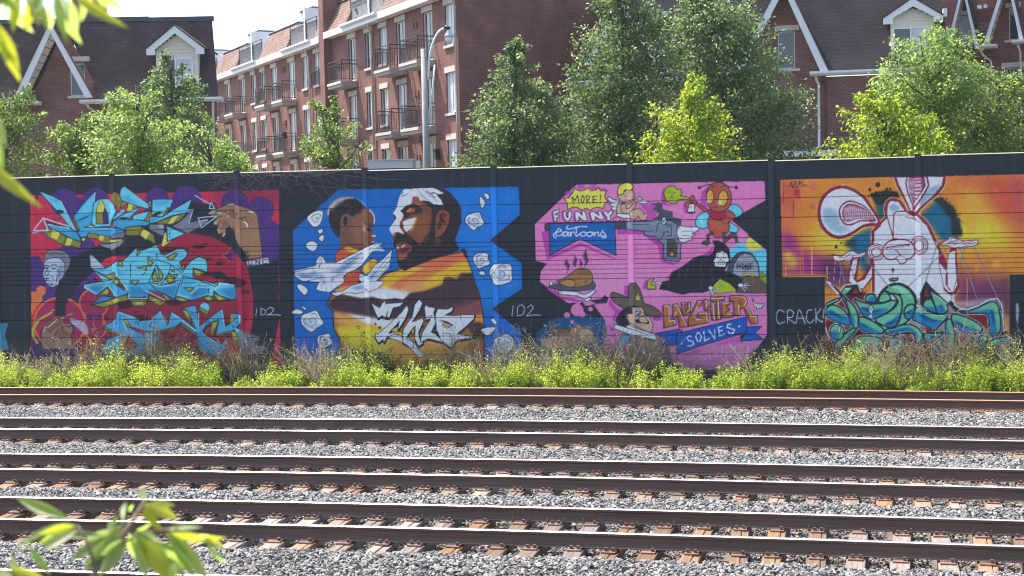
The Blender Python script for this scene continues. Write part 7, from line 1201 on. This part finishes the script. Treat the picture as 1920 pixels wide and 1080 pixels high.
o = q.build('dead_vine', VINE); o.matrix_world = inv; tag(o, 'tangle of dry leafless vine hanging over the wall top above the red mural', 'vine')
# ---------------------------------------------------------------- foliage close to the camera
FG = [leafy('near_leaf', [(0, (.08, .14, .04)), (1, (.19, .26, .08))], [(0, (.40, .60, .09)), (1, (.68, .82, .20))], .66, .4, .5), leafy('near_leaf_yellow', [(0, (.14, .17, .02)), (1, (.25, .26, .05))], [(0, (.55, .62, .03)), (1, (.75, .74, .06))], .55, .4, .5), leafy('near_leaf_dark', [(0, (.08, .12, .05)), (1, (.15, .20, .08))], [(0, (.30, .44, .09)), (1, (.52, .64, .2))], .56, .4, .5)]
def blade(mi, k):
    n = 7; t = np.linspace(0, 1, n); w = np.array([.02, .55, .92, 1, .8, .42, .0]) * .5; V, F = [], []; bend = [.16, -.05, .3][k]
    for i in range(n):
        z = -bend * t[i] ** 2
        V += [(t[i], w[i], z + .12 * w[i]), (t[i], 0, z), (t[i], -w[i], z + .12 * w[i])]
    for i in range(n - 1):
        for j in (0, 1): F.append((i * 3 + j, i * 3 + j + 1, (i + 1) * 3 + j + 1, (i + 1) * 3 + j))
    me = bpy.data.meshes.new('leaf'); me.from_pydata(V, [], F); me.shade_smooth(); a = me.attributes.new('tint', 'FLOAT', 'POINT'); a.data.foreach_set('value', (rng.uniform(.1, .9) + .25 * np.tile([.5, -.5, .5], n)).astype(np.float32)); me.materials.append(FG[mi]); return me
BLADES = [[blade(m_, k) for k in range(3)] for m_ in range(3)]
def leaf(parent, a, b, w, mi, off):
    a, b = Vector(a), Vector(b); d = b - a; L = d.length; ex = d.normalized(); nrm = Vector((rng.normal(0, .5), -1 + rng.normal(0, .3), .5 + rng.normal(0, .5))); nrm = (nrm - ex * nrm.dot(ex)).normalized(); ey = nrm.cross(ex)
    o = bpy.data.objects.new('leaf', BLADES[mi][rng.randint(3)]); S.collection.objects.link(o); o.parent = parent; m_ = Matrix.Identity(4)
    for i in range(3): m_[i][0], m_[i][1], m_[i][2], m_[i][3] = ex[i] * L, ey[i] * w * .92, nrm[i] * L * .8, a[i] - off[i]
    o.matrix_local = m_
BLV = [(-0.704, 2.7, 3.8, -0.728, 2.76, 3.828, 0.016), (-0.703, 2.7, 3.797, -0.642, 2.7, 3.768, 0.027), (-0.739, 2.7, 3.801, -0.734, 2.64, 3.783, 0.015), (-0.725, 2.7, 3.798, -0.746, 2.76, 3.768, 0.009), (-0.713, 2.7, 3.79, -0.672, 2.7, 3.74, 0.022), (-0.758, 2.7, 3.775, -0.755, 2.64, 3.753, 0.02), (-0.832, 2.7, 3.76, -0.992, 2.76, 3.715, 0.034), (-0.835, 2.7, 3.758, -0.91, 2.7, 3.723, 0.022), (-0.831, 2.7, 3.752, -0.882, 2.64, 3.73, 0.026), (-0.737, 2.7, 3.739, -0.688, 2.76, 3.665, 0.038), (-0.665, 2.7, 3.748, -0.559, 2.7, 3.711, 0.026), (-0.668, 2.7, 3.743, -0.565, 2.64, 3.675, 0.032), (-0.604, 2.7, 3.737, -0.569, 2.76, 3.693, 0.02), (-0.588, 2.7, 3.72, -0.558, 2.7, 3.674, 0.016), (-0.715, 2.7, 3.739, -0.647, 2.64, 3.663, 0.042), (-0.692, 2.7, 3.725, -0.63, 2.76, 3.651, 0.026), (-0.755, 2.7, 3.74, -0.823, 2.7, 3.67, 0.036), (-0.74, 2.7, 3.73, -0.777, 2.64, 3.676, 0.03), (-0.773, 2.7, 3.736, -0.867, 2.76, 3.677, 0.024), (-0.747, 2.7, 3.752, -0.782, 2.7, 3.731, 0.02), (-0.678, 2.7, 3.7, -0.635, 2.64, 3.653, 0.03), (-0.953, 2.7, 3.655, -1.035, 2.76, 3.672, 0.026), (-0.892, 2.7, 3.653, -0.972, 2.7, 3.68, 0.026), (-0.727, 2.7, 3.742, -0.662, 2.64, 3.744, 0.022)]
TLV = [(-0.783, 2.3, 4.685, -0.777, 2.36, 4.628, 0.029), (-0.808, 2.3, 4.652, -0.773, 2.3, 4.559, 0.0256), (-0.752, 2.3, 4.672, -0.721, 2.24, 4.633, 0.0153), (-0.718, 2.3, 4.677, -0.691, 2.36, 4.621, 0.017), (-0.692, 2.3, 4.687, -0.678, 2.3, 4.631, 0.017), (-0.683, 2.3, 4.69, -0.593, 2.24, 4.631, 0.0187), (-0.726, 2.3, 4.676, -0.733, 2.36, 4.631, 0.0119), (-0.782, 2.3, 4.702, -0.818, 2.3, 4.661, 0.0221), (-0.732, 2.3, 4.696, -0.731, 2.24, 4.651, 0.0187), (-0.656, 2.3, 4.699, -0.644, 2.36, 4.675, 0.0153), (-0.816, 2.3, 4.488, -0.804, 2.3, 4.415, 0.0187), (-0.832, 2.3, 4.43, -0.745, 2.24, 4.364, 0.0221), (-0.836, 2.3, 4.434, -0.837, 2.36, 4.393, 0.0221), (-0.8, 2.3, 4.694, -0.775, 2.3, 4.668, 0.0221), (-0.749, 2.3, 4.693, -0.705, 2.24, 4.639, 0.0187), (-0.673, 2.3, 4.694, -0.652, 2.36, 4.665, 0.017), (-0.769, 2.3, 4.695, -0.785, 2.3, 4.635, 0.0204), (-0.705, 2.3, 4.693, -0.675, 2.24, 4.641, 0.0153), (-0.817, 2.3, 4.678, -0.814, 2.36, 4.612, 0.0221), (-0.648, 2.3, 4.696, -0.602, 2.3, 4.663, 0.0136), (-0.819, 2.3, 4.518, -0.784, 2.24, 4.462, 0.017), (-0.791, 2.3, 4.702, -0.815, 2.36, 4.66, 0.0204), (-0.74, 2.3, 4.701, -0.763, 2.3, 4.636, 0.0221), (-0.712, 2.3, 4.697, -0.683, 2.24, 4.614, 0.017), (-0.664, 2.3, 4.699, -0.692, 2.36, 4.654, 0.0153), (-0.819, 2.3, 4.636, -0.785, 2.3, 4.585, 0.0204), (-0.762, 2.3, 4.701, -0.718, 2.24, 4.647, 0.0187)]
sp_ = thing('sapling', 'blurred yellow green sapling shoot in front of the tracks', 'sapling', (-.86, 2.7, 2.7)); off = Vector((-.86, 2.7, 2.7))
BK2 = plain('twig_bark', (.24, .17, .13), .8, .2, 20)
def stems(parent, off, *lists):
    q = M()
    for pts, r0, r1 in lists: q.tube([Vector(p) - off for p in pts], list(np.linspace(r0, r1, len(pts))), 6)
    q.build('stem', BK2, parent, True)
stems(sp_, off, ([(-.86, 2.7, 2.6), (-.85, 2.7, 3.2), (-.835, 2.7, 3.56), (-.80, 2.7, 3.677), (-.763, 2.7, 3.717), (-.737, 2.7, 3.752), (-.705, 2.7, 3.799)], .013, .003), ([(-.80, 2.7, 3.677), (-.818, 2.7, 3.733), (-.832, 2.7, 3.759)], .0035, .002), ([(-.763, 2.7, 3.717), (-.707, 2.7, 3.741), (-.666, 2.7, 3.748), (-.604, 2.7, 3.737)], .0035, .002), ([(-.85, 2.7, 3.2), (-.92, 2.7, 3.5), (-.90, 2.7, 3.655)], .005, .002))
for i, (x0, y0, z0, x1, y1, z1, w) in enumerate(BLV): leaf(sp_, (x0, y0, z0), (x1, y1, z1), w, [0, 1, 0, 0, 1, 0, 0, 0, 2, 0, 1, 0, 1, 0, 1, 0, 2, 2, 2, 0, 0, 0, 1, 0][i], off)
for i, (x0, y0, z0, x1, y1, z1, w) in enumerate(BLV):       # the leaves grow in pairs
    if w < .02: continue
    d = np.array([x1 - x0, y1 - y0, z1 - z0]); a = rng.choice([-1, 1]) * rng.uniform(.3, .6); d = np.array([d[0] * math.cos(a) - d[2] * math.sin(a), d[1] + rng.normal(0, .02), d[0] * math.sin(a) + d[2] * math.cos(a)]) * rng.uniform(.65, .95)
    p = np.array([x0, y0, z0]) + d * .08 + rng.normal(0, .006, 3); e = p + d; leaf(sp_, p, e, w * rng.uniform(.6, .85), rng.choice([0, 0, 1, 2]), off)
mt_ = thing('maple_branch', 'blurred bright leaves of an overhanging maple in the top left corner', 'branch', (-1.9, 2.3, 2.7)); off = Vector((-1.9, 2.3, 2.7))
stems(mt_, off, ([(-1.9, 2.3, 2.5), (-1.85, 2.32, 3.6), (-1.8, 2.3, 4.6), (-1.7, 2.3, 5.4)], .06, .03), ([(-1.8, 2.3, 4.6), (-1.3, 2.3, 4.78), (-.933, 2.3, 4.739), (-.799, 2.3, 4.702), (-.724, 2.3, 4.692), (-.682, 2.3, 4.691)], .012, .0015), ([(-1.82, 2.3, 4.3), (-1.3, 2.3, 4.6), (-.933, 2.3, 4.537), (-.859, 2.3, 4.477), (-.818, 2.3, 4.459)], .01, .0012))
for i, (x0, y0, z0, x1, y1, z1, w) in enumerate(TLV): leaf(mt_, (x0, y0, z0), (x1, y1, z1), w, [0, 1, 0, 0, 0, 1, 0, 1, 0, 0, 0, 1, 1, 0, 0, 1, 1, 0, 1, 0, 0, 0, 1, 0, 0, 0, 1][i], off)

# ---------------------------------------------------------------- thin haze box, added to stand in for lens flare veil
m = bpy.data.materials.new('flare_haze'); m.use_nodes = True; m.node_tree.nodes.clear()
pv = m.node_tree.nodes.new('ShaderNodeVolumePrincipled'); mo = m.node_tree.nodes.new('ShaderNodeOutputMaterial'); m.node_tree.links.new(pv.outputs[0], mo.inputs['Volume'])
pv.inputs['Color'].default_value = (.90, .95, 1, 1); pv.inputs['Density'].default_value = .00022; pv.inputs['Anisotropy'].default_value = .2
tag(M().box(-620, 620, -75, 1520, -1.3, 32).build('haze', m), kind='stuff')
